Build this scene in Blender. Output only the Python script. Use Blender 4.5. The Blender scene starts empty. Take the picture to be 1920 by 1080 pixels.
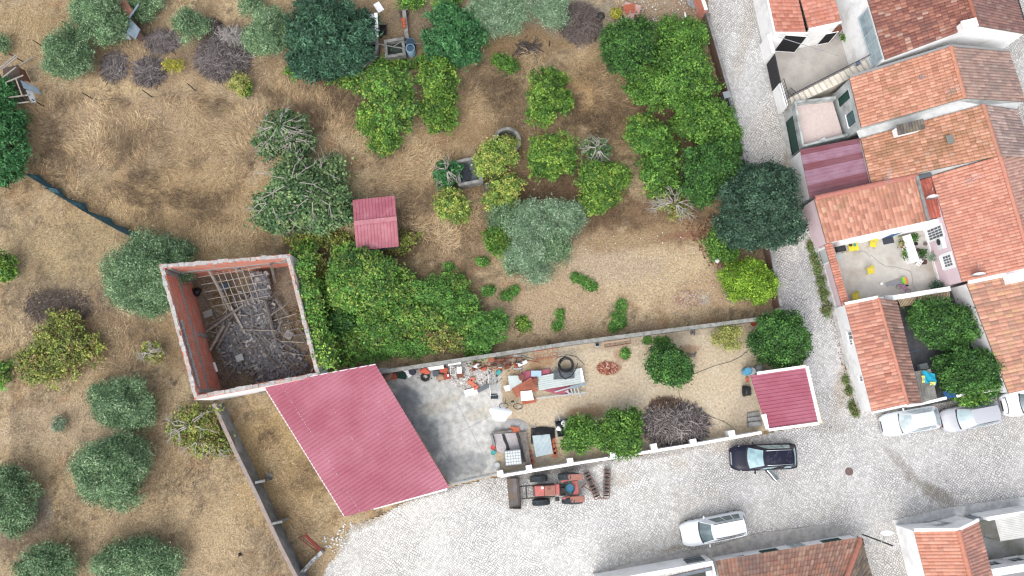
import bpy, bmesh, math, random
import numpy as np
from mathutils import Vector, Matrix
R=math.radians
sc=bpy.context.scene
C=sc.collection
# ---------------- camera, sky, sun, exposure ----------------
FPX=1500.0; CAM_H=59.5; TH=math.atan(215/1500)
cam_d=bpy.data.cameras.new('camera'); cam=bpy.data.objects.new('camera',cam_d); C.objects.link(cam)
cam.location=(0,0,CAM_H); cam.rotation_euler=(TH,0,0)
cam_d.sensor_width=36; cam_d.lens=36*FPX/1920; cam_d.clip_end=6000; cam_d.clip_start=0.5
sc.camera=cam
w=bpy.data.worlds.new('World'); sc.world=w; w.use_nodes=True
nt=w.node_tree; bg=nt.nodes['Background']
sky=nt.nodes.new('ShaderNodeTexSky'); sky.sky_type='NISHITA'; sky.sun_disc=False
SUN_EL=R(55); SUN_AZ=R(-155)     # azimuth measured from +Y towards +X
sky.sun_elevation=SUN_EL; sky.sun_rotation=SUN_AZ; sky.air_density=1.0; sky.dust_density=4.0
hs=nt.nodes.new('ShaderNodeHueSaturation'); hs.inputs['Saturation'].default_value=0.38
nt.links.new(sky.outputs[0],hs.inputs['Color']); nt.links.new(hs.outputs[0],bg.inputs['Color'])
bg.inputs['Strength'].default_value=0.15
sl=bpy.data.lights.new('sun','SUN'); sl.energy=0.62; sl.angle=R(75); sl.color=(1.0,0.985,0.965)
so=bpy.data.objects.new('sun',sl); C.objects.link(so)
sd=Vector((math.sin(SUN_AZ)*math.cos(SUN_EL),math.cos(SUN_AZ)*math.cos(SUN_EL),math.sin(SUN_EL)))
so.rotation_euler=sd.to_track_quat('Z','Y').to_euler(); so.location=(0,0,80)
sc.view_settings.view_transform='Standard'; sc.view_settings.look='None'
sc.view_settings.exposure=0.88; sc.view_settings.gamma=1.0
sc.render.engine='CYCLES'; sc.cycles.max_bounces=8; sc.cycles.diffuse_bounces=6; sc.cycles.glossy_bounces=2
sc.cycles.transparent_max_bounces=4; sc.cycles.use_denoising=True
sc.cycles.filter_width=1.3 if hasattr(sc.cycles,'filter_width') else 1.5

# ---------------- pixel of the 1920x1080 photo -> world ----------------
def ray(px,py):
    dx=(px-960)/FPX; dy=-(py-540)/FPX
    return Vector((dx,dy*math.cos(TH)+math.sin(TH),dy*math.sin(TH)-math.cos(TH)))
def P(px,py,z=0.0):
    d=ray(px,py); t=(z-CAM_H)/d.z
    return Vector((d.x*t,d.y*t,z))
def PXM(px,py,z=0.0):           # metres per photo pixel at that place
    return (P(px+1,py,z)-P(px,py,z)).length
def on_wall(px,py,A,B):         # (s along wall, height) where the pixel ray meets the vertical plane A-B
    d=ray(px,py); ux=Vector((B.x-A.x,B.y-A.y,0)).normalized(); n=Vector((ux.y,-ux.x,0))
    o=Vector((0,0,CAM_H)); t=(Vector((A.x,A.y,0))-o).dot(n)/d.dot(n); p=o+d*t
    return (p-Vector((A.x,A.y,0))).dot(ux),p.z

# ---------------- materials ----------------
MATS={}
def M(name,c1,c2=None,scale=2.0,rough=0.85,bump=0.0,bscale=None,metal=0.0,attr=False,c3=None,scale3=0.4,spec=0.3,detail=6,coat=0.0,trans=0.0,fac=(0.35,0.65)):
    if name in MATS: return MATS[name]
    m=bpy.data.materials.new(name); m.use_nodes=True; t=m.node_tree; b=t.nodes['Principled BSDF']
    b.inputs['Roughness'].default_value=rough; b.inputs['Metallic'].default_value=metal
    b.inputs['Specular IOR Level'].default_value=spec; b.inputs['Coat Weight'].default_value=coat; b.inputs['Coat Roughness'].default_value=0.08
    b.inputs['Transmission Weight'].default_value=trans
    tc=t.nodes.new('ShaderNodeTexCoord')
    def noi(s):
        n=t.nodes.new('ShaderNodeTexNoise'); n.inputs['Scale'].default_value=s; n.inputs['Detail'].default_value=detail; n.inputs['Roughness'].default_value=0.62
        t.links.new(tc.outputs['Object'],n.inputs['Vector']); return n
    def mix(a,bb,f,mode='MIX'):
        x=t.nodes.new('ShaderNodeMix'); x.data_type='RGBA'; x.blend_type=mode
        for i,v in ((6,a),(7,bb)):
            if isinstance(v,tuple): x.inputs[i].default_value=(*v,1)
            else: t.links.new(v,x.inputs[i])
        if isinstance(f,float): x.inputs[0].default_value=f
        else: t.links.new(f,x.inputs[0])
        return x.outputs[2]
    def ramp(n,a,bb):
        r=t.nodes.new('ShaderNodeMapRange'); r.inputs[1].default_value=a; r.inputs[2].default_value=bb
        t.links.new(n.outputs[0],r.inputs[0]); return r.outputs[0]
    col=c1
    if c2: col=mix(c1,c2,ramp(noi(scale),*fac))
    if c3: col=mix(col,c3,ramp(noi(scale3),0.5,0.72))
    if attr:
        a=t.nodes.new('ShaderNodeAttribute'); a.attribute_name='Col'
        col=mix(a.outputs['Color'],col,1.0,'MULTIPLY')
    if isinstance(col,tuple): b.inputs['Base Color'].default_value=(*col,1)
    else: t.links.new(col,b.inputs['Base Color'])
    if bump:
        bn=t.nodes.new('ShaderNodeBump'); bn.inputs['Strength'].default_value=bump; bn.inputs['Distance'].default_value=0.05
        t.links.new(noi(bscale or scale*4).outputs[0],bn.inputs['Height']); t.links.new(bn.outputs[0],b.inputs['Normal'])
    MATS[name]=m; return m

# ---------------- mesh helpers ----------------
class MB:
    """collects faces for ONE mesh object"""
    def __init__(s): s.v=[]; s.f=[]
    def add(s,vs,fs):
        o=len(s.v); s.v+= [tuple(x) for x in vs]; s.f+=[tuple(i+o for i in f) for f in fs]; return s
    def poly(s,pts): return s.add(pts,[tuple(range(len(pts)))])
    def box(s,c,d,rz=0,m=None):
        x,y,z=[k/2 for k in d]; vs=[Vector((a*x,b*y,e*z)) for e in(-1,1) for b in(-1,1) for a in(-1,1)]
        mm=m if m is not None else Matrix.Rotation(rz,4,'Z'); c=Vector(c)
        vs=[mm@v+c for v in vs]
        return s.add(vs,[(0,2,3,1),(4,5,7,6),(0,1,5,4),(1,3,7,5),(3,2,6,7),(2,0,4,6)])
    def bar(s,a,b,w,h,roll=0):
        a=Vector(a);b=Vector(b);d=b-a; q=d.to_track_quat('X','Z').to_matrix().to_4x4()@Matrix.Rotation(roll,4,'X')
        return s.box((a+b)/2,(d.length,w,h),m=q)
    def prism(s,pts,z0,z1):
        n=len(pts); a=sum(pts[i][0]*pts[(i+1)%n][1]-pts[(i+1)%n][0]*pts[i][1] for i in range(n))
        if a<0: pts=list(pts)[::-1]
        vs=[(p[0],p[1],z0) for p in pts]+[(p[0],p[1],z1) for p in pts]
        return s.add(vs,[tuple(range(n))[::-1],tuple(range(n,2*n))]+[(i,(i+1)%n,n+(i+1)%n,n+i) for i in range(n)])
    def tube(s,pts,r,n=6,r1=None):
        pts=[Vector(p) for p in pts]; m=len(pts); rings=[]
        for i,p in enumerate(pts):
            d=(pts[min(i+1,m-1)]-pts[max(i-1,0)]); d=d.normalized() if d.length>1e-9 else Vector((0,0,1))
            u=d.cross(Vector((0,0,1))); u=u.normalized() if u.length>1e-3 else Vector((1,0,0)); v=d.cross(u)
            rr=r if r1 is None else r+(r1-r)*i/(m-1)
            rings+=[p+(u*math.cos(k*2*math.pi/n)+v*math.sin(k*2*math.pi/n))*rr for k in range(n)]
        fs=[(i*n+k,i*n+(k+1)%n,(i+1)*n+(k+1)%n,(i+1)*n+k) for i in range(m-1) for k in range(n)]
        fs+=[tuple(range(n))[::-1],tuple(range((m-1)*n,m*n))]
        return s.add(rings,fs)
    def lathe(s,prof,c=(0,0,0),n=16,m=None):       # prof: (r,z) list
        vs=[];c=Vector(c)
        for r,z in prof:
            for k in range(n):
                v=Vector((r*math.cos(2*math.pi*k/n),r*math.sin(2*math.pi*k/n),z)); vs.append((m@v if m is not None else v)+c)
        L=len(prof); fs=[(i*n+k,i*n+(k+1)%n,(i+1)*n+(k+1)%n,(i+1)*n+k) for i in range(L-1) for k in range(n)]
        fs+=[tuple(range(n))[::-1],tuple(range((L-1)*n,L*n))]
        return s.add(vs,fs)
    def torus(s,c,R0,r,n=24,k=8,m=None):
        vs=[];c=Vector(c)
        for i in range(n):
            a=2*math.pi*i/n
            for j in range(k):
                b=2*math.pi*j/k; v=Vector(((R0+r*math.cos(b))*math.cos(a),(R0+r*math.cos(b))*math.sin(a),r*math.sin(b)))
                vs.append((m@v if m is not None else v)+c)
        return s.add(vs,[(i*k+j,((i+1)%n)*k+j,((i+1)%n)*k+(j+1)%k,i*k+(j+1)%k) for i in range(n) for j in range(k)])
    def blob(s,c,d,seed=0,rough=0.25,n=2):
        bm=bmesh.new(); bmesh.ops.create_icosphere(bm,subdivisions=n,radius=1.0); rr=random.Random(seed); c=Vector(c)
        ph=[rr.uniform(0,6.28) for _ in range(6)]
        vs=[]
        for v in bm.verts:
            k=1+rough*(math.sin(v.co.x*3+ph[0])*math.sin(v.co.y*3+ph[1])+0.5*math.sin(v.co.z*5+ph[2]+v.co.x*4))+rr.uniform(-rough,rough)*0.3
            vs.append(Vector((v.co.x*d[0],v.co.y*d[1],v.co.z*d[2]))*k+c)
        fs=[tuple(v.index for v in f.verts) for f in bm.faces]; bm.free(); return s.add(vs,fs)
    def patch(s,fn,nu,nv):
        vs=[fn(i/nu,j/nv) for j in range(nv+1) for i in range(nu+1)]
        return s.add(vs,[(j*(nu+1)+i,j*(nu+1)+i+1,(j+1)*(nu+1)+i+1,(j+1)*(nu+1)+i) for j in range(nv) for i in range(nu)])
    def build(s,name,mat,parent=None,world=True,smooth=False,bevel=0):
        me=bpy.data.meshes.new(name); me.from_pydata(s.v,[],s.f); me.update()
        if smooth: me.polygons.foreach_set('use_smooth',[True]*len(me.polygons))
        return link(name,me,mat,parent,world,bevel)
def link(name,me,mat,parent=None,world=True,bevel=0):
    o=bpy.data.objects.new(name,me); C.objects.link(o)
    if isinstance(mat,(list,tuple)):
        for m in mat: me.materials.append(m)
    elif mat: me.materials.append(mat)
    if parent:
        o.parent=parent
        if world and parent.parent is None: o.matrix_parent_inverse=Matrix.Translation(-Vector(parent.location))
    if bevel:
        b=o.modifiers.new('bevel','BEVEL'); b.width=bevel; b.segments=2; b.limit_method='ANGLE'
    return o
def thing(name,label,cat,loc=(0,0,0),rz=0,group=None):
    o=bpy.data.objects.new(name,None); C.objects.link(o); o.location=loc; o.rotation_euler=(0,0,rz)
    o.empty_display_size=0.2; return tag(o,label,cat,group)
def tag(o,label,cat,group=None,kind=None):
    if label: o['label']=label
    if cat: o['category']=cat
    if group: o['group']=group
    if kind: o['kind']=kind
    return o
def struct(o): o['kind']='structure'; return o
def dup(root,loc,rz=0,label=None,group=None):
    r=root.copy(); C.objects.link(r); r.location=loc; r.rotation_euler=(0,0,rz)
    if label: r['label']=label
    if group: r['group']=group
    for ch in list(root.children):
        c=ch.copy(); C.objects.link(c); c.parent=r
        for g in list(ch.children):
            d=g.copy(); C.objects.link(d); d.parent=c
    return r
def np_mesh(name,V,k,col=None,mat=None,parent=None,world=True,smooth=False):
    """V: (N,k,3) array of N separate k-gons; col (N,3) colour per polygon"""
    N=len(V); me=bpy.data.meshes.new(name)
    me.vertices.add(N*k); me.vertices.foreach_set('co',np.ascontiguousarray(V,dtype=np.float32).ravel())
    me.loops.add(N*k); me.loops.foreach_set('vertex_index',np.arange(N*k,dtype=np.int32))
    me.polygons.add(N); me.polygons.foreach_set('loop_start',np.arange(0,N*k,k,dtype=np.int32))
    if smooth: me.polygons.foreach_set('use_smooth',np.ones(N,dtype=bool))
    me.update(calc_edges=True)
    if col is not None:
        a=me.color_attributes.new('Col','FLOAT_COLOR','POINT')
        cc=np.ones((N,k,4),dtype=np.float32); cc[:,:,:3]=col[:,None,:]; a.data.foreach_set('color',cc.ravel())
    return link(name,me,mat,parent,world)
def vnoise(x,y,seed=0,octaves=4):
    """smooth fractal value noise, 0..1"""
    out=np.zeros_like(x,dtype=float); amp=1.0; tot=0
    g=np.random.default_rng(seed).random((256,256))
    for o in range(octaves):
        xi=np.floor(x).astype(int); yi=np.floor(y).astype(int); fx=x-xi; fy=y-yi
        fx=fx*fx*(3-2*fx); fy=fy*fy*(3-2*fy); a=xi&255; b=yi&255; a1=(xi+1)&255; b1=(yi+1)&255
        out+=amp*((g[a,b]*(1-fx)+g[a1,b]*fx)*(1-fy)+(g[a,b1]*(1-fx)+g[a1,b1]*fx)*fy); tot+=amp
        amp*=0.55; x=x*2.03+17.3; y=y*2.03+9.1
    return out/tot
def inpoly(x,y,poly):
    r=np.zeros(x.shape,bool); n=len(poly)
    for i in range(n):
        x0,y0=poly[i][0],poly[i][1]; x1,y1=poly[(i+1)%n][0],poly[(i+1)%n][1]
        if y0==y1: continue
        c=((y0>y)!=(y1>y))&(x<(x1-x0)*(y-y0)/(y1-y0)+x0); r^=c
    return r
def pxpoly(pts,z=0): return [P(a,b,z) for a,b in pts]
# ================= GROUND =================
KA=1.38
def S(r,g,b,k=1.06,sat=0.76):          # colour seen in the photo (sRGB) -> base colour under this light
    f=lambda c:(c/255/12.92 if c<=10.3 else ((c/255+0.055)/1.055)**2.4)
    l=.3*r+.55*g+.15*b; r,g,b=[l+(c-l)*sat for c in (r,g,b)]
    return tuple(min(0.86,f(c)/KA*k) for c in (r,g,b))
def paint(X,Y,base,noises,patches,seed=1):
    col=np.tile(np.array(base,float),(X.size,1))
    for i,(sc_,c,lo,hi,st) in enumerate(noises):
        n=vnoise(X*sc_+31*i,Y*sc_-17*i,seed+i,5); wgt=np.clip((n-lo)/(hi-lo),0,1)*st
        col=col*(1-wgt[:,None])+np.array(c)*wgt[:,None]
    nn=vnoise(X*0.9,Y*0.9,seed+50,5)-0.5; n2=vnoise(X*3.1,Y*3.1,seed+51,3)-0.5
    for (px,py,rx,ry,ang,c,st) in patches:
        p=P(px,py); k=PXM(px,py); dx=X-p.x; dy=Y-p.y; a=R(ang)
        u=(dx*math.cos(a)+dy*math.sin(a))/(rx*k); v=(-dx*math.sin(a)+dy*math.cos(a))/(ry*k)
        d=np.sqrt(u*u+v*v)+nn*1.1+n2*0.6; wgt=np.clip((1.15-d)/0.45,0,1)*st
        col=col*(1-wgt[:,None])+np.array(c)*wgt[:,None]
    return col
def painted_sheet(name,poly,z,res,base,noises,patches,mat,seed=1,edge=0.0,zfn=None,border=None):
    xs=np.arange(min(p[0] for p in poly)-edge,max(p[0] for p in poly)+edge+res,res)
    ys=np.arange(min(p[1] for p in poly)-edge,max(p[1] for p in poly)+edge+res,res)
    if border: xs=np.concatenate([[-border],xs,[border]]); ys=np.concatenate([[-border],ys,[border]])
    X,Y=np.meshgrid(xs,ys); nx,ny=len(xs),len(ys); Xf,Yf=X.ravel(),Y.ravel()
    col=paint(Xf,Yf,base,noises,patches,seed)
    Z=np.full(Xf.shape,z) if zfn is None else zfn(Xf,Yf)
    cx=(X[:-1,:-1]+X[1:,1:]).ravel()/2; cy=(Y[:-1,:-1]+Y[1:,1:]).ravel()/2
    if edge>0:
        cx=cx+(vnoise(cx*1.3,cy*1.3,seed+9,4)-0.5)*edge*3; cy=cy+(vnoise(cx*1.3+50,cy*1.3,seed+8,4)-0.5)*edge*3
    keep=np.ones(cx.shape,bool) if border else inpoly(cx,cy,poly)
    idx=np.arange(nx*ny).reshape(ny,nx); F=np.stack([idx[:-1,:-1],idx[:-1,1:],idx[1:,1:],idx[1:,:-1]],-1).reshape(-1,4)[keep]
    used=np.unique(F); mp=np.zeros(nx*ny,np.int32); mp[used]=np.arange(len(used)); F=mp[F]
    me=bpy.data.meshes.new(name); me.vertices.add(len(used))
    me.vertices.foreach_set('co',np.stack([Xf[used],Yf[used],Z[used]],1).astype(np.float32).ravel())
    me.loops.add(F.size); me.loops.foreach_set('vertex_index',F.ravel().astype(np.int32))
    me.polygons.add(len(F)); me.polygons.foreach_set('loop_start',np.arange(0,F.size,4,dtype=np.int32)); me.update(calc_edges=True)
    a=me.color_attributes.new('Col','FLOAT_COLOR','POINT'); cc=np.ones((len(used),4),np.float32); cc[:,:3]=col[used]; a.data.foreach_set('color',cc.ravel())
    return struct(link(name,me,mat))
mGround=M('dry_earth',(0.66,0.65,0.58),(1.38,1.38,1.24),9.0,rough=0.95,bump=0.9,bscale=7,attr=True,spec=0.1)
TAN=S(180,155,124); STRAW=S(200,172,130); GREYB=S(142,122,104); BRN=S(138,108,78); ORG=S(165,128,86); LITTER=S(118,92,72); DIRT=S(150,124,98)
LAWN=S(196,170,138); GREYD=S(150,138,126)
gp=[ # px,py,rx,ry,angle,colour,strength
 (300,90,260,80,0,DIRT,.8),(180,200,140,30,0,S(172,146,118),.7),(90,60,110,60,0,S(165,138,98),.6),(720,60,110,70,0,S(140,118,94),.9),(700,20,90,30,0,S(150,126,98),.8),
 (800,30,70,50,0,S(126,110,94),.8),(1080,50,110,60,0,S(140,124,110),.9),(960,80,110,40,0,S(146,116,84),.8),(1240,30,110,45,0,S(160,138,118),.9),(1060,20,120,30,0,S(146,134,120),.8),
 (640,190,100,60,0,S(178,142,104),.7),(300,250,230,90,0,S(160,134,108),.7),(330,400,240,90,0,S(178,146,104),.7),(150,480,150,70,0,S(170,148,112),.7),(120,580,110,70,0,S(128,110,92),.8),
 (200,640,150,60,0,S(138,112,84),.7),(100,800,120,60,0,S(182,158,132),.8),(330,640,60,60,0,S(150,122,90),.8),(330,950,160,110,0,S(176,150,118),.6),(400,1000,60,120,30,S(188,160,126),.6),(75,960,22,40,0,S(148,140,132),.9),
 (40,1010,60,40,0,S(128,110,96),.6),(530,860,80,110,30,S(178,146,98),.7),(500,930,60,60,0,S(180,150,110),.7),(600,1040,40,40,30,S(176,150,118),.9),
 (1000,330,170,110,0,S(134,106,82),.85),(1080,400,130,60,0,S(128,98,74),.8),(1250,420,130,50,0,S(130,100,76),.8),(1180,220,80,80,0,S(150,118,86),.7),(1120,160,60,90,0,S(170,134,92),.7),(1300,250,120,140,0,S(96,78,62),.7),
 (880,230,90,60,0,S(158,126,92),.7),(800,360,90,90,0,S(166,134,100),.6),(850,460,110,50,0,S(150,120,92),.7),(900,420,70,40,0,S(134,104,80),.7),
 (1200,510,190,75,0,LAWN,.95),(1030,560,120,60,0,S(182,154,126),.85),(1150,500,100,40,0,S(182,160,140),.7),(1330,545,80,40,0,S(188,154,124),.7),(1240,440,150,22,8,S(158,128,96),.8),
 (1390,470,50,60,0,S(140,112,90),.7),(1290,440,60,10,8,S(150,104,84),.8),(1290,560,28,16,20,S(194,164,142),.5),(1320,560,14,12,0,S(180,168,156),.8),
 (760,430,60,50,0,S(110,88,70),.8),(660,180,60,60,0,S(120,98,76),.7),(600,480,90,40,0,S(96,78,62),.8),(745,560,190,100,0,S(90,76,56),.7),(420,90,70,60,0,S(118,100,88),.7)]
def gz(x,y):
    z=(vnoise(x*0.5,y*0.5,77,4)-0.62)*0.22
    return np.where((x>-60)&(x<60)&(y>-30)&(y<45),np.minimum(z,-0.01)-0.01,-0.03)
painted_sheet('ground',[(-60,-22),(60,-22),(60,44),(-60,44)],0,0.14,TAN,
  [(0.16,STRAW,.5,.75,.8),(0.33,GREYB,.5,.8,.8),(0.5,ORG,.55,.8,.6),(1.4,BRN,.52,.8,.7),(2.6,S(196,172,138),.55,.8,.5),(2.2,S(104,88,74),.58,.74,.75),(4.5,S(120,100,82),.6,.8,.6),(0.7,S(170,124,88),.6,.78,.5)],gp,mGround,3,zfn=gz,border=2500)

# ---- cobbled street and alley: one sheet, stones and joints in the material ----
def cobble_mat():
    m=bpy.data.materials.new('cobbles'); m.use_nodes=True; t=m.node_tree; b=t.nodes['Principled BSDF']; b.inputs['Roughness'].default_value=.75; b.inputs['Specular IOR Level'].default_value=.25
    L=t.links.new; tc=t.nodes.new('ShaderNodeTexCoord'); mp=t.nodes.new('ShaderNodeMapping'); mp.inputs['Rotation'].default_value=(0,0,R(32)); L(tc.outputs['Object'],mp.inputs[0])
    n=t.nodes.new('ShaderNodeTexNoise'); n.inputs['Scale'].default_value=.55; n.inputs['Detail'].default_value=3; L(mp.outputs[0],n.inputs['Vector'])
    vm=t.nodes.new('ShaderNodeVectorMath'); vm.operation='MULTIPLY_ADD'; L(n.outputs['Color'],vm.inputs[0]); vm.inputs[1].default_value=(.9,.9,0); L(mp.outputs[0],vm.inputs[2])
    v=t.nodes.new('ShaderNodeTexVoronoi'); v.feature='DISTANCE_TO_EDGE'; v.inputs['Scale'].default_value=6.5; v.inputs['Randomness'].default_value=.42; L(vm.outputs[0],v.inputs['Vector'])
    v2=t.nodes.new('ShaderNodeTexVoronoi'); v2.inputs['Scale'].default_value=6.5; v2.inputs['Randomness'].default_value=.42; L(vm.outputs[0],v2.inputs['Vector'])
    r=t.nodes.new('ShaderNodeMapRange'); r.inputs[1].default_value=.03; r.inputs[2].default_value=.17; r.inputs[3].default_value=.2; r.inputs[4].default_value=1.0; L(v.outputs[0],r.inputs[0])
    hv=t.nodes.new('ShaderNodeMapRange'); sp=t.nodes.new('ShaderNodeSeparateColor'); L(v2.outputs['Color'],sp.inputs[0]); L(sp.outputs[0],hv.inputs[0]); hv.inputs[3].default_value=.8; hv.inputs[4].default_value=1.17
    nb=t.nodes.new('ShaderNodeTexNoise'); nb.inputs['Scale'].default_value=.22; nb.inputs['Detail'].default_value=4; L(tc.outputs['Object'],nb.inputs['Vector'])
    nr=t.nodes.new('ShaderNodeMapRange'); nr.inputs[1].default_value=.38; nr.inputs[2].default_value=.62; nr.inputs[3].default_value=.12; nr.inputs[4].default_value=.55; L(nb.outputs[0],nr.inputs[0])
    rm=t.nodes.new('ShaderNodeMix'); L(nr.outputs[0],rm.inputs[0]); L(r.outputs[0],rm.inputs[2]); rm.inputs[3].default_value=.95
    mu=t.nodes.new('ShaderNodeMath'); mu.operation='MULTIPLY'; L(rm.outputs[0],mu.inputs[0]); L(hv.outputs[0],mu.inputs[1])
    a=t.nodes.new('ShaderNodeAttribute'); a.attribute_name='Col'
    x=t.nodes.new('ShaderNodeMix'); x.data_type='RGBA'; x.blend_type='MULTIPLY'; x.inputs[0].default_value=1; L(a.outputs['Color'],x.inputs[6]); L(mu.outputs[0],x.inputs[7]); L(x.outputs[2],b.inputs['Base Color'])
    bm_=t.nodes.new('ShaderNodeBump'); bm_.inputs['Strength'].default_value=.5; bm_.inputs['Distance'].default_value=.02; L(r.outputs[0],bm_.inputs['Height']); L(bm_.outputs[0],b.inputs['Normal'])
    return m
mCob=cobble_mat()
road=[(597,1100),(628,1040),(660,985),(700,972),(780,935),(850,912),(940,893),(1180,855),(1430,812),(1530,798),(1500,690),(1455,600),(1450,560),(1446,480),(1408,330),(1393,290),(1378,240),(1362,170),(1340,80),(1322,-30)]
roadw=[tuple(P(a,b)[:2]) for a,b in road]+[(P(1322,-30).x,60),(75,60),(75,-40),(P(597,1100).x-9,-40)]
CW=S(238,238,238); CG=S(214,209,200); 
rp=[(850,1010,250,90,0,S(235,231,224),.9),(1100,930,160,90,0,S(234,232,228),.7),(1000,1050,200,50,0,S(237,233,227),.8),(1650,880,300,110,0,S(216,214,212),.8),(1560,620,60,200,-20,S(216,214,214),.8),(1380,150,60,220,-15,S(222,222,220),.8),
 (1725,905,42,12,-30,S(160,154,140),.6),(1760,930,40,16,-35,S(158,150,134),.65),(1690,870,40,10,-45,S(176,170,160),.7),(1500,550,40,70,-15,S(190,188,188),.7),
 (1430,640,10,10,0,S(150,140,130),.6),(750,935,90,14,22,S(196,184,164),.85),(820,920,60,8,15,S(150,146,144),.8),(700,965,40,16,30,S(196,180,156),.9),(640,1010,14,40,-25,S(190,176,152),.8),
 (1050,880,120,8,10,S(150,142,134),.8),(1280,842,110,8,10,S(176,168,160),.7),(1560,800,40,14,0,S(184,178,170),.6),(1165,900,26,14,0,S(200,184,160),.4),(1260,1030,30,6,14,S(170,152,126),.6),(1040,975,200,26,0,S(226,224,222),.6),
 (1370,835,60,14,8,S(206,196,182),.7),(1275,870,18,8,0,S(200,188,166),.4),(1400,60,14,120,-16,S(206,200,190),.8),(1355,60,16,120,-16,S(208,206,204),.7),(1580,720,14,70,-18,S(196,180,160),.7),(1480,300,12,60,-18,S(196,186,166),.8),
 (1600,1040,26,50,-10,S(204,202,200),.7),(1540,770,30,50,-15,S(196,194,192),.6),(1520,500,30,60,-15,S(196,194,192),.6)]
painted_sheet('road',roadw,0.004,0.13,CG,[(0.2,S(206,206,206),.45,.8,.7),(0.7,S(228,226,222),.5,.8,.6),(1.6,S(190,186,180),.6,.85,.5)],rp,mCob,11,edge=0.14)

mSand=M('yard_sand',(.8,.79,.77),(1.22,1.2,1.17),6.0,rough=.95,bump=.4,bscale=9,attr=True,spec=.1)
yard=[(700,700),(800,683),(960,660),(1160,632),(1435,600),(1515,690),(1545,796),(1430,810),(1180,852),(940,890),(845,912),(760,800)]
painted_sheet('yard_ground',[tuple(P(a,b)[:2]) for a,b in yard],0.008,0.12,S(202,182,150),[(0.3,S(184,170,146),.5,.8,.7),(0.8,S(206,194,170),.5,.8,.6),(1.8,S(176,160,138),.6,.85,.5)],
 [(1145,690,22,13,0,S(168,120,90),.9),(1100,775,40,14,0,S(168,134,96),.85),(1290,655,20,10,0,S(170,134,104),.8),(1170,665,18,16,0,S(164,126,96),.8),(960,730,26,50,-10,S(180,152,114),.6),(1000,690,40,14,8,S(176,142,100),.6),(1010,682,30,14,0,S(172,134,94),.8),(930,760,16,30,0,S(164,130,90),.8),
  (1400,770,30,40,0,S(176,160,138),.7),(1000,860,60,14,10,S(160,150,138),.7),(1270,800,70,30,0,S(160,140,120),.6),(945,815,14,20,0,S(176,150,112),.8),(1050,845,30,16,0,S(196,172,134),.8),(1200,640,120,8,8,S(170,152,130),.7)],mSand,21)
mConc=M('old_concrete',(.78,.79,.8),(1.22,1.21,1.2),2.5,rough=.85,bump=.2,attr=True,spec=.25)
slab=[(690,690),(760,690),(870,676),(915,690),(938,705),(942,745),(950,790),(925,830),(932,885),(845,908),(770,790)]
painted_sheet('yard_slab',[tuple(P(a,b)[:2]) for a,b in slab],0.012,0.08,S(196,196,190),[(0.35,S(206,203,195),.48,.75,.9),(0.6,S(160,164,166),.55,.8,.7),(1.5,S(186,176,158),.6,.8,.6)],
 [(775,790,30,90,28,S(124,128,130),.7),(860,870,70,22,10,S(136,138,140),.65),(870,820,40,26,40,S(206,204,198),.8),(765,745,30,20,0,S(126,132,138),.7),(820,760,40,12,25,S(192,184,166),.7),(900,775,30,10,20,S(190,180,160),.6)],mConc,31,edge=.05)
# pavement strips along the houses, a real step above the cobbles
def pave(name,pts,z,base,seed=5):
    q=[tuple(P(a,b)[:2]) for a,b in pts]
    mb=MB().prism([(x,y) for x,y in q],-0.1,z-0.002); struct(mb.build(name+'_kerb',M('kerb_concrete',S(176,172,166),S(200,196,190),1.5)))
    return painted_sheet(name,q,z,0.1,base,[(0.4,S(176,172,168),.45,.75,.8),(1.2,S(214,210,204),.5,.8,.6)],[],mConc,seed)
pave('pavement_strip',[(1110,1074),(1180,1056),(1345,1022),(1420,1000),(1560,982),(1590,1004),(1400,1040),(1180,1078),(1110,1092)],0.09,S(186,180,172))
pave('pavement_edge',[(1672,976),(1760,955),(1800,948),(1940,928),(1940,950),(1790,968),(1678,988)],0.06,S(206,208,208),6)
pave('alley_edge_strip',[(1412,14),(1420,14),(1472,230),(1500,330),(1528,420),(1568,570),(1618,776),(1609,778),(1556,572),(1514,420),(1488,330),(1462,232),(1436,125)],0.05,S(180,180,178),7)
# manhole
mb=MB().lathe([(0.29,0.0),(0.29,0.02),(0.25,0.022),(0.25,0.014),(0.0001,0.016)],P(1592,884,0.004),24)
tag(mb.build('manhole_cover',M('rusty_iron',S(132,104,98),S(110,88,84),8,rough=.7)),'round rusty brown manhole cover set in the pale cobbles','manhole cover')

jt=MB()
for a,b in (((735,702),(856,888)),((822,700),(846,735)),((846,735),(905,850)),((858,812),(930,775))): jt.bar(P(*a,.016),P(*b,.016),.022,.006)
struct(jt.build('slab_joint',M('joint_dark',S(140,142,140))))
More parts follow.
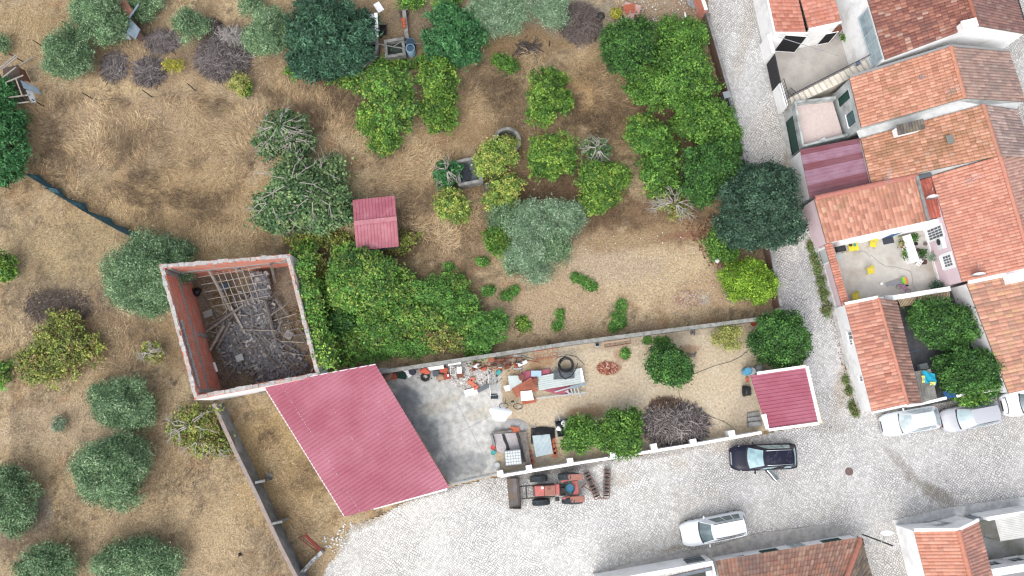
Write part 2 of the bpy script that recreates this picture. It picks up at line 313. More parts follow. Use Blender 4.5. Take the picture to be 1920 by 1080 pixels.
# ================= BUILDINGS AND WALLS =================
mWhite=M('white_plaster',(.86,.86,.86),(.80,.80,.80),1.2,rough=.9,bump=.08,c3=(.62,.62,.6),scale3=.9)
mGreyPl=M('grey_plaster',S(206,212,210),S(176,182,182),1.0,rough=.9,bump=.1,c3=S(150,154,152),scale3=.8)
mPink=M('pink_plaster',S(246,216,224),S(238,206,214),1.5,rough=.9)
mGlass=M('window_glass',S(90,108,122),S(60,72,88),.9,rough=.08,spec=.8)
mDark=M('dark_opening',(.012,.012,.014),rough=.9)
mGreenP=M('green_paint',S(30,84,70),S(24,70,62),3,rough=.5)
mFrame=M('white_frame',(.78,.78,.78),rough=.5)
mTile=M('roof_tile',(.86,.84,.82),(1.12,1.12,1.1),14.0,rough=.85,attr=True,spec=.2)
mEave=M('eave_wood',S(150,130,115),S(120,104,92),3)
mRedMetal=M('red_sheet_metal',S(168,82,102,sat=.92),S(188,112,130,sat=.92),.3,rough=.5,spec=.35)  # lighter noise tone stands for dust and painted-in sheen
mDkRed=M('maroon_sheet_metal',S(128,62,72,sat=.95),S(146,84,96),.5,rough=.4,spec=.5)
mConcW=M('concrete_wall',S(160,160,158),S(126,126,124),2.2,rough=.95,bump=.3,c3=S(92,92,92),scale3=1.2)
mIron=M('dark_iron',(.03,.03,.035),rough=.6)
mBlue=M('blue_paint',S(40,110,170),rough=.5)
mGrey=M('galvanised',S(176,184,188),S(150,158,164),3,rough=.45,metal=.4)
ORANGE=[S(214,132,98),S(222,142,108),S(204,120,88),S(196,128,98)]
def quadf(q):
    a,b,c,d=[Vector(v) for v in q]
    return lambda u,v:(a*(1-u)+b*u)*(1-v)+(d*(1-u)+c*u)*v
def tiles(parent,q,pal,lich=None,lf=.5,tw=.23,tc=.40,amp=.05,name='roof',seed=0,lich2=None,wear=.075):
    """clay tiled roof plane: q = eave start, eave end, ridge end, ridge start. Real barrel tiles laid in courses."""
    g=np.random.default_rng(seed+7); A=[np.array(v,float) for v in q]
    eave=(np.linalg.norm(A[1]-A[0])+np.linalg.norm(A[2]-A[3]))/2; slope=(np.linalg.norm(A[3]-A[0])+np.linalg.norm(A[2]-A[1]))/2
    nu=max(2,round(eave/tw)); nv=max(2,round(slope/tc))
    n=np.cross(A[1]-A[0],A[3]-A[0]); n/=np.linalg.norm(n); n=n if n[2]>0 else -n
    prof=np.array([0,.55,.95,1,.8,.25,0])*amp; k=len(prof)
    I,J,T=np.meshgrid(np.arange(nu),np.arange(nv),np.arange(k),indexing='ij')
    jit=g.normal(0,.012,(nu,nv,1))
    def pos(end):
        u=(I+T/(k-1)*0.97)/nu; v=np.clip((J+(1.06 if end else 0)+jit)/nv,0,1)
        p=(A[0]*(1-u)[...,None]+A[1]*u[...,None])*(1-v)[...,None]+(A[3]*(1-u)[...,None]+A[2]*u[...,None])*v[...,None]
        return p+n*(prof[T]*(.75 if end else 1)+(.0 if end else .034)+jit*.4)[...,None]
    lo,hi=pos(0),pos(1)
    Q=np.stack([lo[:,:,:-1],lo[:,:,1:],hi[:,:,1:],hi[:,:,:-1]],3)     # nu,nv,k-1,4,3
    nose=np.stack([lo[:,:,:-1]-n*.04,lo[:,:,1:]-n*.04,lo[:,:,1:],lo[:,:,:-1]],3)
    ctr=(lo[:,:,3]+hi[:,:,3])/2; pal=np.array(pal); ci=g.integers(0,len(pal),(nu,nv)); col=pal[ci]*(1+g.normal(0,wear,(nu,nv,1)))
    if lich is not None:
        m=np.clip((vnoise(ctr[...,0]*.55,ctr[...,1]*.55,seed+3,4)*.6+vnoise(ctr[...,0]*2.2,ctr[...,1]*2.2,seed+4,3)*.4-(.72-lf*.4))/.16,0,1)[...,None]*.7
        col=col*(1-m)+np.array(lich)*m
    if lich2 is not None:
        m=(g.random((nu,nv,1))<.05)*.55; col=col*(1-m)+np.array(lich2)*m
    lum=(col*np.array([.3,.55,.15])).sum(-1,keepdims=True); col=np.clip(lum+(col-lum)*.9,.01,.86); cc=np.repeat(col[:,:,None,:],k-1,2).reshape(-1,3)
    V=np.concatenate([Q.reshape(-1,4,3),nose.reshape(-1,4,3)]); cc=np.concatenate([cc,cc*.9])
    o=np_mesh(name,V,4,cc,mTile,parent)
    f=quadf(q); nn=Vector(n); s=MB(); c4=[f(0,0),f(1,0),f(1,1),f(0,1)]
    t=[p-nn*.02 for p in c4]; b=[p-nn*.13 for p in c4]
    s.add(t+b,[(0,1,2,3),(7,6,5,4),(0,4,5,1),(1,5,6,2),(2,6,7,3),(3,7,4,0)]); s.build('roof_boards',mEave,o if parent else None)
    return o
def ridge(parent,a,b,col,r=.13,name='ridge_cap',lift=.04):
    a,b=Vector(a),Vector(b); d=(b-a).normalized(); u=Vector((-d.y,d.x,0)).normalized(); n=max(2,int((b-a).length/.42)); mb=MB()
    for i in range(n):
        p=a.lerp(b,i/n); e=a.lerp(b,(i+1.08)/n); vs=[]
        for base,rr in ((p,r*1.08),(e,r*.94)):
            for k in range(7):
                t=math.pi*k/6; vs.append(base+u*math.cos(t)*rr*1.15+Vector((0,0,math.sin(t)*rr*.8+lift)))
        mb.add(vs,[(k,k+1,8+k,7+k) for k in range(6)])
    return mb.build(name,M('ridge_'+str(col),col,tuple(c*.82 for c in col),5),parent,smooth=True)
def metal_roof(parent,q,mat,rib=.25,h=.04,name='roof',thick=.05):
    """ribbed sheet roof: ribs run from q[0]-q[1] edge to the q[3]-q[2] edge"""
    f=quadf(q); A=[Vector(v) for v in q]; n=(A[1]-A[0]).cross(A[3]-A[0]).normalized(); n=n if n.z>0 else -n
    L=((A[1]-A[0]).length+(A[2]-A[3]).length)/2; nr=max(3,round(L/rib)); us=[];hs=[]
    for i in range(nr):
        for t,z in ((0,0),(.62,0),(.70,1),(.86,1),(.94,0)): us.append((i+t)/nr); hs.append(z*h)
    us.append(1.0);hs.append(0); nv=6; vs=[]
    for j in range(nv+1):
        for u,z in zip(us,hs): vs.append(f(u,j/nv)+n*(z+.004*math.sin(j*2.1+u*9)))
    m=len(us); mb=MB().add(vs,[(j*m+i,j*m+i+1,(j+1)*m+i+1,(j+1)*m+i) for j in range(nv) for i in range(m-1)])
    o=mb.build(name,mat,parent)
    t=[f(0,0)-n*.02,f(1,0)-n*.02,f(1,1)-n*.02,f(0,1)-n*.02]; b=[p-n*thick for p in t]
    MB().add(t+b,[(0,1,2,3),(7,6,5,4),(0,4,5,1),(1,5,6,2),(2,6,7,3),(3,7,4,0)]).build('roof_frame',M('steel_frame',S(150,120,120)),o)
    return o
def metal_roof_dir(parent,poly,d,mat,rib=.27,h=.045,name='roof'):
    """ribbed sheet whose ribs run along d and are cut off by a convex roof outline"""
    A=[Vector(p) for p in poly]; n=(A[1]-A[0]).cross(A[-1]-A[0]).normalized(); n=n if n.z>0 else -n
    d=(d-n*d.dot(n)).normalized(); e=n.cross(d); o=A[0]; q=[((p-o).dot(d),(p-o).dot(e)) for p in A]
    lo,hi=min(b for a,b in q)+.004,max(b for a,b in q)-.004; rows=[]
    s0=lo; k=0
    while s0<hi:
        for t,z in ((0,0),(.62,0),(.70,1),(.86,1),(.94,0)):
            v=min(hi,s0+t*rib); xs=[]
            for i in range(len(q)):
                (a0,b0),(a1,b1)=q[i],q[(i+1)%len(q)]
                if (b0-v)*(b1-v)<=0 and abs(b1-b0)>1e-9: xs.append(a0+(a1-a0)*(v-b0)/(b1-b0))
            if len(xs)>=2: rows.append((v,min(xs),max(xs),z*h))
        s0+=rib
    vs=[]; m=7
    for v,x0,x1,z in rows:
        for j in range(m): x=x0+(x1-x0)*j/(m-1); vs.append(o+d*x+e*v+n*(z+.004*math.sin(x*1.7+v)))
    ob=MB().add(vs,[(r*m+j,r*m+j+1,(r+1)*m+j+1,(r+1)*m+j) for r in range(len(rows)-1) for j in range(m-1)]).build(name,mat,parent)
    t=[p-n*.02 for p in A]; b=[p-n*.06 for p in A]; k=len(A)
    MB().add(t+b,[tuple(range(k)),tuple(range(k,2*k))[::-1]]+[(i,k+i,k+(i+1)%k,(i+1)%k) for i in range(k)]).build('roof_frame',M('steel_frame',S(150,120,120)),ob)
    return ob
def ring_walls(parent,ring,mat,inset=.1,drop=.1,z0=-.05,name='wall',closed=True):
    """walls hanging straight down from a ring of 3D roof-edge points (pulled in under the eaves)"""
    pts=[Vector(p) for p in ring]; n=len(pts); A=sum(pts[i].x*pts[(i+1)%n].y-pts[(i+1)%n].x*pts[i].y for i in range(n)); sg=1 if A>0 else -1
    q=[]
    for i in range(n):
        a=(pts[i]-pts[i-1]); b=(pts[(i+1)%n]-pts[i]); a.z=b.z=0; a.normalize(); b.normalize()
        na=Vector((-a.y,a.x,0))*sg; nb=Vector((-b.y,b.x,0))*sg; m=(na+nb); m=m/ max(.4,m.dot(na)) if m.length>1e-4 else na
        q.append(pts[i]+m*inset-Vector((0,0,drop)))
    mb=MB(); mb.add(q+[Vector((p.x,p.y,z0)) for p in q],[(i,(i+1)%n,n+(i+1)%n,n+i) for i in range(n)])
    o=mb.build(name,mat,parent); o['_']=0; del o['_']
    return o,q
def wall_frame(A,B):
    u=Vector((B.x-A.x,B.y-A.y,0)); L=u.length; u.normalize(); n=Vector((u.y,-u.x,0))
    c=Vector((-A.x,-A.y,0)); 
    if n.dot(c)<0: n=-n                # outward = towards the middle of the picture, the side one sees
    return u,n,L
def opening(parent,A,B,s0,s1,h0,h1,kind='window',pane=None,bars=(2,2),frame=None,fw=.06,sill=True,name=None,depth=.05):
    u,n,L=wall_frame(A,B); A0=Vector((A.x,A.y,0))
    def p(s,h,o): return A0+u*s+n*o+Vector((0,0,h))
    fr=MB()
    for a,b,c,d in ((s0-fw,s1+fw,h0-fw,h0),(s0-fw,s1+fw,h1,h1+fw),(s0-fw,s0,h0,h1),(s1,s1+fw,h0,h1)):
        vs=[p(a,c,.005),p(b,c,.005),p(b,d,.005),p(a,d,.005),p(a,c,depth),p(b,c,depth),p(b,d,depth),p(a,d,depth)]
        fr.add(vs,[(4,5,6,7),(0,1,5,4),(1,2,6,5),(2,3,7,6),(3,0,4,7)])
    root=fr.build(name or kind,frame or mFrame,parent)
    MB().poly([p(s0,h0,.012),p(s1,h0,.012),p(s1,h1,.012),p(s0,h1,.012)]).build('pane' if kind=='window' else 'leaf',pane or mGlass,root)
    if bars:
        b=MB(); nx,ny=bars; w_=.022
        for i in range(1,nx):
            s=s0+(s1-s0)*i/nx; b.add([p(s-w_,h0,.02),p(s+w_,h0,.02),p(s+w_,h1,.02),p(s-w_,h1,.02)],[(0,1,2,3)])
        for j in range(1,ny):
            h=h0+(h1-h0)*j/ny; b.add([p(s0,h-w_,.024),p(s1,h-w_,.024),p(s1,h+w_,.024),p(s0,h+w_,.024)],[(0,1,2,3)])
        if b.v: b.build('glazing_bars',frame or mFrame,root)
    if sill and kind=='window':
        m=MB(); vs=[p(s0-.12,h0-fw-.05,.0),p(s1+.12,h0-fw-.05,.0),p(s1+.12,h0-fw-.05,.12),p(s0-.12,h0-fw-.05,.12)]; vs+=[v+Vector((0,0,.045)) for v in vs]
        m.add(vs,[(0,1,2,3),(7,6,5,4),(0,4,5,1),(1,5,6,2),(2,6,7,3),(3,7,4,0)]); m.build('sill',mFrame,root)
    return root
def op_px(parent,A,B,pa,pb,**k):     # opening given by two opposite corners seen in the photo
    s0,h0=on_wall(*pa,A,B); s1,h1=on_wall(*pb,A,B)
    return opening(parent,A,B,min(s0,s1),max(s0,s1),max(0.02,min(h0,h1)),max(h0,h1),**k)
def strip_wall(pts,th,z0,tops,side=0):
    """one mitred wall body along a polyline"""
    pts=[Vector((p[0],p[1],0)) for p in pts]; n=len(pts); L=[];Rr=[]
    for i in range(n):
        d=(pts[min(i+1,n-1)]-pts[max(i-1,0)]).normalized(); m=Vector((-d.y,d.x,0))
        a=(side+1)/2*th if side else th/2; L.append(pts[i]+m*a); Rr.append(pts[i]-m*(th-a))
    if not isinstance(tops,(list,tuple)): tops=[tops]*n
    vs=[];fs=[]
    for i in range(n):
        vs+=[(L[i].x,L[i].y,z0),(Rr[i].x,Rr[i].y,z0),(Rr[i].x,Rr[i].y,tops[i]),(L[i].x,L[i].y,tops[i])]
    for i in range(n-1):
        a=4*i;b=a+4; fs+=[(a,b,b+1,a+1),(a+1,b+1,b+2,a+2),(a+2,b+2,b+3,a+3),(a+3,b+3,b,a)]
    fs+=[(0,1,2,3),(4*n-1,4*n-2,4*n-3,4*n-4)]
    return MB().add(vs,fs)
def subdiv_line(pts,step):
    o=[]
    for a,b in zip(pts[:-1],pts[1:]):
        k=max(1,int((b-a).length/step)); o+=[a.lerp(b,i/k) for i in range(k)]
    return o+[pts[-1]]
def copings(parent,pts,th,z,mat,step=1.0,h=.06,name='coping',seed=0):
    rr=random.Random(seed); q=subdiv_line(pts,step); mb=MB()
    for a,b in zip(q[:-1],q[1:]):
        a2=Vector((a.x,a.y,z+h/2)); b2=Vector((b.x,b.y,z+h/2)); d=(b2-a2)*.006
        mb.bar(a2+d,b2-d,th,h+rr.uniform(-.008,.008))
    return mb.build(name,mat,parent)

# ---------- house A : white house with orange roof at the head of the alley ----------
def lerp(a,b,t): return Vector(a).lerp(Vector(b),t)
zA=2.9
h=thing('house','white house with bright orange flat tiled roof beside the top of the alley','house',P(1500,0,0),0,'houses in the row along the alley')
a0,a1=P(1424,-75,zA),P(1453.5,62,zA); b0,b1=P(1481,-70,zA+.35),P(1511,60.5,zA+.35); c0,c1=P(1544,-85,zA+.75),P(1577,41,zA+.75); b1b=P(1516,55,zA+.42)
tiles(h,[a0,a1,b1,b0],[S(214,122,96),S(204,112,86),S(222,134,108)],S(190,130,112),.3,tw=.3,tc=.34,amp=.03,seed=1)
tiles(h,[P(1482,-70,zA+.42),b1b,c1,c0],[S(222,130,104),S(214,122,94),S(226,140,114)],None,.3,tw=.3,tc=.34,amp=.03,seed=2)
wl,q=ring_walls(h,[a0,a1,P(1514,62,zA+.35),P(1516,56,zA+.4),c1,c0],mWhite,.02,.05)
A,B=q[4],q[3]
dA,dB=P(1516,56,zA+.4),c1; s,_=on_wall(1545,72,dA,dB); opening(h,dA,dB,s-.2,s+.75,.05,1.9,kind='door',pane=mDark,bars=None,frame=mWhite,fw=.04,name='door')
op_px(h,a1,P(1514,62,zA+.35),(1450,97),(1513,68),kind='door',pane=mDark,bars=None,frame=mWhite,fw=.03,name='garage_opening')
for pa,pb in ((a1+Vector((-.1,0,.03)),P(1514,62,zA+.38)),(P(1516.5,55,zA+.45),c1+Vector((0,-.05,.05))),(a0+Vector((-.05,0,.02)),a1+Vector((-.05,0,.02)))): MB().bar(pa,pb,.12,.1).build('parapet',mWhite,h)
# ---------- house B : tall house with dark brown roof and glazed veranda ----------
zB=5.2
h=thing('house','tall white house with weathered brown tiled roof and glazed veranda','house',P(1700,60,0),0,'houses in the row along the alley')
e0,e1=P(1605,-75,zB),P(1659.5,111.5,zB); r0,r1=P(1786,-110,zB+1.5),P(1831.5,47,zB+1.5); f0,f1=P(1885,-70,zB),P(1925,63,zB)
BR=[S(176,104,84),S(160,92,76),S(186,116,92),S(150,86,74)]
tiles(h,[e0,e1,r1,r0],BR,S(132,88,80),.55,seed=3,lich2=S(206,170,150))
tiles(h,[f1,f0,r0,r1],[S(150,104,96),S(140,98,92),S(160,112,102)],S(128,98,94),.5,seed=4,lich2=S(170,140,130))  # far slope palette darker: lichen plus painted shade
ridge(h,r0,r1,S(186,108,84))
wl,q=ring_walls(h,[e0,e1,r1,f1,f0,r0],mWhite,.06,.14)
# glazed veranda on the alley side
A,B=q[0],q[1]; u,n,L=wall_frame(A,B)
s0,_=on_wall(1629,12,A,B); s1,_=on_wall(1657,110,A,B)
opening(h,A,B,s0+.1,s1-.1,3.3,4.85,kind='window',pane=M('veranda_glass',S(176,206,214),S(140,164,176),.7,rough=.15,spec=.7),bars=(5,2),frame=M('veranda_frame',S(196,208,214)),fw=.1,name='veranda_window',sill=False)
ch=MB().box(P(1806,54,zB+1.15)+Vector((0,0,.35)),(.95,.5,.8),R(14)).build('chimney',mWhite,h)
MB().box(P(1806,54,zB+1.15)+Vector((0,0,.8)),(1.1,.6,.08),R(14)).build('chimney_cap',mWhite,ch)
MB().bar(f1+Vector((.12,0,-.06)),f0+Vector((.12,0,-.06)),.14,.1).build('gutter',mIron,h)
# lower white wing under the veranda
# ---------- yard between A and the stair ----------
struct(MB().poly([P(a,b,.016) for a,b in ((1443,116),(1452,96),(1585,58),(1600,90),(1590,140),(1470,205),(1458,196))]).build('yard_floor',M('yard_concrete',S(206,198,188),S(182,176,168),.9,c3=S(168,166,162),scale3=.5)))
yl=[P(1420,60,0),P(1436,119,0)]
t=thing('boundary_wall','white rendered wall running from the orange roofed house to the black gate','wall',yl[1])
pts=[P(1441,64,1.9),P(1450.5,99,1.9)]
strip_wall(pts,.2,-.05,1.9).build('wall_body',mWhite,t); copings(t,pts,.24,1.9,mWhite,4)
t=thing('yard_gate','black sheet metal sliding gate closing the concrete yard','gate',P(1445,140,0))
pa,pb=P(1452,102,1.85),P(1463,154,1.85); strip_wall([pa,pb],.05,.05,1.85).build('gate_panel',mIron,t)
mb=MB(); 
for i in range(9): 
    p=pa.lerp(pb,(i+.5)/9); mb.box((p.x-.05,p.y,.95),(.03,.03,1.7))
mb.build('gate_rib',mIron,t); MB().bar(pa+Vector((0,0,.03)),pb+Vector((0,0,.03)),.08,.06).build('top_rail',mIron,t)
t=thing('boundary_wall','short white wall under the stair landing beside the green garage door','wall',P(1455,190,0))
pa,pb=P(1463.5,156,1.65),P(1475.5,199,1.65); strip_wall([pa,pb],.22,-.05,1.65).build('wall_body',mWhite,t)
# outside stair with railing
t=thing('outside_stair','cream outside stair with dark iron railing climbing to the veranda','stair',P(1475,195,0))
mCream=M('cream_stone',S(240,232,214),S(222,212,194),3)
sa0,sb0=P(1468,199,1.2),P(1486,190,1.2); ns=15; zt=3.0; top0,top1=P(1622,112,zt),P(1634,128,zt)
mb=MB(); ed=MB()
A0,A1=P(1477,186,1.2),P(1484,200,1.2)
for i in range(ns):
    f0_,f1_=i/ns,(i+1)/ns; z=1.25+(zt-1.25)*f1_
    a,b,c_,d=A0.lerp(top0,f0_),A0.lerp(top0,f1_),A1.lerp(top1,f1_),A1.lerp(top1,f0_)
    mb.prism([(p.x,p.y) for p in (a,b,c_,d)],-.05+i*.001,z)
    e0_,e1_=b,c_; dd=(b-a)*.04
    ed.bar(Vector((e0_.x-dd.x-(e0_-a).x*.10,e0_.y-dd.y,z+.012)),Vector((e1_.x-dd.x-(e0_-a).x*.10,e1_.y-dd.y,z+.012)),.03,.01)
mb.build('step',mCream,t); ed.build('step_nosing',M('step_joint',S(170,160,144)),t)
rl=MB(); 
for i in range(26):
    p=A0.lerp(top0,i/25); z=1.3+(zt-1.25)*i/25; rl.tube([(p.x,p.y,z),(p.x,p.y,z+.85)],.012,5)
rl.tube([Vector((A0.x,A0.y,2.15)),Vector((top0.x,top0.y,zt+.9))],.03,6); 
for a,b in (((1463,155),(1476,200)),((1476,172),(1485,180))):
    pa,pb=P(*a,1.7),P(*b,1.7); rl.tube([pa+Vector((0,0,.8)),pb+Vector((0,0,.8))],.025,6); rl.tube([pa,pb],.02,6)
    for i in range(9): p=pa.lerp(pb,i/8); rl.tube([p,p+Vector((0,0,.8))],.012,5)
rl.build('railing',mIron,t)
# ---------- house C : middle house with terrace over the garage ----------
zT=1.5; zC=4.15
h=thing('house','grey white house with orange roof above a pink tiled terrace and green garage door','house',P(1700,150,0),0,'houses in the row along the alley')
e0,e1=P(1592.5,146,zC),P(1615,239,zC); r0,r1=P(1782,87,zC+1.2),P(1808.5,184,zC+1.2); f0,f1=P(1892,97,zC),P(1922,190,zC)
tiles(h,[e0,e1,r1,r0],[S(224,146,112),S(216,138,104),S(230,156,122),S(206,130,96)],S(176,124,84),.35,seed=5)
tiles(h,[f1,f0,r0,r1],[S(176,136,122),S(164,128,118),S(186,146,130)],S(146,124,116),.5,seed=6,lich2=S(186,160,146))  # greyer far slope tiles, shade painted in along with lichen
ridge(h,r0,r1,S(220,140,108))
wl,q=ring_walls(h,[e0,e1,r1,f1,f0,r0],mGreyPl,.05,.12)
qC=q
MB().bar(e0+Vector((0,.06,.04)),r0+Vector((0,.06,.04)),.16,.1).bar(r0+Vector((.02,.06,.04)),f0+Vector((0,.06,.04)),.16,.1).build('verge_flashing',M('grey_flashing',S(150,150,150)),h)
op_px(h,q[0],q[1],(1575,202),(1591,167),kind='door',pane=mGreenP,bars=None,frame=mGreyPl,name='door')
op_px(h,q[0],q[1],(1593,237),(1599,208),kind='window',pane=M('green_shutter',S(86,118,124),S(70,100,108),4),bars=(1,2),frame=M('green_frame',S(60,96,98)),fw=.04)
MB().box(P(1729,145,zC+.75)+Vector((0,0,.1)),(.45,.35,.05),R(14)).build('roof_vent',M('vent_grey',S(146,130,128)),h)
tp=[P(1489,190,2.2),P(1567,180,2.2),P(1590,255,2.2),P(1505,275,2.2)]
ft=[Vector((p.x,p.y,zT)) for p in tp]
MB().prism([(p.x,p.y) for p in ft],-.05,zT).build('terrace',mGreyPl,h)
o=MB().poly([p+Vector((0,0,.006)) for p in ft]).build('terrace_floor',M('pink_floor_tile',S(226,204,196),S(214,190,182),5,c3=S(204,184,178),scale3=1),h)
pm=M('mossy_parapet',S(196,206,202),S(160,166,162),1.6,bump=.1,c3=S(120,124,120),scale3=2.0)
ins=lambda p,k:Vector((p.x,p.y,0))
strip_wall([tp[1],tp[0],tp[3],tp[2]],.2,zT-.01,[2.2,2.2,2.2,2.2],side=1).build('parapet',pm,h)
dA,dB=tp[0],tp[3]
op_px(h,dA,dB,(1470,232),(1499,282),kind='door',pane=mGreenP,bars=(6,1),frame=mGreyPl,name='garage_door',fw=.05) if False else opening(h,dA,dB,.9,(dB-dA).length-.05,.05,1.45,kind='door',pane=mGreenP,bars=(7,1),frame=mGreenP,name='garage_door',fw=.03)
# ---------- house D : long orange-brown roof with white chimney, maroon lean-to ----------
zD=3.3
h=thing('house','house with lichen browned orange roof, squat white chimney and maroon sheet metal lean-to','house',P(1740,270,0),0,'houses in the row along the alley')
e0,e1=P(1613.5,259.5,zD),P(1633,343,zD); r0,r1=P(1843,196,zD+1.5),P(1873,292,zD+1.5); f0,f1=P(1906,205,zD+.7),P(1940,296,zD+.7)
tiles(h,[e0,e1,r1,r0],[S(220,146,108),S(212,138,100),S(226,154,120),S(200,130,92)],S(166,118,76),.62,seed=7,lich2=S(206,160,130))
tiles(h,[f1,f0,r0,r1],[S(178,146,136),S(164,134,126),S(190,156,144)],S(136,118,116),.6,seed=8,lich2=S(196,176,166))  # far slope colours carry both lichen and painted shade
ridge(h,r0,r1,S(206,134,106))
ring_walls(h,[e0,e1,r1,f1,f0,r0],mGreyPl,.05,.12)
dn=Vector((0,0,.12))
MB().add([e0-dn,r0-dn,f0-dn,qC[3]*1.0-Vector((0,0,qC[3].z-(f0.z-.12))),qC[2]-Vector((0,0,qC[2].z-(r0.z-.12))),qC[1]-Vector((0,0,qC[1].z-(e0.z-.12)))],[(0,1,4,5),(1,2,3,4)]).build('party_flashing',M('pale_mortar',S(214,216,214),S(186,190,188),1.5),h)
dE0,dE1=P(1746,330,3.0),P(1874,292,4.4)
MB().add([e1-dn*2,r1-dn*2,dE1-Vector((0,0,.1)),dE0-Vector((0,0,.1)),P(1719,331,3.2),P(1527,374,3.2),P(1520,371,2.3)],[(0,1,2,3),(0,3,4,5)]).build('valley_mortar',M('pale_mortar',S(214,216,214),S(186,190,188),1.5),h)
cb=P(1697,246,zD+.75); ch=MB().box(cb+Vector((0,0,.35)),(1.75,.55,.9),R(14)).build('chimney',mWhite,h)
tiles(ch,[cb+Matrix.Rotation(R(14),3,'Z')@Vector((-.98,-.36,.80)),cb+Matrix.Rotation(R(14),3,'Z')@Vector((.98,-.36,.80)),cb+Matrix.Rotation(R(14),3,'Z')@Vector((.98,.36,.98)),cb+Matrix.Rotation(R(14),3,'Z')@Vector((-.98,.36,.98))],[S(110,104,100),S(126,118,108),S(96,92,90)],S(130,116,86),.5,name='chimney_roof',seed=77)
sk=P(1780,262,zD+1.15); MB().box(sk+Vector((0,0,.1)),(.5,.62,.05),R(14)).build('glass_tile',M('smoky_tile',S(130,130,122)),h)
q=[P(1500,281,2.35),P(1518.5,372,2.35),P(1633,344,3.0),P(1612.5,259,3.0)]
mLil=M('lilac_sheen_sheet',S(166,128,146,sat=.95),S(150,104,122,sat=.95),1.2,rough=.4,spec=.5); fq=quadf(q)
for u0,u1,mt in ((0,.11,mDkRed),(.11,.30,mLil),(.30,.44,mDkRed),(.44,.74,mLil),(.74,1,mDkRed)): metal_roof(h,[fq(u0,0),fq(u1,0),fq(u1,1),fq(u0,1)],mt,.3,.03,name='lean_to_roof')  # bands of sheen put into alternating dark red and lilac sheet colours
ring_walls(h,[P(1500,281,2.3),P(1518.5,372,2.3),P(1632,344,2.6),P(1612,260,2.6)],mWhite,.06,.08,name='lean_to_wall')
# TV aerial on D
def aerial(p,ang,label,hh=1.1):
    t=thing('tv_aerial',label,'aerial',p); MB().tube([(0,0,0),(0,0,hh)],.018,6).build('mast',mGrey,t,world=False)
    m=MB(); a=Vector((math.cos(ang),math.sin(ang),0)); b=Vector((-a.y,a.x,0)); z=Vector((0,0,hh-.05)); m.tube([z-a*.55,z+a*.55],.014,5)
    for k in range(7): c_=z+a*(-.5+k*.17); m.tube([c_-b*(.32-.02*k),c_+b*(.32-.02*k)],.009,4)
    m.build('antenna',mGrey,t,world=False)
aerial(P(1654,337,zD+.15),R(75),'small silver TV aerial on the browned roof above the maroon lean-to')
aerial(P(1806,344,zD+.7),R(30),'long thin TV aerial lying over the bright orange roof of the pink house',1.3)
aerial(P(1775,178,zC+1.05),R(20),'faint TV aerial near the ridge of the grey white house',1.0)
# ---------- house E : pink house ----------
zE=3.1
h=thing('house','pink house with clean orange roof, small courtyard and white framed windows','house',P(1780,430,0),0,'houses in the row along the alley')
e0,e1=P(1746,330,zE),P(1804,529,zE); r0,r1=P(1874,292,zE+1.5),P(1935,500,zE+1.5); f0,f1=P(1950,272,zE+.5),P(2010,475,zE+.5)
OR2=[S(226,140,112),S(220,132,104),S(232,150,122)]
tiles(h,[e0,e1,r1,r0],OR2,S(206,128,106),.35,seed=9,wear=.07)
tiles(h,[f1,f0,r0,r1],[S(196,142,126),S(188,134,120),S(204,152,134)],S(170,128,118),.4,seed=10)  # duller far slope, part of its tone is painted shade
ridge(h,r0,r1,S(224,140,114))
wl,qE=ring_walls(h,[e0,e1,r1,f1,f0,r0],mPink,.05,.12)
eA,eB=qE[0],qE[1]; bars=(4,4)
wpane=M('grey_pane',S(120,130,144),S(84,94,108),6,rough=.2,spec=.6)
L=(eB-eA).length
op_px(h,eA,eB,(1744,451),(1764,422),kind='window',pane=wpane,bars=bars,fw=.14,name='window')
op_px(h,eA,eB,(1773,501),(1782,477),kind='window',pane=wpane,bars=(4,3),fw=.22,name='window')
u,n,_=wall_frame(eA,eB); mb=MB()
a=Vector((eA.x,eA.y,.05))+n*.03; b=Vector((eB.x,eB.y,.05))+n*.03; mb.bar(a+(b-a)*.0,b,.05,.5); mb.build('plinth',mWhite,h)
s,hh=on_wall(1770,455,eA,eB); p=Vector((eA.x,eA.y,hh))+u*s+n*.2
ac=MB().box(p,(.85,.34,.62),math.atan2(u.y,u.x)).build('air_conditioner',M('ac_white',S(226,230,230)),h)
MB().lathe([(.24,0),(.24,.02),(.2,.03),(.05,.02),(.0001,.03)],p+n*.18-u*.12,16,m=n.to_track_quat('Z','Y').to_matrix().to_4x4()).build('fan_grille',mIron,ac)
# front wing F
zF=2.6
f=[P(1550,456,zF),P(1741,413.5,zF),P(1719,330,zF+.9),P(1527,373,zF+.9)]
tiles(h,f,[S(216,138,106),S(206,128,98),S(222,146,116),S(196,122,96)],S(170,122,86),.4,seed=11,tw=.3,tc=.36,amp=.04,name='wing_roof',lich2=S(226,180,140))
ridge(h,f[3]+Vector((0,.05,.02)),f[2]+Vector((0,.05,.02)),S(206,122,104),r=.16)
ring_walls(h,[f[0],f[1],f[2],f[3]],mWhite,.1,.1,name='wing_wall')
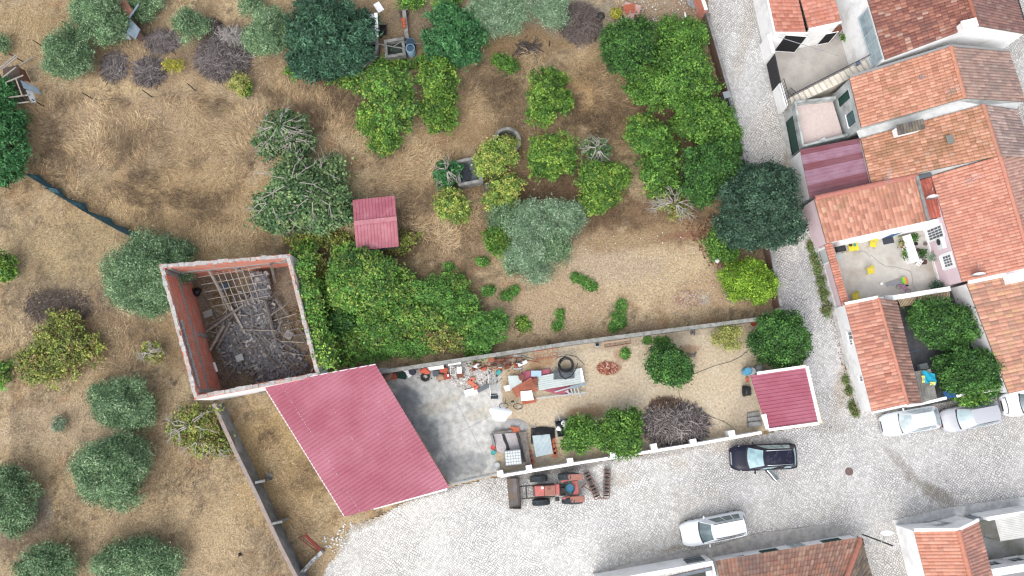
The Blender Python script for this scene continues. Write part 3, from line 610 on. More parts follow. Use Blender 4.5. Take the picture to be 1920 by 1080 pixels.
# pink alley face of the wing
aA,aB=f[3],f[0]; u,n,_=wall_frame(aA,aB)
MB().add([Vector((aA.x,aA.y,.3))-n*.07,Vector((aB.x,aB.y,.3))-n*.07,Vector((aB.x,aB.y,zF-.1))-n*.07,Vector((aA.x,aA.y,zF+.75))-n*.07],[(0,1,2,3)]).build('pink_render',mPink,h)
wA,wB=P(1562,466),P(1737,431); u2,n2,_=wall_frame(wA,wB)
strip_wall([wA-n2*.2,wB-n2*.2],.4,-.05,2.35).build('front_wall',mWhite,h)
s,_=on_wall(1662,446,wA,wB); opening(h,wA,wB,s-.55,s+.45,.03,1.95,kind='door',pane=mBlue,bars=None,frame=mWhite,fw=.05,name='blue_door',depth=.03)
# infill roof strip and cement gutter
g=[P(1743,411,zF+.1),P(1769,406,zF+.1),P(1746,332,zF+.5),P(1723,338,zF+.5)]
tiles(h,g,[S(206,92,72),S(196,84,66),S(214,104,82)],None,seed=12,name='infill_roof',wear=.08)
MB().bar(P(1741,414,zF+.25),P(1719,330,zF+1.05),.22,.12).build('cement_gutter',mConcW,h)
MB().bar(P(1722,333,zF+.9),P(1746,327,zF+.9),.3,.15).build('lead_flashing',M('lead',S(96,104,110)),h)
# courtyard
struct(MB().poly([P(a,b,.02) for a,b in ((1552,462),(1740,424),(1760,560),(1582,590))]).build('courtyard_floor',M('courtyard_cement',S(212,206,196),S(194,188,178),1.0,c3=S(176,162,146),scale3=.45)))
t=thing('courtyard_wall','pink courtyard wall with red tile coping facing the alley','wall',P(1545,490,0))
pa,pb=P(1553,457,1.55),P(1586,573,1.55)
u,n,_=wall_frame(pa,pb); strip_wall([pa,pb],.3,-.05,1.5).build('wall_body',mPink,t)
pw=P(1556,470,1.5); 
tiles(t,[pa+n*.28+Vector((0,0,-.02)),pb+n*.28+Vector((0,0,-.02)),pb-n*.25+Vector((0,0,.1)),pa-n*.25+Vector((0,0,.1))],[S(224,138,110),S(214,126,98)],None,tw=.2,tc=.5,seed=13,name='tile_coping')
MB().add([Vector((pa.x,pa.y,0))+n*.16,Vector((pb.x,pb.y,0))+n*.16,Vector((pb.x,pb.y,.28))+n*.16,Vector((pa.x,pa.y,.28))+n*.16],[(0,1,2,3)]).build('white_plinth',mWhite,t)
opening(t,pa+n*.15,pb+n*.15,.25,1.25,.05,1.4,kind='door',pane=M('pale_door',S(206,216,214)),bars=None,frame=mWhite,fw=.12,name='gate_door')
t=thing('courtyard_wall','thick white wall closing the courtyard above the slatted pergola','wall',P(1700,560,0))
pts=[P(1583,570,1.5),P(1690,556,1.6),P(1782,541,1.6)]
strip_wall(pts,.34,-.05,[1.5,1.6,1.6]).build('wall_body',mWhite,t); MB().box(P(1666,559,1.66)-Vector((0,.05,0)),(.55,.5,.16),R(8)).build('chimney_slab',M('pale_slab',S(220,220,216),S(196,196,192),3),t)
t=thing('planter_wall','low white wall with pots dividing the courtyard','wall',P(1710,470,0))
pa,pb=P(1700,441,.75),P(1717,491,.75); strip_wall([pa,pb],.62,.0,.75).build('wall_body',mWhite,t)
# ---------- house G : right-hand weathered roof ----------
zG=2.3
h=thing('house','white house with mottled orange brown roof beside the parked white hatchback','house',P(1880,630,0),0,'houses in the row along the alley')
g=[P(1812,531,zG),P(1891,738,zG),P(2040,705,zG+1.4),P(1965,500,zG+1.4)]
tiles(h,g,[S(214,142,112),S(200,134,108),S(222,152,120),S(186,132,108),S(208,150,112)],S(168,136,110),.5,seed=14,tw=.27,tc=.5,amp=.04,lich2=S(226,166,110))
ring_walls(h,g,mWhite,.06,.1)
MB().bar(P(1815,529,zG+.2),P(1966,498,zG+1.55),.3,.2).build('parapet',mWhite,h); MB().bar(g[1]+Vector((0,-.06,0)),g[2]+Vector((0,-.06,0)),.12,.14).build('parapet',mWhite,h)
MB().box(P(1907,520,zG+.95),(1.6,.7,.7),R(12)).build('chimney',mWhite,h)
# ---------- house H : low house at the alley corner ----------
zH=2.0
h=thing('house','low white house on the alley corner with old orange roof, brown on its far slope','house',P(1640,670,0),0,'houses in the row along the alley')
e0,e1=P(1583.5,571,zH),P(1635,773,zH); r0,r1=P(1646,558.5,zH+.75),P(1702,758,zH+.75); f0,f1=P(1681,564,zH+.35),P(1727,757,zH+.35)
tiles(h,[e0,e1,r1,r0],[S(220,136,108),S(208,124,98),S(228,148,120),S(198,122,100)],S(190,130,110),.4,seed=15,tw=.24,tc=.44,amp=.045,wear=.1,lich2=S(206,150,130))
tiles(h,[f1,f0,r0,r1],[S(156,112,98),S(146,104,92),S(172,122,104)],S(126,98,88),.5,seed=16,lich2=S(190,160,146))  # brown far slope mixes lichen tone with painted shade
ridge(h,r0,r1,S(222,138,110),r=.1)
wl,q=ring_walls(h,[e0,e1,r1,f1,f0,r0],mWhite,.04,.1)
for a,b in (((1593,636),(1597,622)),((1595,646),(1598,638)),((1614,714),(1617,706))):
    op_px(h,q[0],q[1],a,b,kind='window',pane=wpane,bars=(2,1),fw=.05)
MB().bar(e1+Vector((-.05,-.04,.02)),r1+Vector((0,-.04,.02)),.14,.12).bar(r1+Vector((.02,-.04,.02)),f1+Vector((0,-.04,.02)),.14,.12).build('parapet',mWhite,h); MB().bar(e0+Vector((0,.05,.03)),r0+Vector((0,.05,.03)),.2,.14).build('parapet',mWhite,h)
# small courtyard behind it
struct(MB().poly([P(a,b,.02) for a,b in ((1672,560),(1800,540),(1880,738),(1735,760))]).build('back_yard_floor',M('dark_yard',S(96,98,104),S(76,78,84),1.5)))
t=thing('lean_to','grey corrugated fibre cement lean-to beside the old orange roof','lean-to',P(1740,720,0))
lq=[P(1725,757,1.75),P(1757,746,1.75),P(1745,692,1.75),P(1712,697,1.75)]
mFib=M('fibre_cement',S(150,148,140),S(116,114,108),1.6,bump=.2)
metal_roof(t,lq,mFib,.18,.035); 
for p in lq: MB().tube([(p.x*.999,p.y,0),(p.x*.999,p.y,1.7)],.04,6).build('post',mEave,t)
t=thing('pergola','slatted wooden pergola against the white courtyard wall','pergola',P(1730,565,0)); mb=MB(); bm2=MB()
pa,pb=P(1684,562,1.45),P(1779,547,1.45); pc,pd=P(1690,574,1.35),P(1780,560,1.35)
for i in range(34):
    a=pa.lerp(pb,i/33); b=pc.lerp(pd,i/33); mb.bar(a,b,.055,.05)
mb.build('slat',M('pergola_wood',S(206,180,140),S(176,150,112),4),t); bm2.bar(pa-Vector((0,0,.08)),pb-Vector((0,0,.08)),.08,.1).bar(pc-Vector((0,0,.08)),pd-Vector((0,0,.08)),.08,.1)
for p in (pa,pb,pc,pd): bm2.tube([(p.x,p.y,0),(p.x,p.y,1.3)],.05,6)
bm2.build('beam',M('pergola_beam',S(150,124,92)),t)
t=thing('front_wall','white street wall with blue gate behind the grey parked car','wall',P(1760,750,0))
pts=[P(1703,761,1.6),P(1737,755,1.6),P(1775,746,1.6)]; strip_wall(pts,.2,-.05,1.6).build('wall_body',mWhite,t)
pts=[P(1790,743,1.3),P(1840,735,1.5),P(1880,728,1.5)]; strip_wall(pts,.2,-.05,1.5).build('wall_body',mWhite,t)
strip_wall([P(1770,741,1.5),P(1792,738,1.5)],.5,1.42,1.5).build('gate',M('deep_blue',S(30,90,160)),t)
# ---------- house I : bottom house, hipped roof ----------
zI=1.95
h=thing('house','low white house with hipped weathered roof along the bottom street edge','house',P(1500,1040,0),0,'houses on the bottom side of the street')
e0,e1=P(1343,1051.5,zI),P(1614,1007,zI); r1=P(1580,1100,zI+1.5); r0=P(1360,1136,zI+1.5)
IR=[S(186,136,112),S(172,120,102),S(196,148,122),S(200,132,104)]
tiles(h,[e0,e1,r1,r0],IR,S(150,118,108),.55,seed=17,lich2=S(206,120,88))
tiles(h,[e1,P(1648,1130,zI),r1+Vector((.6,-1.2,0)),r1],[S(136,116,98),S(120,104,90),S(150,124,102)],S(112,104,88),.6,seed=18,lich2=S(120,110,110))
ridge(h,e1+Vector((0,-.05,.05)),r1,S(206,124,100),r=.15,name='hip_cap')
wl,q=ring_walls(h,[e0,e1,P(1648,1130,zI),P(1380,1180,zI)],mWhite,.12,.1)
for a,b in (((1417.5,1030.5),(1456,1030.5)),((1533.5,1012.5),(1572,1010.5))):
    s0,_=on_wall(*a,q[0],q[1]); s1,_=on_wall(*b,q[0],q[1])
    o=opening(h,q[0],q[1],s0,s1,.75,1.55,kind='window',pane=mGreenP,bars=(2,1),frame=mGreenP,fw=.03,name='green_shutter')
s0,_=on_wall(1478,1016,q[0],q[1]); opening(h,q[0],q[1],s0-.5,s0+.55,.03,1.75,kind='door',pane=M('glass_door',S(196,208,206),S(160,176,178),3),bars=(2,2),name='front_door')
s0,_=on_wall(1380,1037,q[0],q[1]); opening(h,q[0],q[1],s0-.3,s0+.25,1.1,1.4,kind='window',pane=mDark,bars=None,fw=.03)
# ---------- J ----------
zJ=2.6
h=thing('house','white flat walled building with barred window and grey sheet roof strip at the bottom edge','house',P(1260,1070,0),0,'houses on the bottom side of the street')
j=[P(1128,1094,zJ),P(1338,1057,zJ),P(1346,1085,zJ),P(1140,1128,zJ)]
strip_wall([P(1120,1095,zJ),P(1336,1056,zJ),P(1347,1110,zJ)],.3,-.05,zJ).build('wall',mWhite,h)
metal_roof(h,[P(1176,1095,zJ-.1)+Vector((0,-.1,0)),P(1334,1063,zJ-.1),P(1343,1067,zJ-.3)+Vector((0,0,0)),P(1225,1094,zJ-.3)],M('dark_sheet',S(140,150,160),S(112,120,130),1),.2,.02,name='roof')
A,B=P(1120,1098,0),P(1336,1059,0)
A,B=[P(1120,1095,zJ),P(1336,1056,zJ)]; u,n,_=wall_frame(A,B); A2=A+n*.15; B2=B+n*.15
s0,_=on_wall(1284,1052,A2,B2); s1,_=on_wall(1315,1046,A2,B2)
o=opening(h,A2,B2,s0,s1,.9,2.1,kind='window',pane=mGlass,bars=(2,2),frame=M('grey_frame',S(120,126,134)),fw=.04,name='barred_window')
gm=MB(); u,n,_=wall_frame(A2,B2); b0=Vector((A2.x,A2.y,0))
for i in range(6):
    c_=b0+u*(s0+(s1-s0)*(i+.5)/6)+n*.12+Vector((0,0,.95)); gm.torus(c_,.1,.012,14,4,m=Matrix.Rotation(math.atan2(u.y,u.x),4,'Z')@Matrix.Rotation(R(90),4,'X'))
gm.bar(b0+u*s0+n*.12+Vector((0,0,.82)),b0+u*s1+n*.12+Vector((0,0,.82)),.02,.02); gm.build('window_grille',mIron,o)
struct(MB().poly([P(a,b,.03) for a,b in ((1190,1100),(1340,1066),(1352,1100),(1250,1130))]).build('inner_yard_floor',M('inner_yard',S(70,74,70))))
# ---------- K : bottom right house ----------
zK=2.75
h=thing('house','white gabled house with clean orange roof at the bottom right corner of the street','house',P(1760,1030,0),0,'houses on the bottom side of the street')
e0,e1=P(1713,995,zK),P(1752,1150,zK); r0,r1=P(1796,994,zK+.9),P(1836,1150,zK+.9); f0,f1=P(1833,976,zK),P(1876,1140,zK)
tiles(h,[e0,e1,r1,r0],[S(232,146,114),S(226,138,106),S(236,154,124)],S(196,130,108),.3,seed=19,wear=.08)
tiles(h,[f1,f0,r0,r1],[S(206,136,116),S(196,128,110),S(212,144,124)],S(170,126,114),.5,seed=20)  # far slope slightly darker, shade worked into the tile colours
ridge(h,r0,r1,S(222,136,108),r=.15)
wl,q=ring_walls(h,[e0,e1,r1,f1,f0,r0],mWhite,.02,.06)
MB().bar(e0+Vector((0,.06,.06)),r0+Vector((0,.06,.06)),.2,.16).bar(r0+Vector((.02,.06,.06)),f0+Vector((0,.06,.06)),.2,.16).build('parapet',mWhite,h)
A,B=q[0],q[4]; 
for sx in (1748,1764):
    s,_=on_wall(sx,976,A,B); opening(h,A,B,s-.35,s+.35,1.0,1.7,kind='window',pane=M('white_shutter',(.7,.7,.7)),bars=None,fw=.03,sill=False,depth=.02)
# L: yard wall and corrugated lean-to right of K
t=thing('boundary_wall','long white yard wall right of the gabled house at the bottom edge','wall',P(1850,965,0))
pts=[P(1850,973,2.0),P(1945,957,2.0)]; strip_wall(pts,.2,-.05,2.0).build('wall_body',mWhite,t); copings(t,pts,.26,2.0,mWhite,3)
pts=[P(1832,974,1.6),P(1849,972,1.6)]; strip_wall(pts,.06,.05,1.6).build('gate',M('grey_gate',S(150,160,170)),t)
t=thing('lean_to','pale corrugated lean-to roof in the yard behind the white wall','lean-to',P(1900,990,0))
lq=[P(1864,970,2.0),P(1876,1015,2.0),P(1950,1003,2.1),P(1940,958,2.1)]; metal_roof(t,lq,M('pale_sheet',S(222,222,216),S(204,204,198),1.5),.12,.02)
for p in lq: MB().tube([(p.x,p.y,0),(p.x,p.y,1.95)],.04,6).build('post',mGrey,t)
struct(MB().poly([P(a,b,.03) for a,b in ((1800,975),(1960,950),(1960,1090),(1860,1090))]).build('side_yard_floor',M('side_yard',S(120,118,104),S(160,164,164),.6)))
t=thing('house','white wall and roof edge with two dark windows in the bottom right corner','house',P(1890,1075,0),0,'houses on the bottom side of the street')
pa,pb=P(1856,1075,2.2),P(1960,1058,2.2); strip_wall([pa,pb],.5,-.05,2.2,).build('wall',mWhite,t)
u,n,_=wall_frame(pa,pb)
A2,B2=pa+n*.25,pb+n*.25
for s in (.9,2.6): opening(t,A2,B2,s-.35,s+.5,.5,1.5,kind='window',pane=mGlass,bars=(2,1))
MB().prism([tuple(p[:2]) for p in (P(1858,1080,2.1),P(1960,1063,2.1),P(1960,1110,2.1),P(1866,1110,2.1))],1.9,2.1).build('roof',M('grey_roof',S(150,150,150)),t)
# ================= RUIN, CARPORT, SHEDS, FIELD WALLS, WELLS =================
def brick_mat(name,c1,c2,mortar,bw=.28,bh=.11):
    m=bpy.data.materials.new(name); m.use_nodes=True; t=m.node_tree; b=t.nodes['Principled BSDF']; b.inputs['Roughness'].default_value=.9; L=t.links.new
    tc=t.nodes.new('ShaderNodeTexCoord'); g=t.nodes.new('ShaderNodeNewGeometry'); s=t.nodes.new('ShaderNodeSeparateXYZ'); L(tc.outputs['Object'],s.inputs[0])
    ad=t.nodes.new('ShaderNodeMath'); L(s.outputs[0],ad.inputs[0]); L(s.outputs[1],ad.inputs[1]); c=t.nodes.new('ShaderNodeCombineXYZ'); L(ad.outputs[0],c.inputs[0]); L(s.outputs[2],c.inputs[1])
    k=t.nodes.new('ShaderNodeTexBrick'); k.inputs['Scale'].default_value=1; k.inputs['Brick Width'].default_value=bw; k.inputs['Row Height'].default_value=bh; k.inputs['Mortar Size'].default_value=.014
    k.inputs['Color1'].default_value=(*c1,1); k.inputs['Color2'].default_value=(*c2,1); k.inputs['Mortar'].default_value=(*mortar,1); L(c.outputs[0],k.inputs['Vector'])
    n=t.nodes.new('ShaderNodeTexNoise'); n.inputs['Scale'].default_value=1.6; n.inputs['Detail'].default_value=7; L(tc.outputs['Object'],n.inputs['Vector'])
    r=t.nodes.new('ShaderNodeMapRange'); r.inputs[1].default_value=.5; r.inputs[2].default_value=.75; L(n.outputs[0],r.inputs[0])
    x=t.nodes.new('ShaderNodeMix'); x.data_type='RGBA'; L(r.outputs[0],x.inputs[0]); L(k.outputs['Color'],x.inputs[6]); x.inputs[7].default_value=(*mortar,1); L(x.outputs[2],b.inputs['Base Color'])
    bp=t.nodes.new('ShaderNodeBump'); bp.inputs['Distance'].default_value=.02; bp.inputs['Strength'].default_value=.6; bp.invert=True; L(k.outputs['Fac'],bp.inputs['Height']); L(bp.outputs[0],b.inputs['Normal'])
    return m
mBrick=brick_mat('hollow_brick',S(216,112,82,sat=.92,k=1.55),S(186,90,66,sat=.92,k=1.4),S(190,156,140,k=1.4)); mBrickOld=brick_mat('old_brick',S(160,112,90),S(140,96,80),S(120,104,96))
mCopB=M('broken_brick_top',S(160,160,160),S(206,200,194),3,c3=S(206,164,144),scale3=.9,bump=.5)
# ---- roofless brick ruin ----
zR=4.7; ZC=[4.7,2.9,2.8,4.8]          # lean-to ruin: tall left wall, low right wall
corners=[P(298,496,ZC[0]),P(543,476,ZC[1]),P(601,705,ZC[2]),P(365,750,ZC[3])]
TL,TR,BR_,BL=corners; ctr=(TL+TR+BR_+BL)/4
rn=thing('ruined_building','roofless orange brick ruin with its floor full of fallen roof beams and slates','ruin',(ctr.x,ctr.y,0))
th=.30
def inward(a,b):
    u=(b-a); u.z=0; u.normalize(); n=Vector((-u.y,u.x,0)); return n if n.dot(ctr-a)>0 else -n
def inset_poly(pts,d):
    out=[]
    for i in range(len(pts)):
        na=inward(pts[i-1],pts[i]); nb=inward(pts[i],pts[(i+1)%len(pts)]); m=(na+nb); m=m/max(.3,m.dot(na)); out.append(pts[i]+m*d)
    return out
inn=inset_poly(corners,th)
for i in range(4):
    a,b=corners[i],corners[(i+1)%4]; ai,bi=inn[i],inn[(i+1)%4]; z0=-.05; za,zb=ZC[i]-.001*i,ZC[(i+1)%4]-.001*i
    vs=[(a.x,a.y,z0),(b.x,b.y,z0),(bi.x,bi.y,z0),(ai.x,ai.y,z0),(a.x,a.y,za),(b.x,b.y,zb),(bi.x,bi.y,zb),(ai.x,ai.y,za)]
    o=MB().add(vs,[(4,5,6,7),(2,3,7,6)]).build('brick_wall',mBrick,rn)
    MB().add(vs,[(0,1,5,4)]).build('outer_render',mWhite,o)
    q=subdiv_line([Vector((*((a+ai)/2)[:2],za)),Vector((*((b+bi)/2)[:2],zb))],.36); rr=random.Random(i); cb=MB(); lat=inward(a,b)
    for k in range(len(q)-1):
        s_=q[k].lerp(q[k+1],.01); e_=q[k].lerp(q[k+1],.99); hh=rr.uniform(.03,.13); w_=rr.uniform(.16,.30); o_=lat*rr.uniform(-.04,.04); cb.bar(s_+Vector((0,0,hh/2))+o_,e_+Vector((0,0,hh/2))+o_,w_,hh)
    cb.build('coping_blocks',mCopB,o)
    n=inward(a,b); bm_=MB(); zt_=[2.6,1.7,1.7,2.6]; bm_.bar(Vector((ai.x,ai.y,zt_[i]))+n*.02,Vector((bi.x,bi.y,zt_[(i+1)%4]))+n*.02,.06,.30)
    if i in (0,3):
        for t_ in (.03,.5,.97):
            p=ai.lerp(bi,t_); zz=(za*(1-t_)+zb*t_)-.15; zz=min(zz,1.9) if t_==.5 else zz; bm_.box((p.x+n.x*.03,p.y+n.y*.03,zz/2),(.3,.08,zz),math.atan2((bi-ai).y,(bi-ai).x))
    bm_.build('ring_beam',M('beam_concrete',S(176,172,168),S(150,146,142),4,bump=.2),o)
# left wall: row of upright slates drying on the wall head
sl_=MB(); a,b=inn[0],inn[3]
for k in range(46):
    p=a.lerp(b,.42+.52*k/46); sl_.box((p.x+.06,p.y,zR-.16),(.34,.16,.04),R(12),m=Matrix.Rotation(R(12),4,'Z')@Matrix.Rotation(R(35),4,'X'))
mSlate=M('slate',S(108,108,112),S(134,132,134),6,rough=.8,c3=S(90,90,96),scale3=2)
sl_.build('slate_row',mSlate,rn)
fl=[Vector((p.x,p.y,.03)) for p in inn]
struct(painted_sheet('ruin_floor',[tuple(p[:2]) for p in fl],.03,.1,S(128,112,98),[(.8,S(104,96,92),.45,.7,.9),(2.0,S(140,116,86),.6,.8,.7)],[],mGround,41))
# fallen beams, battens and slates
rr=random.Random(5)
mWood=M('grey_timber',S(140,132,124),S(108,100,94),5,bump=.3); mWood2=M('pale_timber',S(176,168,156),S(146,136,124),5)
beams=[((387,497,2.6),(433,583,.3)),((508,495,2.4),(516,530,.5)),((405,655,.3),(432,603,.9)),((393,657,.4),(420,610,.5)),((497,563,.7),(520,650,.3)),((516,560,.6),(540,590,.3)),((433,575,.5),(460,625,.3)),((386,622,.6),(455,572,.5)),((384,612,.5),(448,578,.5)),((452,618,.5),(517,620,.5)),((500,640,.5),(522,621,.4)),((515,633,.5),(560,660,.4)),((528,640,.5),(570,642,.4)),((518,700,.4),(540,660,.4)),((495,660,.5),(520,685,.4)),((470,560,.5),(500,565,.4)),((540,670,.3),(566,694,.3)),((460,705,.4),(500,690,.4)),((445,590,.5),(462,592,.5)),((530,610,.4),(560,600,.3))]
for i,(a,b) in enumerate(beams):
    t=MB(); w_=.16 if i<8 else .07
    t.bar(P(*a),P(*b),w_,w_*.9,rr.uniform(0,1)); o=t.build('fallen_beam',mWood if i%3 else mWood2)
    tag(o,'grey fallen roof beam lying on the rubble floor of the brick ruin','beam','fallen roof beams in the ruin')
g=thing('roof_batten_grid','leftover grid of thin roof battens with slates hanging in the ruin','roof frame',P(450,530,0))
ga,gb,gc,gd=P(396,512,1.9),P(470,500,2.1),P(493,567,.8),P(425,580,.7); f=quadf((ga,gb,gc,gd)); m=MB()
for k in range(7): m.bar(f(k/6.5,0),f(k/6.5,1),.05,.04)
m.build('rafter',mWood2,g); m=MB()
for k in range(5): m.bar(f(-.35,(k+.3)/5)+Vector((0,0,.05)),f(1.25,(k+.3)/5)+Vector((0,0,.05)),.045,.04)
m.build('batten',mWood2,g)
def slate_heap(name,pts,n,z,ang,parent=None,seed=0,sz=(.30,.15),regular=False):
    r=random.Random(seed); V=[];Cc=[]
    poly=[tuple(P(*p)[:2]) for p in pts]; xs=[p[0] for p in poly]; ys=[p[1] for p in poly]; c=0
    while c<n:
        x=r.uniform(min(xs),max(xs)); y=r.uniform(min(ys),max(ys))
        if not inpoly(np.array([x]),np.array([y]),poly)[0]: continue
        if not regular: x+=r.gauss(0,.35); y+=r.gauss(0,.35)
        c+=1; a=R(ang)+r.gauss(0,.25 if regular else .9); mt=Matrix.Rotation(a,3,'Z')@Matrix.Rotation(r.gauss(0,.25),3,'X')@Matrix.Rotation(r.gauss(0,.25),3,'Y')
        zz=z+r.uniform(0,.22); q=[mt@Vector((i*sz[0]/2,j*sz[1]/2,0))+Vector((x,y,zz)) for i,j in ((-1,-1),(1,-1),(1,1),(-1,1))]
        lo=[p-Vector((0,0,.02)) for p in q]
        k=r.uniform(.75,1.25); base=(S(116,116,122) if r.random()<.85 else S(166,162,158)); cc=[b_*k for b_ in base]
        V.append(q);Cc.append(cc)
        for i in range(4): V.append([q[i],lo[i],lo[(i+1)%4],q[(i+1)%4]]); Cc.append(cc)
    return np_mesh(name,np.array(V,float),4,np.array(Cc),mTile,parent)
o=slate_heap('slate_heap',[(476,515),(510,515),(512,560),(480,562)],260,.75,-70,seed=1,regular=True,sz=(.3,.2)); tag(o,'patch of dark slates still overlapping on battens in the ruin','slates','slate heaps in the ruin')
for i,(pts,n,lab) in enumerate((([(455,560),(505,560),(500,610),(455,615)],520,'heap of dark slates in the middle of the ruin floor'),([(420,612),(515,610),(525,680),(430,690)],1250,'wide heap of broken slates on the lower half of the ruin floor'),([(500,655),(560,660),(575,705),(480,720)],560,'slates scattered in the lower right corner of the ruin'))):
    o=slate_heap('slate_heap',pts,n,.08,-60+40*i,seed=10+i); tag(o,lab,'slates','slate heaps in the ruin')
for k in range(85):
    x=rr.uniform(392,585); y=rr.uniform(560,712); l=rr.uniform(.6,2.6); a=rr.uniform(0,3.14); p=P(x,y,.12+rr.uniform(0,.45)); d_=Vector((math.cos(a),math.sin(a),rr.uniform(-.12,.12)))*l/2
    if not inpoly(np.array([p.x+d_.x,p.x-d_.x]),np.array([p.y+d_.y,p.y-d_.y]),[(q.x,q.y) for q in inset_poly(corners,.4)]).all(): continue
    tag(MB().bar(p-d_,p+d_,rr.uniform(.035,.07),.035).build('fallen_batten',rr.choice([mWood,mWood2,mWood])),'thin grey broken batten among the slates on the ruin floor','batten','broken battens in the ruin')
m=MB(); m.box(P(449,671,.45),(.55,.5,.08),R(20)); o=m.build('sink_basin',M('pale_enamel',S(180,186,186),S(150,156,156),5)); tag(o,'pale square basin lying on the slates in the ruin','basin')
o=MB().blob(P(369,547,.3),(.32,.32,.3),3,.2).build('black_bag',M('black_plastic',(.015,.015,.017),rough=.35),smooth=True); tag(o,'black plastic sack in the upper left corner of the ruin','bag')
o=MB().box(P(421,538,.25),(.45,.5,.35),R(12)).box(P(421,538,.44),(.5,.55,.03),R(12)).build('blue_crate',M('dusty_blue',S(70,100,124))); tag(o,'dusty blue crate under the roof battens in the ruin','crate')
for (px,py,l,w_,a,lab) in ((390,588,.7,.5,20,'grey cement board by the left wall of the ruin'),(541,628,.6,.6,-30,'grey square board on the right side of the ruin floor')):
    o=MB().box(P(px,py,.25),(l,w_,.05),R(a)).box(P(px,py,.29),(l*.9,.05,.03),R(a)).build('loose_board',M('board_grey',S(150,148,146))); tag(o,lab,'board')
o=MB().lathe([(.09,0),(.1,.3),(.1,.75),(.0001,.78)],(0,0,0),12).build('fallen_pipe',mWhite,None); o.location=P(401,680,.2); o.rotation_euler=(R(80),0,R(25)); tag(o,'white plastic pipe leaning at the foot of the ruin left wall','pipe')
# ---- carport ----
zc=3.0
cq=[P(493,722,zc),P(646,969,zc-.35),P(843,914,zc-.35),P(704,683,zc)]
t=thing('carport','large carport with faded red ribbed metal roof beside the ruin','carport',P(680,830,0))
# ribs run along the upper-left to right direction
le=(cq[1]-cq[0]).normalized(); metal_roof_dir(t,cq,Vector((-le.y,le.x,0)),mRedMetal,.27,.045)
sp=MB(); rr=random.Random(8); fq=quadf(cq)
nrm=(cq[1]-cq[0]).cross(cq[3]-cq[0]).normalized(); nrm=nrm if nrm.z>0 else -nrm
for i in range(150):
    u=rr.random(); v=rr.choice([.15,.15,.15,.45,.68,.85]); p=fq(min(.99,max(.01,u)),min(.99,max(.01,v+rr.gauss(0,.003))))+nrm*.052; d=rr.uniform(.02,.045)
    sp.box(p,(d,d,.012),rr.random())
MB().bar(cq[0]+Vector((0,0,-.05)),cq[1]+Vector((0,0,-.05)),.06,.12).bar(cq[0]+Vector((0,0,-.05)),cq[3]+Vector((0,0,-.05)),.06,.12).build('edge_trim',M('white_trim',S(240,226,230)),t)
sp.build('screw_washers',M('washer',S(226,196,206)),t)
for p in (fq(.04,.03),fq(.5,.02),fq(.96,.03),fq(.04,.97),fq(.5,.97),fq(.96,.96)): MB().box((p.x,p.y,(p.z-.1)/2),(.14,.14,p.z-.1)).build('post',mGrey,t)
t=thing('carport_wall','white rendered wall under the lower edge of the red carport roof','wall',P(800,925,0))
pa,pb=P(700,953,2.4),P(838,916,2.4); strip_wall([pa,pb],.2,-.05,2.4).build('wall_body',mWhite,t)
# ---- small red gable shed in the orchard ----
t=thing('garden_shed','small shed with faded red ribbed gable roof between the big fig and the dry orchard','shed',P(704,415,0))
z=2.1; A_,B_,Cc_,D_=P(661,375,z),P(740,367,z),P(748,462,z),P(668,470,z); rL,rR=P(664,419,z+.35),P(744,410,z+.35)
mPinkM=M('pink_sheet_metal',S(196,104,120),S(184,88,106),1,rough=.45,c3=S(206,130,142),scale3=.9)
metal_roof(t,[A_,B_,rR,rL],mPinkM,.24,.04); metal_roof(t,[D_,Cc_,rR,rL],mPinkM,.24,.04)
MB().bar(rL+Vector((0,0,.05)),rR+Vector((0,0,.05)),.34,.03).build('ridge_cap',M('pink_ridge',S(206,128,138),S(190,106,120),3),t)
ring_walls(t,[A_,B_,rR,Cc_,D_,rL],mConcW,.25,.12)
# ---- red shed at the street corner ----
t=thing('street_shed','small white walled shed with red ribbed roof at the corner of street and alley','shed',P(1470,745,0))
z=2.4; q=[P(1406,704,z),P(1431,777,z),P(1441,804,z),P(1535,791,z),P(1511,688,z)]
metal_roof(t,[P(1406.5,704,z),P(1439,804.5,z),P(1534,790,z),P(1510,689,z)],mRedMetal,.25,.045)
ring_walls(t,[P(1428,703,z),P(1456,802.5,z),P(1534,790,z),P(1510,689,z)],mWhite,.02,.06)
U=Vector((0,0,.05)); 
MB().bar(P(1512,687,z)+U,P(1536.5,792.5,z)+U,.22,.16).build('parapet',mWhite,t)
MB().bar(P(1441,806,z)+U,P(1535,793.6,z)+U,.2,.16).build('parapet',mWhite,t)
MB().bar(P(1419,700,z)+U,P(1510,687,z)+U,.2,.16).build('parapet',mWhite,t)
MB().add([P(a,b,z+.07) for a,b in ((1427,778),(1436.5,775.5),(1442.5,804.5),(1436,805))]+[P(a,b,z-.2) for a,b in ((1427,778),(1436.5,775.5),(1442.5,804.5),(1436,805))],[(0,1,2,3),(7,6,5,4),(0,4,5,1),(1,5,6,2),(2,6,7,3),(3,7,4,0)]).build('white_ledge',mWhite,t)
t=thing('concrete_steps','worn concrete steps up to the street corner shed','steps',P(1418,795,0))
for i,(a,b,z) in enumerate((((1402,779),(1424,776),.15),((1403,788),(1426,785),.3),((1404,797),(1429,794),.45))):
    pa,pb=P(*a,z),P(*b,z); strip_wall([pa,pb],.34,-.05+.001*i,z).build('step',mConcW,t)
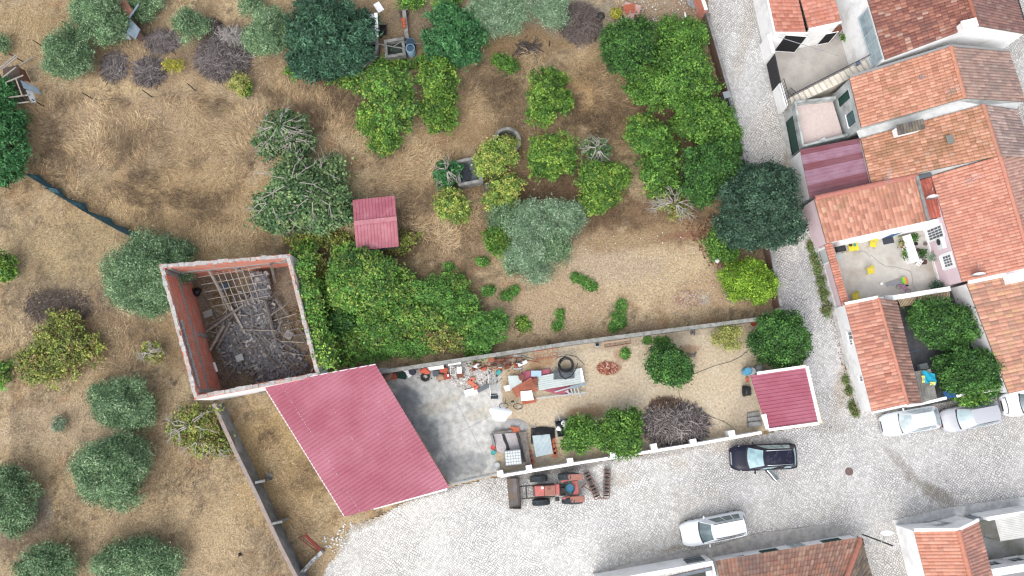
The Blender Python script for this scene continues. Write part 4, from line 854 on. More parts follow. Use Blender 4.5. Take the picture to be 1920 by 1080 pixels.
# ---- block wall between lawn and yard ----
t=thing('block_wall','long grey concrete block wall between the dry lawn and the yard','wall',P(1070,650,0))
pts=[P(700,700,1.45),P(790,686,1.45),P(910,668,1.5),P(1060,645,1.5),P(1250,620,1.55),P(1432,597,1.55)]
strip_wall(pts,.2,-.05,[1.44,1.44,1.48,1.48,1.52,1.52]).build('wall_body',mConcW,t)
copings(t,pts,.27,1.49,M('mossy_coping',S(166,166,160),S(136,136,130),3,bump=.3,c3=S(112,112,108),scale3=2.2),.55,.07,seed=3)
# ---- white street wall with pillars ----
t=thing('street_wall','long low white wall with square pillars along the cobbled street','wall',P(1180,860,0))
pts=[P(938,893,1.1),P(1068,871,1.1),P(1300,834,1.1),P(1428,811,1.1)]
strip_wall(pts,.2,-.05,1.1).build('wall_body',mWhite,t)
for (px,py) in ((938,888),(992,878),(1069,865),(1150,853),(1226,838),(1300,829),(1372,813)):
    p=P(px,py,1.3); b=MB().box((p.x,p.y,.625),(.36,.36,1.35),R(10)).build('pillar',mWhite,t); MB().box((p.x,p.y,1.33),(.44,.44,.06),R(10)).build('pillar_cap',mWhite,b)
t=thing('sliding_gate','low grey sliding gate rail between the carport and the white wall','gate',P(890,898,0))
pa,pb=P(846,908,.9),P(932,889,.9); t_=MB(); t_.bar(pa,pb,.06,.05); t_.bar(pa-Vector((0,0,.4)),pb-Vector((0,0,.4)),.04,.04); t_.bar(pa-Vector((0,0,.78)),pb-Vector((0,0,.78)),.05,.05)
t_.build('rail',mGrey,t); t_=MB()
for i in range(24): p=pa.lerp(pb,i/23); t_.tube([p,p-Vector((0,0,.78))],.012,4)
t_.build('bars',mGrey,t)
# ---- old dark wall below the ruin ----
t=thing('garden_wall','long dark weathered rendered wall running down from the ruin to the street','wall',P(490,920,0))
pts=[P(400,757,1.85),P(437,838,1.85),P(480,925,1.8),P(527,1025,1.75),P(556,1080,1.7),P(575,1115,1.7)]
mOldR=M('dark_render',S(150,152,152),S(112,114,116),1.5,rough=.95,bump=.4,c3=S(176,178,176),scale3=.7)
strip_wall(pts,.22,-.05,[1.85,1.85,1.8,1.75,1.7,1.7]).build('wall_body',mOldR,t)
copings(t,pts,.26,1.8,M('brick_coping',S(176,150,136),S(150,140,134),4,bump=.4),.5,.08,seed=4)
pp=MB()
for (x,y) in ((484,903),(516,980)):
    p=P(x,y,1.9); MB().box((p.x+.15,p.y,.97),(.7,.16,1.94),R(12)).build('pier',mConcW,t)
t=thing('gate_stub','broken white and grey wall end beside the rusty gate','wall',P(585,1055,0))
pts=[P(562,1078,1.0),P(580,1058,1.0),P(602,1036,.9)]; strip_wall(pts,.25,-.05,[1.0,.95,.7]).build('wall_body',M('flaking_render',S(200,200,198),S(120,122,124),2.5,bump=.3,fac=(.45,.55)),t)
t=thing('rusty_gate','fallen rusty red gate leaning in the dry grass by the broken wall end','gate',P(590,1015,0))
a,b,c_,d=P(572,1003,1.0),P(602,1031,1.0),P(592,1033,.2),P(560,1008,.2); m=MB(); m.bar(a,b,.18,.12)
MB().bar(a,d,.05,.05).bar(b,c_,.05,.05).bar(d,c_,.05,.05).bar((a+d)/2,(b+c_)/2,.03,.03).build('frame',M('rust_red',S(140,60,54,sat=1),S(110,52,46,sat=1),5),t); m.build('panel',M('rust_red2',S(120,52,50,sat=1)),t)
# ---- alley boundary wall ----
t=thing('alley_wall','long old brick wall with grey coping between orchard and alley','wall',P(1360,180,0))
pts=[P(1324,20,1.4),P(1346,94,1.4),P(1368,172,1.4),P(1380,225,1.3),P(1398,305,1.2),P(1425,400,1.2),P(1446,475,1.2),P(1463,575,1.2)]
strip_wall(pts,.2,-.05,[1.4,1.4,1.4,1.3,1.2,1.2,1.2,1.2]).build('wall_body',mBrickOld,t); copings(t,pts,.22,1.3,mConcW,.8,.12,seed=5)
t=thing('brick_wall','taller orange brick wall stub with white top at the head of the alley','wall',P(1318,0,0))
pts=[P(1305,-40,1.9),P(1324,19,1.9)]; strip_wall(pts,.2,-.05,1.9).build('wall_body',mBrick,t); copings(t,pts,.24,1.9,mWhite,3)
t=thing('metal_gate','grey green metal gate between two square pillars on the alley','gate',P(1372,200,0))
pa,pb=P(1366,178,1.6),P(1378,222,1.6)
for p in (pa,pb): b=MB().box((p.x-.15,p.y,.8),(.42,.42,1.6),R(14)).build('pillar',mConcW,t); MB().box((p.x-.15,p.y,1.64),(.52,.52,.08),R(14)).build('pillar_cap',mGrey,b)
strip_wall([P(1369,184,1.5)+Vector((-.1,0,0)),P(1377,216,1.5)+Vector((-.1,0,0))],.06,.05,1.5).build('gate_panel',M('grey_green',S(110,126,124)),t)
o=MB().box(P(1393,296,.62),(.5,.22,1.25),R(5)).box(P(1393,296,1.27),(.56,.28,.05),R(5)).build('wall_pier',mConcW); tag(o,'short grey pier on the alley wall beside the dark evergreen','pier')
# ---- wells and water tanks ----
mOldC=M('old_well_concrete',S(156,156,150),S(120,120,116),2.5,bump=.3,c3=S(90,90,88),scale3=1.5)
def ring_well(px,py,r,hh,label,lining):
    p=P(px,py,0); t=thing('stone_well',label,'well',p); n=40; vs=[]
    prof=[(r,0),(r,hh),(r-.22,hh),(r-.24,.04)]; MB().lathe(prof[:1]+prof[1:],(0,0,0),n) 
    for rr_,zz in prof:
        for k in range(n): a=2*math.pi*k/n; vs.append((rr_*math.cos(a),rr_*math.sin(a),zz))
    MB().add(vs,[(i*n+k,i*n+(k+1)%n,(i+1)*n+(k+1)%n,(i+1)*n+k) for i in range(3) for k in range(n)]).build('well_ring',mOldC,t,world=False)
    MB().lathe([(r-.24,.05),(.0001,.055)],(0,0,0),n).build('well_water',lining,t,world=False)
mWater=M('dark_water',(.02,.03,.028),(.03,.045,.035),1,rough=.08,spec=.5)
ring_well(951,272,1.05,1.1,'round stone well beside the yellow green lemon tree',mDark)
ring_well(666,92,2.0,1.0,'round concrete well half hidden under the big dark loquat tree',mDark)
def tank(corn,z,label,name,wat,th_=.22):
    q=[P(a,b,z) for a,b in corn]; t=thing(name,label,'water tank',Vector((q[0].x,q[0].y,0)))
    c4=(q[0]+q[1]+q[2]+q[3])/4; global ctr; ctr=c4; i4=inset_poly(q,th_); n=4
    vs=[(p.x,p.y,-.05) for p in q]+[(p.x,p.y,z) for p in q]+[(p.x,p.y,z) for p in i4]+[(p.x,p.y,.1) for p in i4]
    MB().add(vs,[(i,(i+1)%4,4+(i+1)%4,4+i) for i in range(4)]+[(4+i,4+(i+1)%4,8+(i+1)%4,8+i) for i in range(4)]+[(8+i,8+(i+1)%4,12+(i+1)%4,12+i) for i in range(4)]).build('tank_wall',mOldC,t)
    MB().poly([Vector((p.x,p.y,z*.45)) for p in i4]).build('water',wat,t); return t
t=tank([(720,75),(757,69),(761,103),(722,109)],.9,'square concrete water tank with green water in the top yard','water_tank',M('green_water',S(56,72,60),S(44,56,48),1.5,rough=.12))
pi=MB(); pi.tube([P(702,81,1.0),P(740,88,1.0),P(758,91,1.0)],.05,6); pi.tube([P(738,87,1.02),P(752,78,1.05),P(790,82,.8)],.04,6); tag(pi.build('water_pipe',M('grey_pipe',S(126,126,124))),'grey pipes lying across the green water tank','pipe')
t=tank([(853,301),(896,292),(906,340),(860,349)],1.0,'open concrete tank with dark sheets inside beside the small lemon bushes','water_tank',M('tank_floor',S(110,122,124),S(70,78,80),1))
for i,(px,py,l,w_,a) in enumerate(((872,328,.9,.75,-20),(869,316,.7,.6,-10))):
    o=MB().box(P(px,py,.62+.08*i),(l,w_,.04),R(a)).box(P(px,py,.65+.08*i),(l*.95,.03,.02),R(a)).build('dark_sheet',M('dark_panel',(.02,.024,.03),rough=.4)); tag(o,'dark panel lying inside the open concrete tank','panel','dark panels in the tank')
# top yard retaining wall with pots
t=thing('low_wall','low grey wall with clay pots on it in the top yard','wall',P(758,40,0)); pts=[P(757,18,.5),P(760,45,.5),P(763,72,.5)]; strip_wall(pts,.3,-.05,.5).build('wall_body',mConcW,t)
o=[]
t=thing('low_roof','pale white lean-to roof half hidden by the big loquat tree','lean-to',P(695,45,0)); q=[P(672,29,1.6),P(705,25,1.6),P(707,70,1.4),P(676,74,1.4)]
metal_roof(t,q,M('pale_blue_sheet',S(200,212,218),S(180,192,198),1),.3,.02); ring_walls(t,q,mWhite,.1,.05)
MB().bar(q[1]+U,q[2]+U,.25,.1).build('parapet',mWhite,t)
# hut top left 1: collapsed shack at the left edge
t=thing('collapsed_shack','collapsed shack with rusty wall and blue grey sheet at the left edge','shack',P(45,160,0))
mRust=M('rusty_sheet',S(160,104,82),S(130,84,68),3,bump=.1); mBlueG=M('blue_grey_sheet',S(126,148,164),S(104,124,140),2,rough=.5)
def plate(parent,name,pts,mat,th_=.04):
    v=[P(*p) for p in pts]; n=len(v); lo=[p-Vector((0,0,th_)) for p in v]
    return MB().add(v+lo,[tuple(range(n)),tuple(range(n,2*n))[::-1]]+[(i,n+i,n+(i+1)%n,(i+1)%n) for i in range(n)]).build(name,mat,parent)
plate(t,'rusty_wall',[(34,126,1.4),(46,131,.1),(58,155,.1),(40,148,1.3)],mRust)
plate(t,'roof_sheet',[(38,150,1.5),(70,164,1.1),(78,178,1.1),(44,165,1.5)],mBlueG)
plate(t,'roof_sheet',[(48,168,1.2),(62,172,1.1),(68,192,1.0),(58,192,1.0)],M('grey_sheet',S(150,156,160)))
plate(t,'floor_slab',[(5,128,.1),(32,122,.1),(60,190,.1),(10,195,.1)],M('shack_floor',S(104,84,72),S(84,70,62),2))
for a,b in (((0,128,1.5),(30,103,1.5)),((2,131,1.5),(33,106,1.5)),((4,146,1.4),(30,126,1.4)),((10,155,1.4),(44,141,1.4)),((30,148,1.4),(42,180,1.4)),((15,183,1.2),(54,178,1.2)),((15,196,1.2),(55,191,1.2)),((36,123,.6),(62,107,.4))):
    MB().bar(P(*a),P(*b),.09,.07).build('pole',mWood2,t)
t=thing('hut','small hut with blue grey sheet roof between two olive trees at the top left','hut',P(240,50,0))
plate(t,'roof_sheet',[(244,35,1.7),(263,55,1.6),(254,74,1.5),(238,62,1.6)],mBlueG); plate(t,'roof_sheet',[(225,62,1.5),(240,63,1.4),(246,75,1.3),(238,73,1.4)],M('grey_sheet2',S(150,160,166)))
plate(t,'tile_roof',[(212,-5,1.6),(232,-8,1.7),(252,25,1.7),(238,32,1.5)],mRust); ring_walls(t,[P(212,-5,1.5),P(232,-8,1.5),P(262,55,1.5),P(250,72,1.3),(P(240,64,1.4))],mBrickOld,.2,.1)
MB().bar(P(242,34,1.8),P(260,8,1.9),.14,.06).build('ridge_beam',mBlueG,t)
# green shade-net fence lying in the field
t=thing('net_fence','dark green shade net fence sagging through the dry field','fence',P(140,380,0))
pts=[P(45,325,.9),P(82,348,.9),P(92,356,.5),P(118,372,.8),P(155,395,.9),P(215,428,.95),P(252,446,.95)]
q=subdiv_line(pts,.5); vs=[]
for k,p in enumerate(q):
    w_=.05+.13*abs(math.sin(k*.9)+.4*math.sin(k*2.3)); vs+=[(p.x-.05,p.y-.05,.15),(p.x,p.y,p.z+.12),(p.x+w_,p.y+w_*1.2,.62+.1*math.sin(k*1.7)),(p.x+w_*1.5,p.y+w_*1.9,.25)]
MB().add(vs,[(4*k+j,4*k+4+j,4*k+5+j,4*k+1+j) for k in range(len(q)-1) for j in range(3)]).build('net',M('green_net',S(70,104,112,sat=1),S(46,74,82,sat=1),7,bump=.4),t)
for p in pts[::2]: MB().tube([(p.x,p.y,0),(p.x,p.y,1.0)],.03,5).build('stake',mIron,t)
# timber fence posts of the field
for i,(bx,by,tx,ty) in enumerate(((285,182,269,166),(176,187,157,172),(367,170,353,153),(84,90,65,73),(136,55,118,37),(82,199,66,184),(42,115,21,100),(1115,78,1117,62),(1030,86,1030,78))):
    a=P(bx,by); b=a+Vector(((tx-bx)*.012,(by-ty)*.004,1.25 if i<7 else .9)); o=MB().tube([a,a.lerp(b,.5)+Vector((.01,0,0)),b],.045,6,.035).build('fence_post',M('dark_post',S(64,58,52),S(50,46,42),5))
    labs=['between the two thin brush heaps','at the upper edge of the left field','near the biggest brush pile','left of the left olive tree','upper left of the olive trees','beside the collapsed shack','behind the collapsed shack','beside the dark citrus at the top','in the grey dirt below the top olive']
    tag(o,'thin dark fence post standing '+labs[i],'post','fence posts of the old field fence')
wr=MB()
for a,b in (((176,187),(285,182)),((285,182),(367,170))): wr.tube([P(*a,1.1),P(*b,1.1)],.008,4)
tag(wr.build('fence_wire',mIron),'thin wire strung between the dark fence posts','wire')
# ================= VEGETATION =================
def leafmat(name,rough=.55,spec=.25):
    m=M(name,(.82,.82,.8),(1.16,1.16,1.16),1.7,rough=rough,attr=True,spec=spec)
    return m
mLeaf=leafmat('foliage'); mBark=M('bark',S(120,104,88),S(90,78,66),6,bump=.4); mTwig=M('pale_twig',S(186,178,166),S(150,142,130),4); mDryTwig=M('dry_grass_blades',(1,1,1),rough=.9,attr=True,spec=.1)
def G(*c,k=1.42): return S(*c,k=k,sat=.9)
KIND={ # leaf length, width, colours, leaves per m2, clump radius, top lift
 'olive':dict(L=.17,W=.05,col=[G(106,138,94,k=1.7),G(86,118,80,k=1.7),G(134,158,120,k=1.7),G(66,98,66,k=1.6)],n=560,cr=.30,up=.3),
 'silver':dict(L=.17,W=.05,col=[G(124,152,118,k=1.55),G(108,140,106,k=1.55),G(146,168,138,k=1.55),G(92,124,90,k=1.55)],n=560,cr=.34,up=.3),
 'citrus':dict(L=.19,W=.115,col=[G(84,128,46),G(70,112,40),G(104,146,54),G(56,94,36)],n=250,cr=.24,up=.7),
 'lime':dict(L=.19,W=.115,col=[G(94,134,46),G(80,120,42),G(122,152,54),G(58,94,36)],n=250,cr=.22,up=.7),
 'lemon':dict(L=.18,W=.11,col=[G(124,150,60),G(106,136,54),G(150,168,72),G(80,112,48),G(160,164,78)],n=230,cr=.22,up=.7),
 'dark':dict(L=.18,W=.10,col=[G(62,94,72,k=1.25),G(52,82,64,k=1.25),G(80,112,86,k=1.3),G(42,70,54,k=1.25)],n=340,cr=.22,up=.7),
 'loquat':dict(L=.34,W=.10,col=[G(58,96,72),G(48,84,62),G(72,112,84),G(42,72,54)],n=170,cr=.24,up=.5),
 'mango':dict(L=.30,W=.10,col=[G(62,116,64),G(52,104,58),G(78,132,76),G(44,90,50)],n=180,cr=.24,up=.5),
 'fig':dict(L=.24,W=.17,col=[G(86,118,72),G(72,104,64),G(108,136,86),G(58,88,54),G(112,134,82)],n=110,cr=.34,up=.8),
 'orange':dict(L=.18,W=.11,col=[G(62,106,44),G(52,92,40),G(78,124,50),G(44,80,36)],n=270,cr=.22,up=.7),
 'bramble':dict(L=.20,W=.14,col=[G(84,134,48),G(72,118,44),G(104,150,56),G(124,150,60),G(56,94,40),G(96,118,54)],n=190,cr=.26,up=.8),
 'scrub':dict(L=.17,W=.11,col=[G(132,146,62),G(112,130,58),G(150,156,72),G(96,108,56),G(128,110,70)],n=150,cr=.24,up=.7),
 'bright':dict(L=.17,W=.08,col=[G(114,152,36),G(100,138,34),G(134,168,46),G(82,120,32)],n=380,cr=.2,up=.6),
 'yellow':dict(L=.14,W=.06,col=[G(176,166,52),G(160,154,50),G(150,160,60)],n=300,cr=.18,up=.5),
 'olivebush':dict(L=.15,W=.07,col=[G(156,158,78),G(140,146,72),G(172,172,92),G(120,130,64)],n=360,cr=.2,up=.6),
 'turf':dict(L=.16,W=.05,col=[G(92,120,62),G(78,106,54),G(116,128,76),G(134,128,86)],n=240,cr=.2,up=.4),
 'weed':dict(L=.18,W=.08,col=[G(84,134,54),G(72,118,48),G(98,144,62)],n=220,cr=.16,up=.7),
 'sage':dict(L=.16,W=.06,col=[G(120,144,116),G(106,130,104)],n=260,cr=.2,up=.6)}
def leaves(sub,kind,seed,shell=.8,dens=1.0):
    """leaf faces in loose sprays spread through the crown volume; sub = list of (x,y,z,rx,ry,rz)"""
    g=np.random.default_rng(seed); K=KIND[kind]; VV=[];CC=[]; pal=np.array(K['col'])
    for (x,y,z,rx,ry,rz) in sub:
        area=2*math.pi*((rx*ry+rx*rz+ry*rz)/3)*1.2; N=int(area*K['n']*dens); per=18; m=max(3,N//per)
        d=g.normal(size=(m,3)); d[:,2]=np.abs(d[:,2])-.45*g.random(m); d/=np.linalg.norm(d,axis=1)[:,None]
        rad=np.where(g.random(m)<.78,shell+(1-shell)*g.random(m)+g.normal(0,.11,m),.3+.45*g.random(m)); rad=np.where(g.random(m)<.05,1.06+.22*g.random(m),rad)
        cp=np.array([x,y,z])+d*rad[:,None]*np.array([rx,ry,rz]); ct=pal[g.integers(0,len(pal),m)]*(1+g.normal(0,.16,(m,1)))*g.uniform(.82,1.16)
        cs=K['cr']*(.35+.55*g.random(m))*1.05
        p=np.repeat(cp,per,0)+g.normal(0,1,(m*per,3))*np.repeat(cs,per)[:,None]*np.array([1,1,.6]); D=np.repeat(d,per,0)
        n=g.normal(0,.6,(m*per,3))+D*.5; n[:,2]+=K['up']; n/=np.linalg.norm(n,axis=1)[:,None]
        a=g.normal(size=(m*per,3))+D*.5; a-=n*(a*n).sum(1)[:,None]; a/=np.linalg.norm(a,axis=1)[:,None]+1e-9; b=np.cross(n,a)
        L=K['L']*(.55+.8*g.random((m*per,1))); W=K['W']*(.6+.7*g.random((m*per,1)))
        q=np.stack([p-a*L*.5,p+b*W*.5,p+a*L*.5-n*L*.08,p-b*W*.5],1); q[:,:,2]=np.maximum(q[:,:,2],.03)
        VV.append(q); CC.append(np.repeat(ct,per,0)*(1+g.normal(0,.14,(m*per,1))))
    return np.concatenate(VV),np.clip(np.concatenate(CC),.008,.6)
def sublobes(c,rx,ry,rz,g,k=9,tight=.52):
    cr=.8 if k>=11 else .6
    out=[(c.x+rx*g.uniform(-.12,.12)*(1.6-2*(cr-.3)),c.y+ry*g.uniform(-.12,.12)*(1.6-2*(cr-.3)),c.z-rz*.1,rx*cr,ry*cr,rz*(cr+.15))]
    n1=int(k*1.5); ph=g.uniform(0,6.28)
    for i in range(n1):
        a=ph+2*math.pi*(i+g.uniform(-.5,.5))/n1; rr=g.uniform(.42,.84); s=g.uniform(.17,.42)*(1.12-.35*max(0,rr-.5)/.34)
        rr=min(rr,1.04-s*.72)
        out.append((c.x+math.cos(a)*rx*rr,c.y+math.sin(a)*ry*rr,c.z+rz*g.uniform(-.5,.35)*(1-rr*.3),rx*s,ry*s*g.uniform(.8,1.2),rz*s*1.1))
    for i in range(int(k*.8)):
        a=g.uniform(0,6.28); rr=g.uniform(.05,.6); s=g.uniform(.16,.32)
        out.append((c.x+math.cos(a)*rx*rr,c.y+math.sin(a)*ry*rr,c.z+rz*g.uniform(.45,.85)*(1-rr*.4),rx*s,ry*s,rz*s))
    return out
TREES=0
def tree(name,label,cat,lobes,kind,group=None,trunk=True,twigs=0,k=9,zs=.8,dens=1.0,lift=.5,tw_out=1.15,stuff=False,kinds=None):
    global TREES; TREES+=1; g=random.Random(TREES*7+1); subs=[];cs=[]; V=[];Cc=[]
    for li,(px,py,rx,ry) in enumerate(lobes):
        r=PXM(px,py)*.97; RX,RY=rx*r,ry*r; rz=min(RX,RY)*zs; zc=rz*.9+lift*min(1.0,rz)
        c=P(px,py,zc); s=sublobes(c,RX*1.04,RY*1.04,rz,g,k if max(rx,ry)>30 else 6); subs+=s; cs.append((c,rz))
        v,cc=leaves(s,(kinds[li] if kinds else kind),TREES*131+li,dens=dens); V.append(v);Cc.append(cc)
    big=max(range(len(lobes)),key=lambda i:lobes[i][2]*lobes[i][3]); base=Vector((cs[big][0].x,cs[big][0].y,0))
    t=thing(name,label,cat,base,0,group)
    np_mesh('foliage' if not trunk else 'crown',np.concatenate(V),4,np.concatenate(Cc),mLeaf,t)
    tm=MB(); c,rz=cs[big]
    if trunk:
        r0=max(.06,rz*.1); tm.tube([base,base+Vector((g.uniform(-.1,.1),g.uniform(-.1,.1),c.z*.5)),c],r0,7,r0*.5)
        for s in subs[1:14:2]: tm.tube([base+Vector((0,0,c.z*.45)),Vector(((s[0]+base.x)/2,(s[1]+base.y)/2,c.z*.8)),Vector(s[:3])],r0*.45,5,r0*.15)
        tm.build('trunk',mBark,t)
    if twigs:
        tw=MB()
        for i in range(twigs):
            ci=g.randrange(len(cs)) if len(cs)>1 else 0; C1,rz1=cs[ci]; r_=PXM(lobes[ci][0],lobes[ci][1]); RX,RY=lobes[ci][2]*r_*.95,lobes[ci][3]*r_*.95
            a=g.uniform(0,6.28); k_=g.uniform(.98,1.10)*(1 if tw_out<1.5 else 1.1); e1=g.uniform(.05,.7); pts=[C1]
            for e in (1.35,1.0,.7,.4,.15):
                if e<e1: break
                a+=g.gauss(0,.16); pts.append(C1+Vector((math.cos(a)*math.cos(e)*RX,math.sin(a)*math.cos(e)*RY,math.sin(e)*rz1+.05))*1*k_ if False else C1+Vector((math.cos(a)*math.cos(e)*RX*k_,math.sin(a)*math.cos(e)*RY*k_,math.sin(e)*rz1*k_+.06)))
            if len(pts)<3: continue
            if tw_out>1.5: d_=pts[-1]-C1; pts.append(pts[-1]+Vector((d_.x,d_.y,0))*.35)
            tw.tube(pts,.05,5,.014)
            for j in range(5):
                q=pts[g.randrange(2,len(pts))] if len(pts)>2 else pts[-1]; d_=(q-C1); u_=Vector((d_.x*.28+g.gauss(0,.22),d_.y*.28+g.gauss(0,.22),g.uniform(-.05,.12))); tw.tube([q,q+u_*.6,q+u_+Vector((g.gauss(0,.08),g.gauss(0,.08),0))],.022,4,.008)
        tw.build('bare_branches',mTwig,t)
    if stuff: t['kind']='stuff'
    return t
OG='olive trees of the dry fields'
def olive(lab,lobes,kind='olive',**k): return tree('olive_tree',lab,'olive tree',lobes,kind,OG,**k)
olive('olive tree at the top edge covering the small blue roofed hut',[(195,32,50,46),(165,20,35,30),(215,55,30,25)])
olive('round olive tree between the collapsed shack and the thin brush heaps',[(126,95,44,46),(135,115,38,30),(105,118,25,22)])
olive('small dense young olive bush beside the grey log heap at the top',[(352,46,24,30),(375,48,16,18)],zs=1.0)
olive('olive tree touching the left side of the big dark loquat',[(506,58,46,46),(490,75,30,28)])
olive('olive tree cut by the top edge to the right of the small hut',[(262,4,42,22),(270,28,18,14)])
olive('small olive at the top edge above the biggest brush pile',[(470,8,24,18)])
olive('large wide olive tree leaning over the left wall of the ruin',[(275,505,72,62),(300,470,48,30),(250,535,50,45),(285,565,40,28),(345,470,22,18)],'olive')
olive('olive tree between the bramble scrub and the lower corner of the ruin',[(228,758,60,46),(250,770,40,34),(200,740,32,26)])
olive('broad olive tree in the lower left field',[(208,875,72,58),(220,920,45,36),(185,905,40,38),(235,850,40,36)])
olive('dark olive tree cut by the left edge of the photo',[(18,935,46,52),(28,975,34,26),(5,900,30,30)])
olive('olive tree in the bottom left corner',[(88,1058,52,34),(60,1072,34,24),(110,1066,36,22)])
olive('wide olive tree cut by the bottom edge',[(255,1050,80,36),(300,1062,40,28),(215,1062,44,26),(272,1024,26,18)])
olive('big silvery olive tree at the edge of the dry lawn',[(1000,420,46,38),(950,412,32,28),(1050,412,44,34),(985,472,40,36),(1038,466,34,30),(1008,508,28,20),(934,452,28,32),(1075,405,18,14),(965,498,20,18)],'silver',k=8,kinds=['silver','olive','silver','silver','olive','silver','lime','silver','olive'])
olive('grey green olive at the top edge right of the bright mango',[(925,25,48,42),(958,20,34,38),(905,45,30,26)],'silver')
olive('narrow olive at the top edge left of the grey brush heap',[(1030,12,34,36),(1040,35,20,20)],'silver')
tree('evergreen_tree','dark green tree cut by the left edge above the green net fence','tree',[(16,270,38,64),(10,320,34,34),(20,225,26,30)],'mango')
tree('evergreen_tree','dark tree at the left edge beside the collapsed shack','tree',[(6,172,22,34),(0,215,30,30)],'mango')
tree('evergreen_tree','small dark bush at the left edge above the collapsed shack','tree',[(3,80,14,18)],'olive')
CG_='citrus trees of the orchard'
def citrus(lab,lobes,kind='citrus',**k): k.setdefault('dens',.88); return tree('citrus_tree',lab,'citrus tree',lobes,kind,CG_,**k)
citrus('deep green citrus tree, upper left of the big clump by the alley wall',[(1178,92,50,52),(1160,75,34,30),(1200,60,30,28)],'orange')
citrus('citrus tree topmost in the big clump beside the orange brick wall',[(1282,72,46,40),(1255,52,26,24)],'citrus')
citrus('largest citrus tree in the middle of the big clump along the alley wall',[(1290,145,56,58),(1240,160,48,42),(1260,110,44,36)],'citrus')
citrus('citrus tree with lower yellowish leaves at the lower left of the big clump',[(1210,165,44,38),(1275,190,28,18)],'citrus')
citrus('citrus tree beside the grey green metal gate',[(1325,228,56,44),(1355,258,34,32),(1290,235,34,28)],'citrus')
citrus('dark citrus tree just above the dark evergreen',[(1330,315,52,54),(1310,350,38,34),(1350,290,36,34)],'orange')
citrus('bright citrus tree standing alone in the upper dry grass',[(1025,172,38,42),(1015,212,30,28),(1048,192,28,24),(1040,148,24,20)],'lime')
citrus('bright citrus tree below the mango beside the overgrown citrus',[(822,150,40,36),(825,178,36,26)],'lime')
citrus('small yellow green citrus tree under the bright one below the mango',[(825,215,34,34),(808,205,22,20)],'lime')
citrus('overgrown citrus tree tangled with climbing brambles below the water tank',[(725,165,46,40),(735,210,46,40),(695,225,28,32),(722,265,34,26)],'scrub',kinds=['bramble','bramble','lime','lime'])
citrus('yellow green lemon tree in front of the round stone well',[(932,292,40,32),(915,308,28,26),(955,280,24,22)],'lemon',k=8)
citrus('small yellow lemon tree between the tank and the silvery olive',[(950,352,32,24),(925,375,22,18),(950,385,26,22)],'lemon')
citrus('small round yellow green lemon tree below the open concrete tank',[(850,380,30,28),(862,402,20,18),(832,388,18,20)],'lemon')
citrus('wide citrus tree right of the round stone well',[(1035,288,50,38),(1020,310,34,28),(1060,300,28,28)],'lime',dens=.85)
citrus('half dead grey green citrus between two brighter ones in the orchard middle',[(1120,285,28,26)],'fig',twigs=14)
citrus('bright citrus tree at the lower edge of the orchard left of the bare shrub',[(1132,340,46,38),(1122,370,38,28),(1150,330,34,26),(1112,385,26,18)],'lime')
citrus('broad citrus tree left of the dark citrus row',[(1220,258,44,36),(1205,240,32,26),(1240,275,32,26)],'lime',kinds=['citrus','lime','citrus'])
citrus('upright bright citrus above the bare half dead shrub',[(1236,325,40,36),(1238,358,28,24)],'lime',kinds=['citrus','lime'])
citrus('citrus tree at the top edge above the clay pots',[(770,4,24,14)],'citrus')
citrus('citrus tree at the top edge above the mango',[(835,2,30,16)],'citrus')
tree('loquat_tree','very large dark loquat tree above the overgrown citrus','loquat tree',[(620,60,76,62),(640,105,62,44),(575,95,40,44),(670,55,36,44),(600,125,50,28),(600,20,44,30)],'loquat')
tree('mango_tree','bright broad leaved tree right of the blue water barrels','tree',[(850,65,58,46),(865,95,42,30),(825,90,34,28),(885,55,30,36),(840,30,40,26)],'mango')
tree('evergreen_tree','big round blue green evergreen overhanging the alley','tree',[(1425,385,74,74),(1400,420,52,46),(1455,420,48,44),(1395,350,46,40),(1450,345,48,40)],'dark',k=12,dens=1.1)
tree('evergreen_tree','small bright green shrub under the blue green evergreen','shrub',[(1345,455,22,30),(1365,480,22,14)],'citrus',trunk=False)
tree('fig_tree','big fig tree with pale bare branches left of the small pink shed','fig tree',[(560,355,70,58),(600,380,56,48),(520,390,46,42),(610,330,38,34),(545,410,60,30),(640,390,26,36)],'fig',twigs=26,dens=1.1)
tree('fig_tree','fig tree with grey bare top branches above the bigger fig','fig tree',[(530,245,46,36),(555,270,36,30),(510,270,34,26)],'fig',twigs=34,dens=.9)
tree('yard_tree','round dark orange tree alone in the middle of the sandy yard','orange tree',[(1255,685,38,38),(1245,665,26,22),(1275,700,24,22)],'orange')
tree('yard_tree','dark orange tree behind the street corner shed','orange tree',[(1463,620,46,42),(1470,660,48,34),(1440,640,36,34),(1490,640,32,32)],'orange')
tree('round_shrub','bright yellow green clipped shrub at the corner of the dry lawn','shrub',[(1395,525,44,36),(1425,535,32,32),(1405,510,34,24)],'bright',trunk=False,k=11)
tree('round_shrub','pale yellow green bush in the far corner of the yard','shrub',[(1363,632,28,25)],'olivebush',trunk=False)
tree('yard_tree','feathery green tree left of the pair over the white street wall','tree',[(1095,812,38,34),(1085,825,28,26)],'citrus')
tree('yard_tree','feathery green tree next to the woodpile, right of the pair over the white street wall','tree',[(1165,805,40,38),(1172,835,32,28),(1145,815,28,26)],'citrus')
tree('yard_tree','dark orange tree under the pergola, upper of the pair in the small back yard','orange tree',[(1760,600,52,40),(1790,610,42,36),(1735,600,34,34),(1770,630,44,26)],'orange')
tree('yard_tree','dark orange tree overhanging the grey parked car','orange tree',[(1815,695,56,44),(1845,690,38,38),(1790,700,36,34),(1820,735,46,26),(1855,715,30,30)],'orange',kinds=['orange','orange','orange','citrus','orange'])
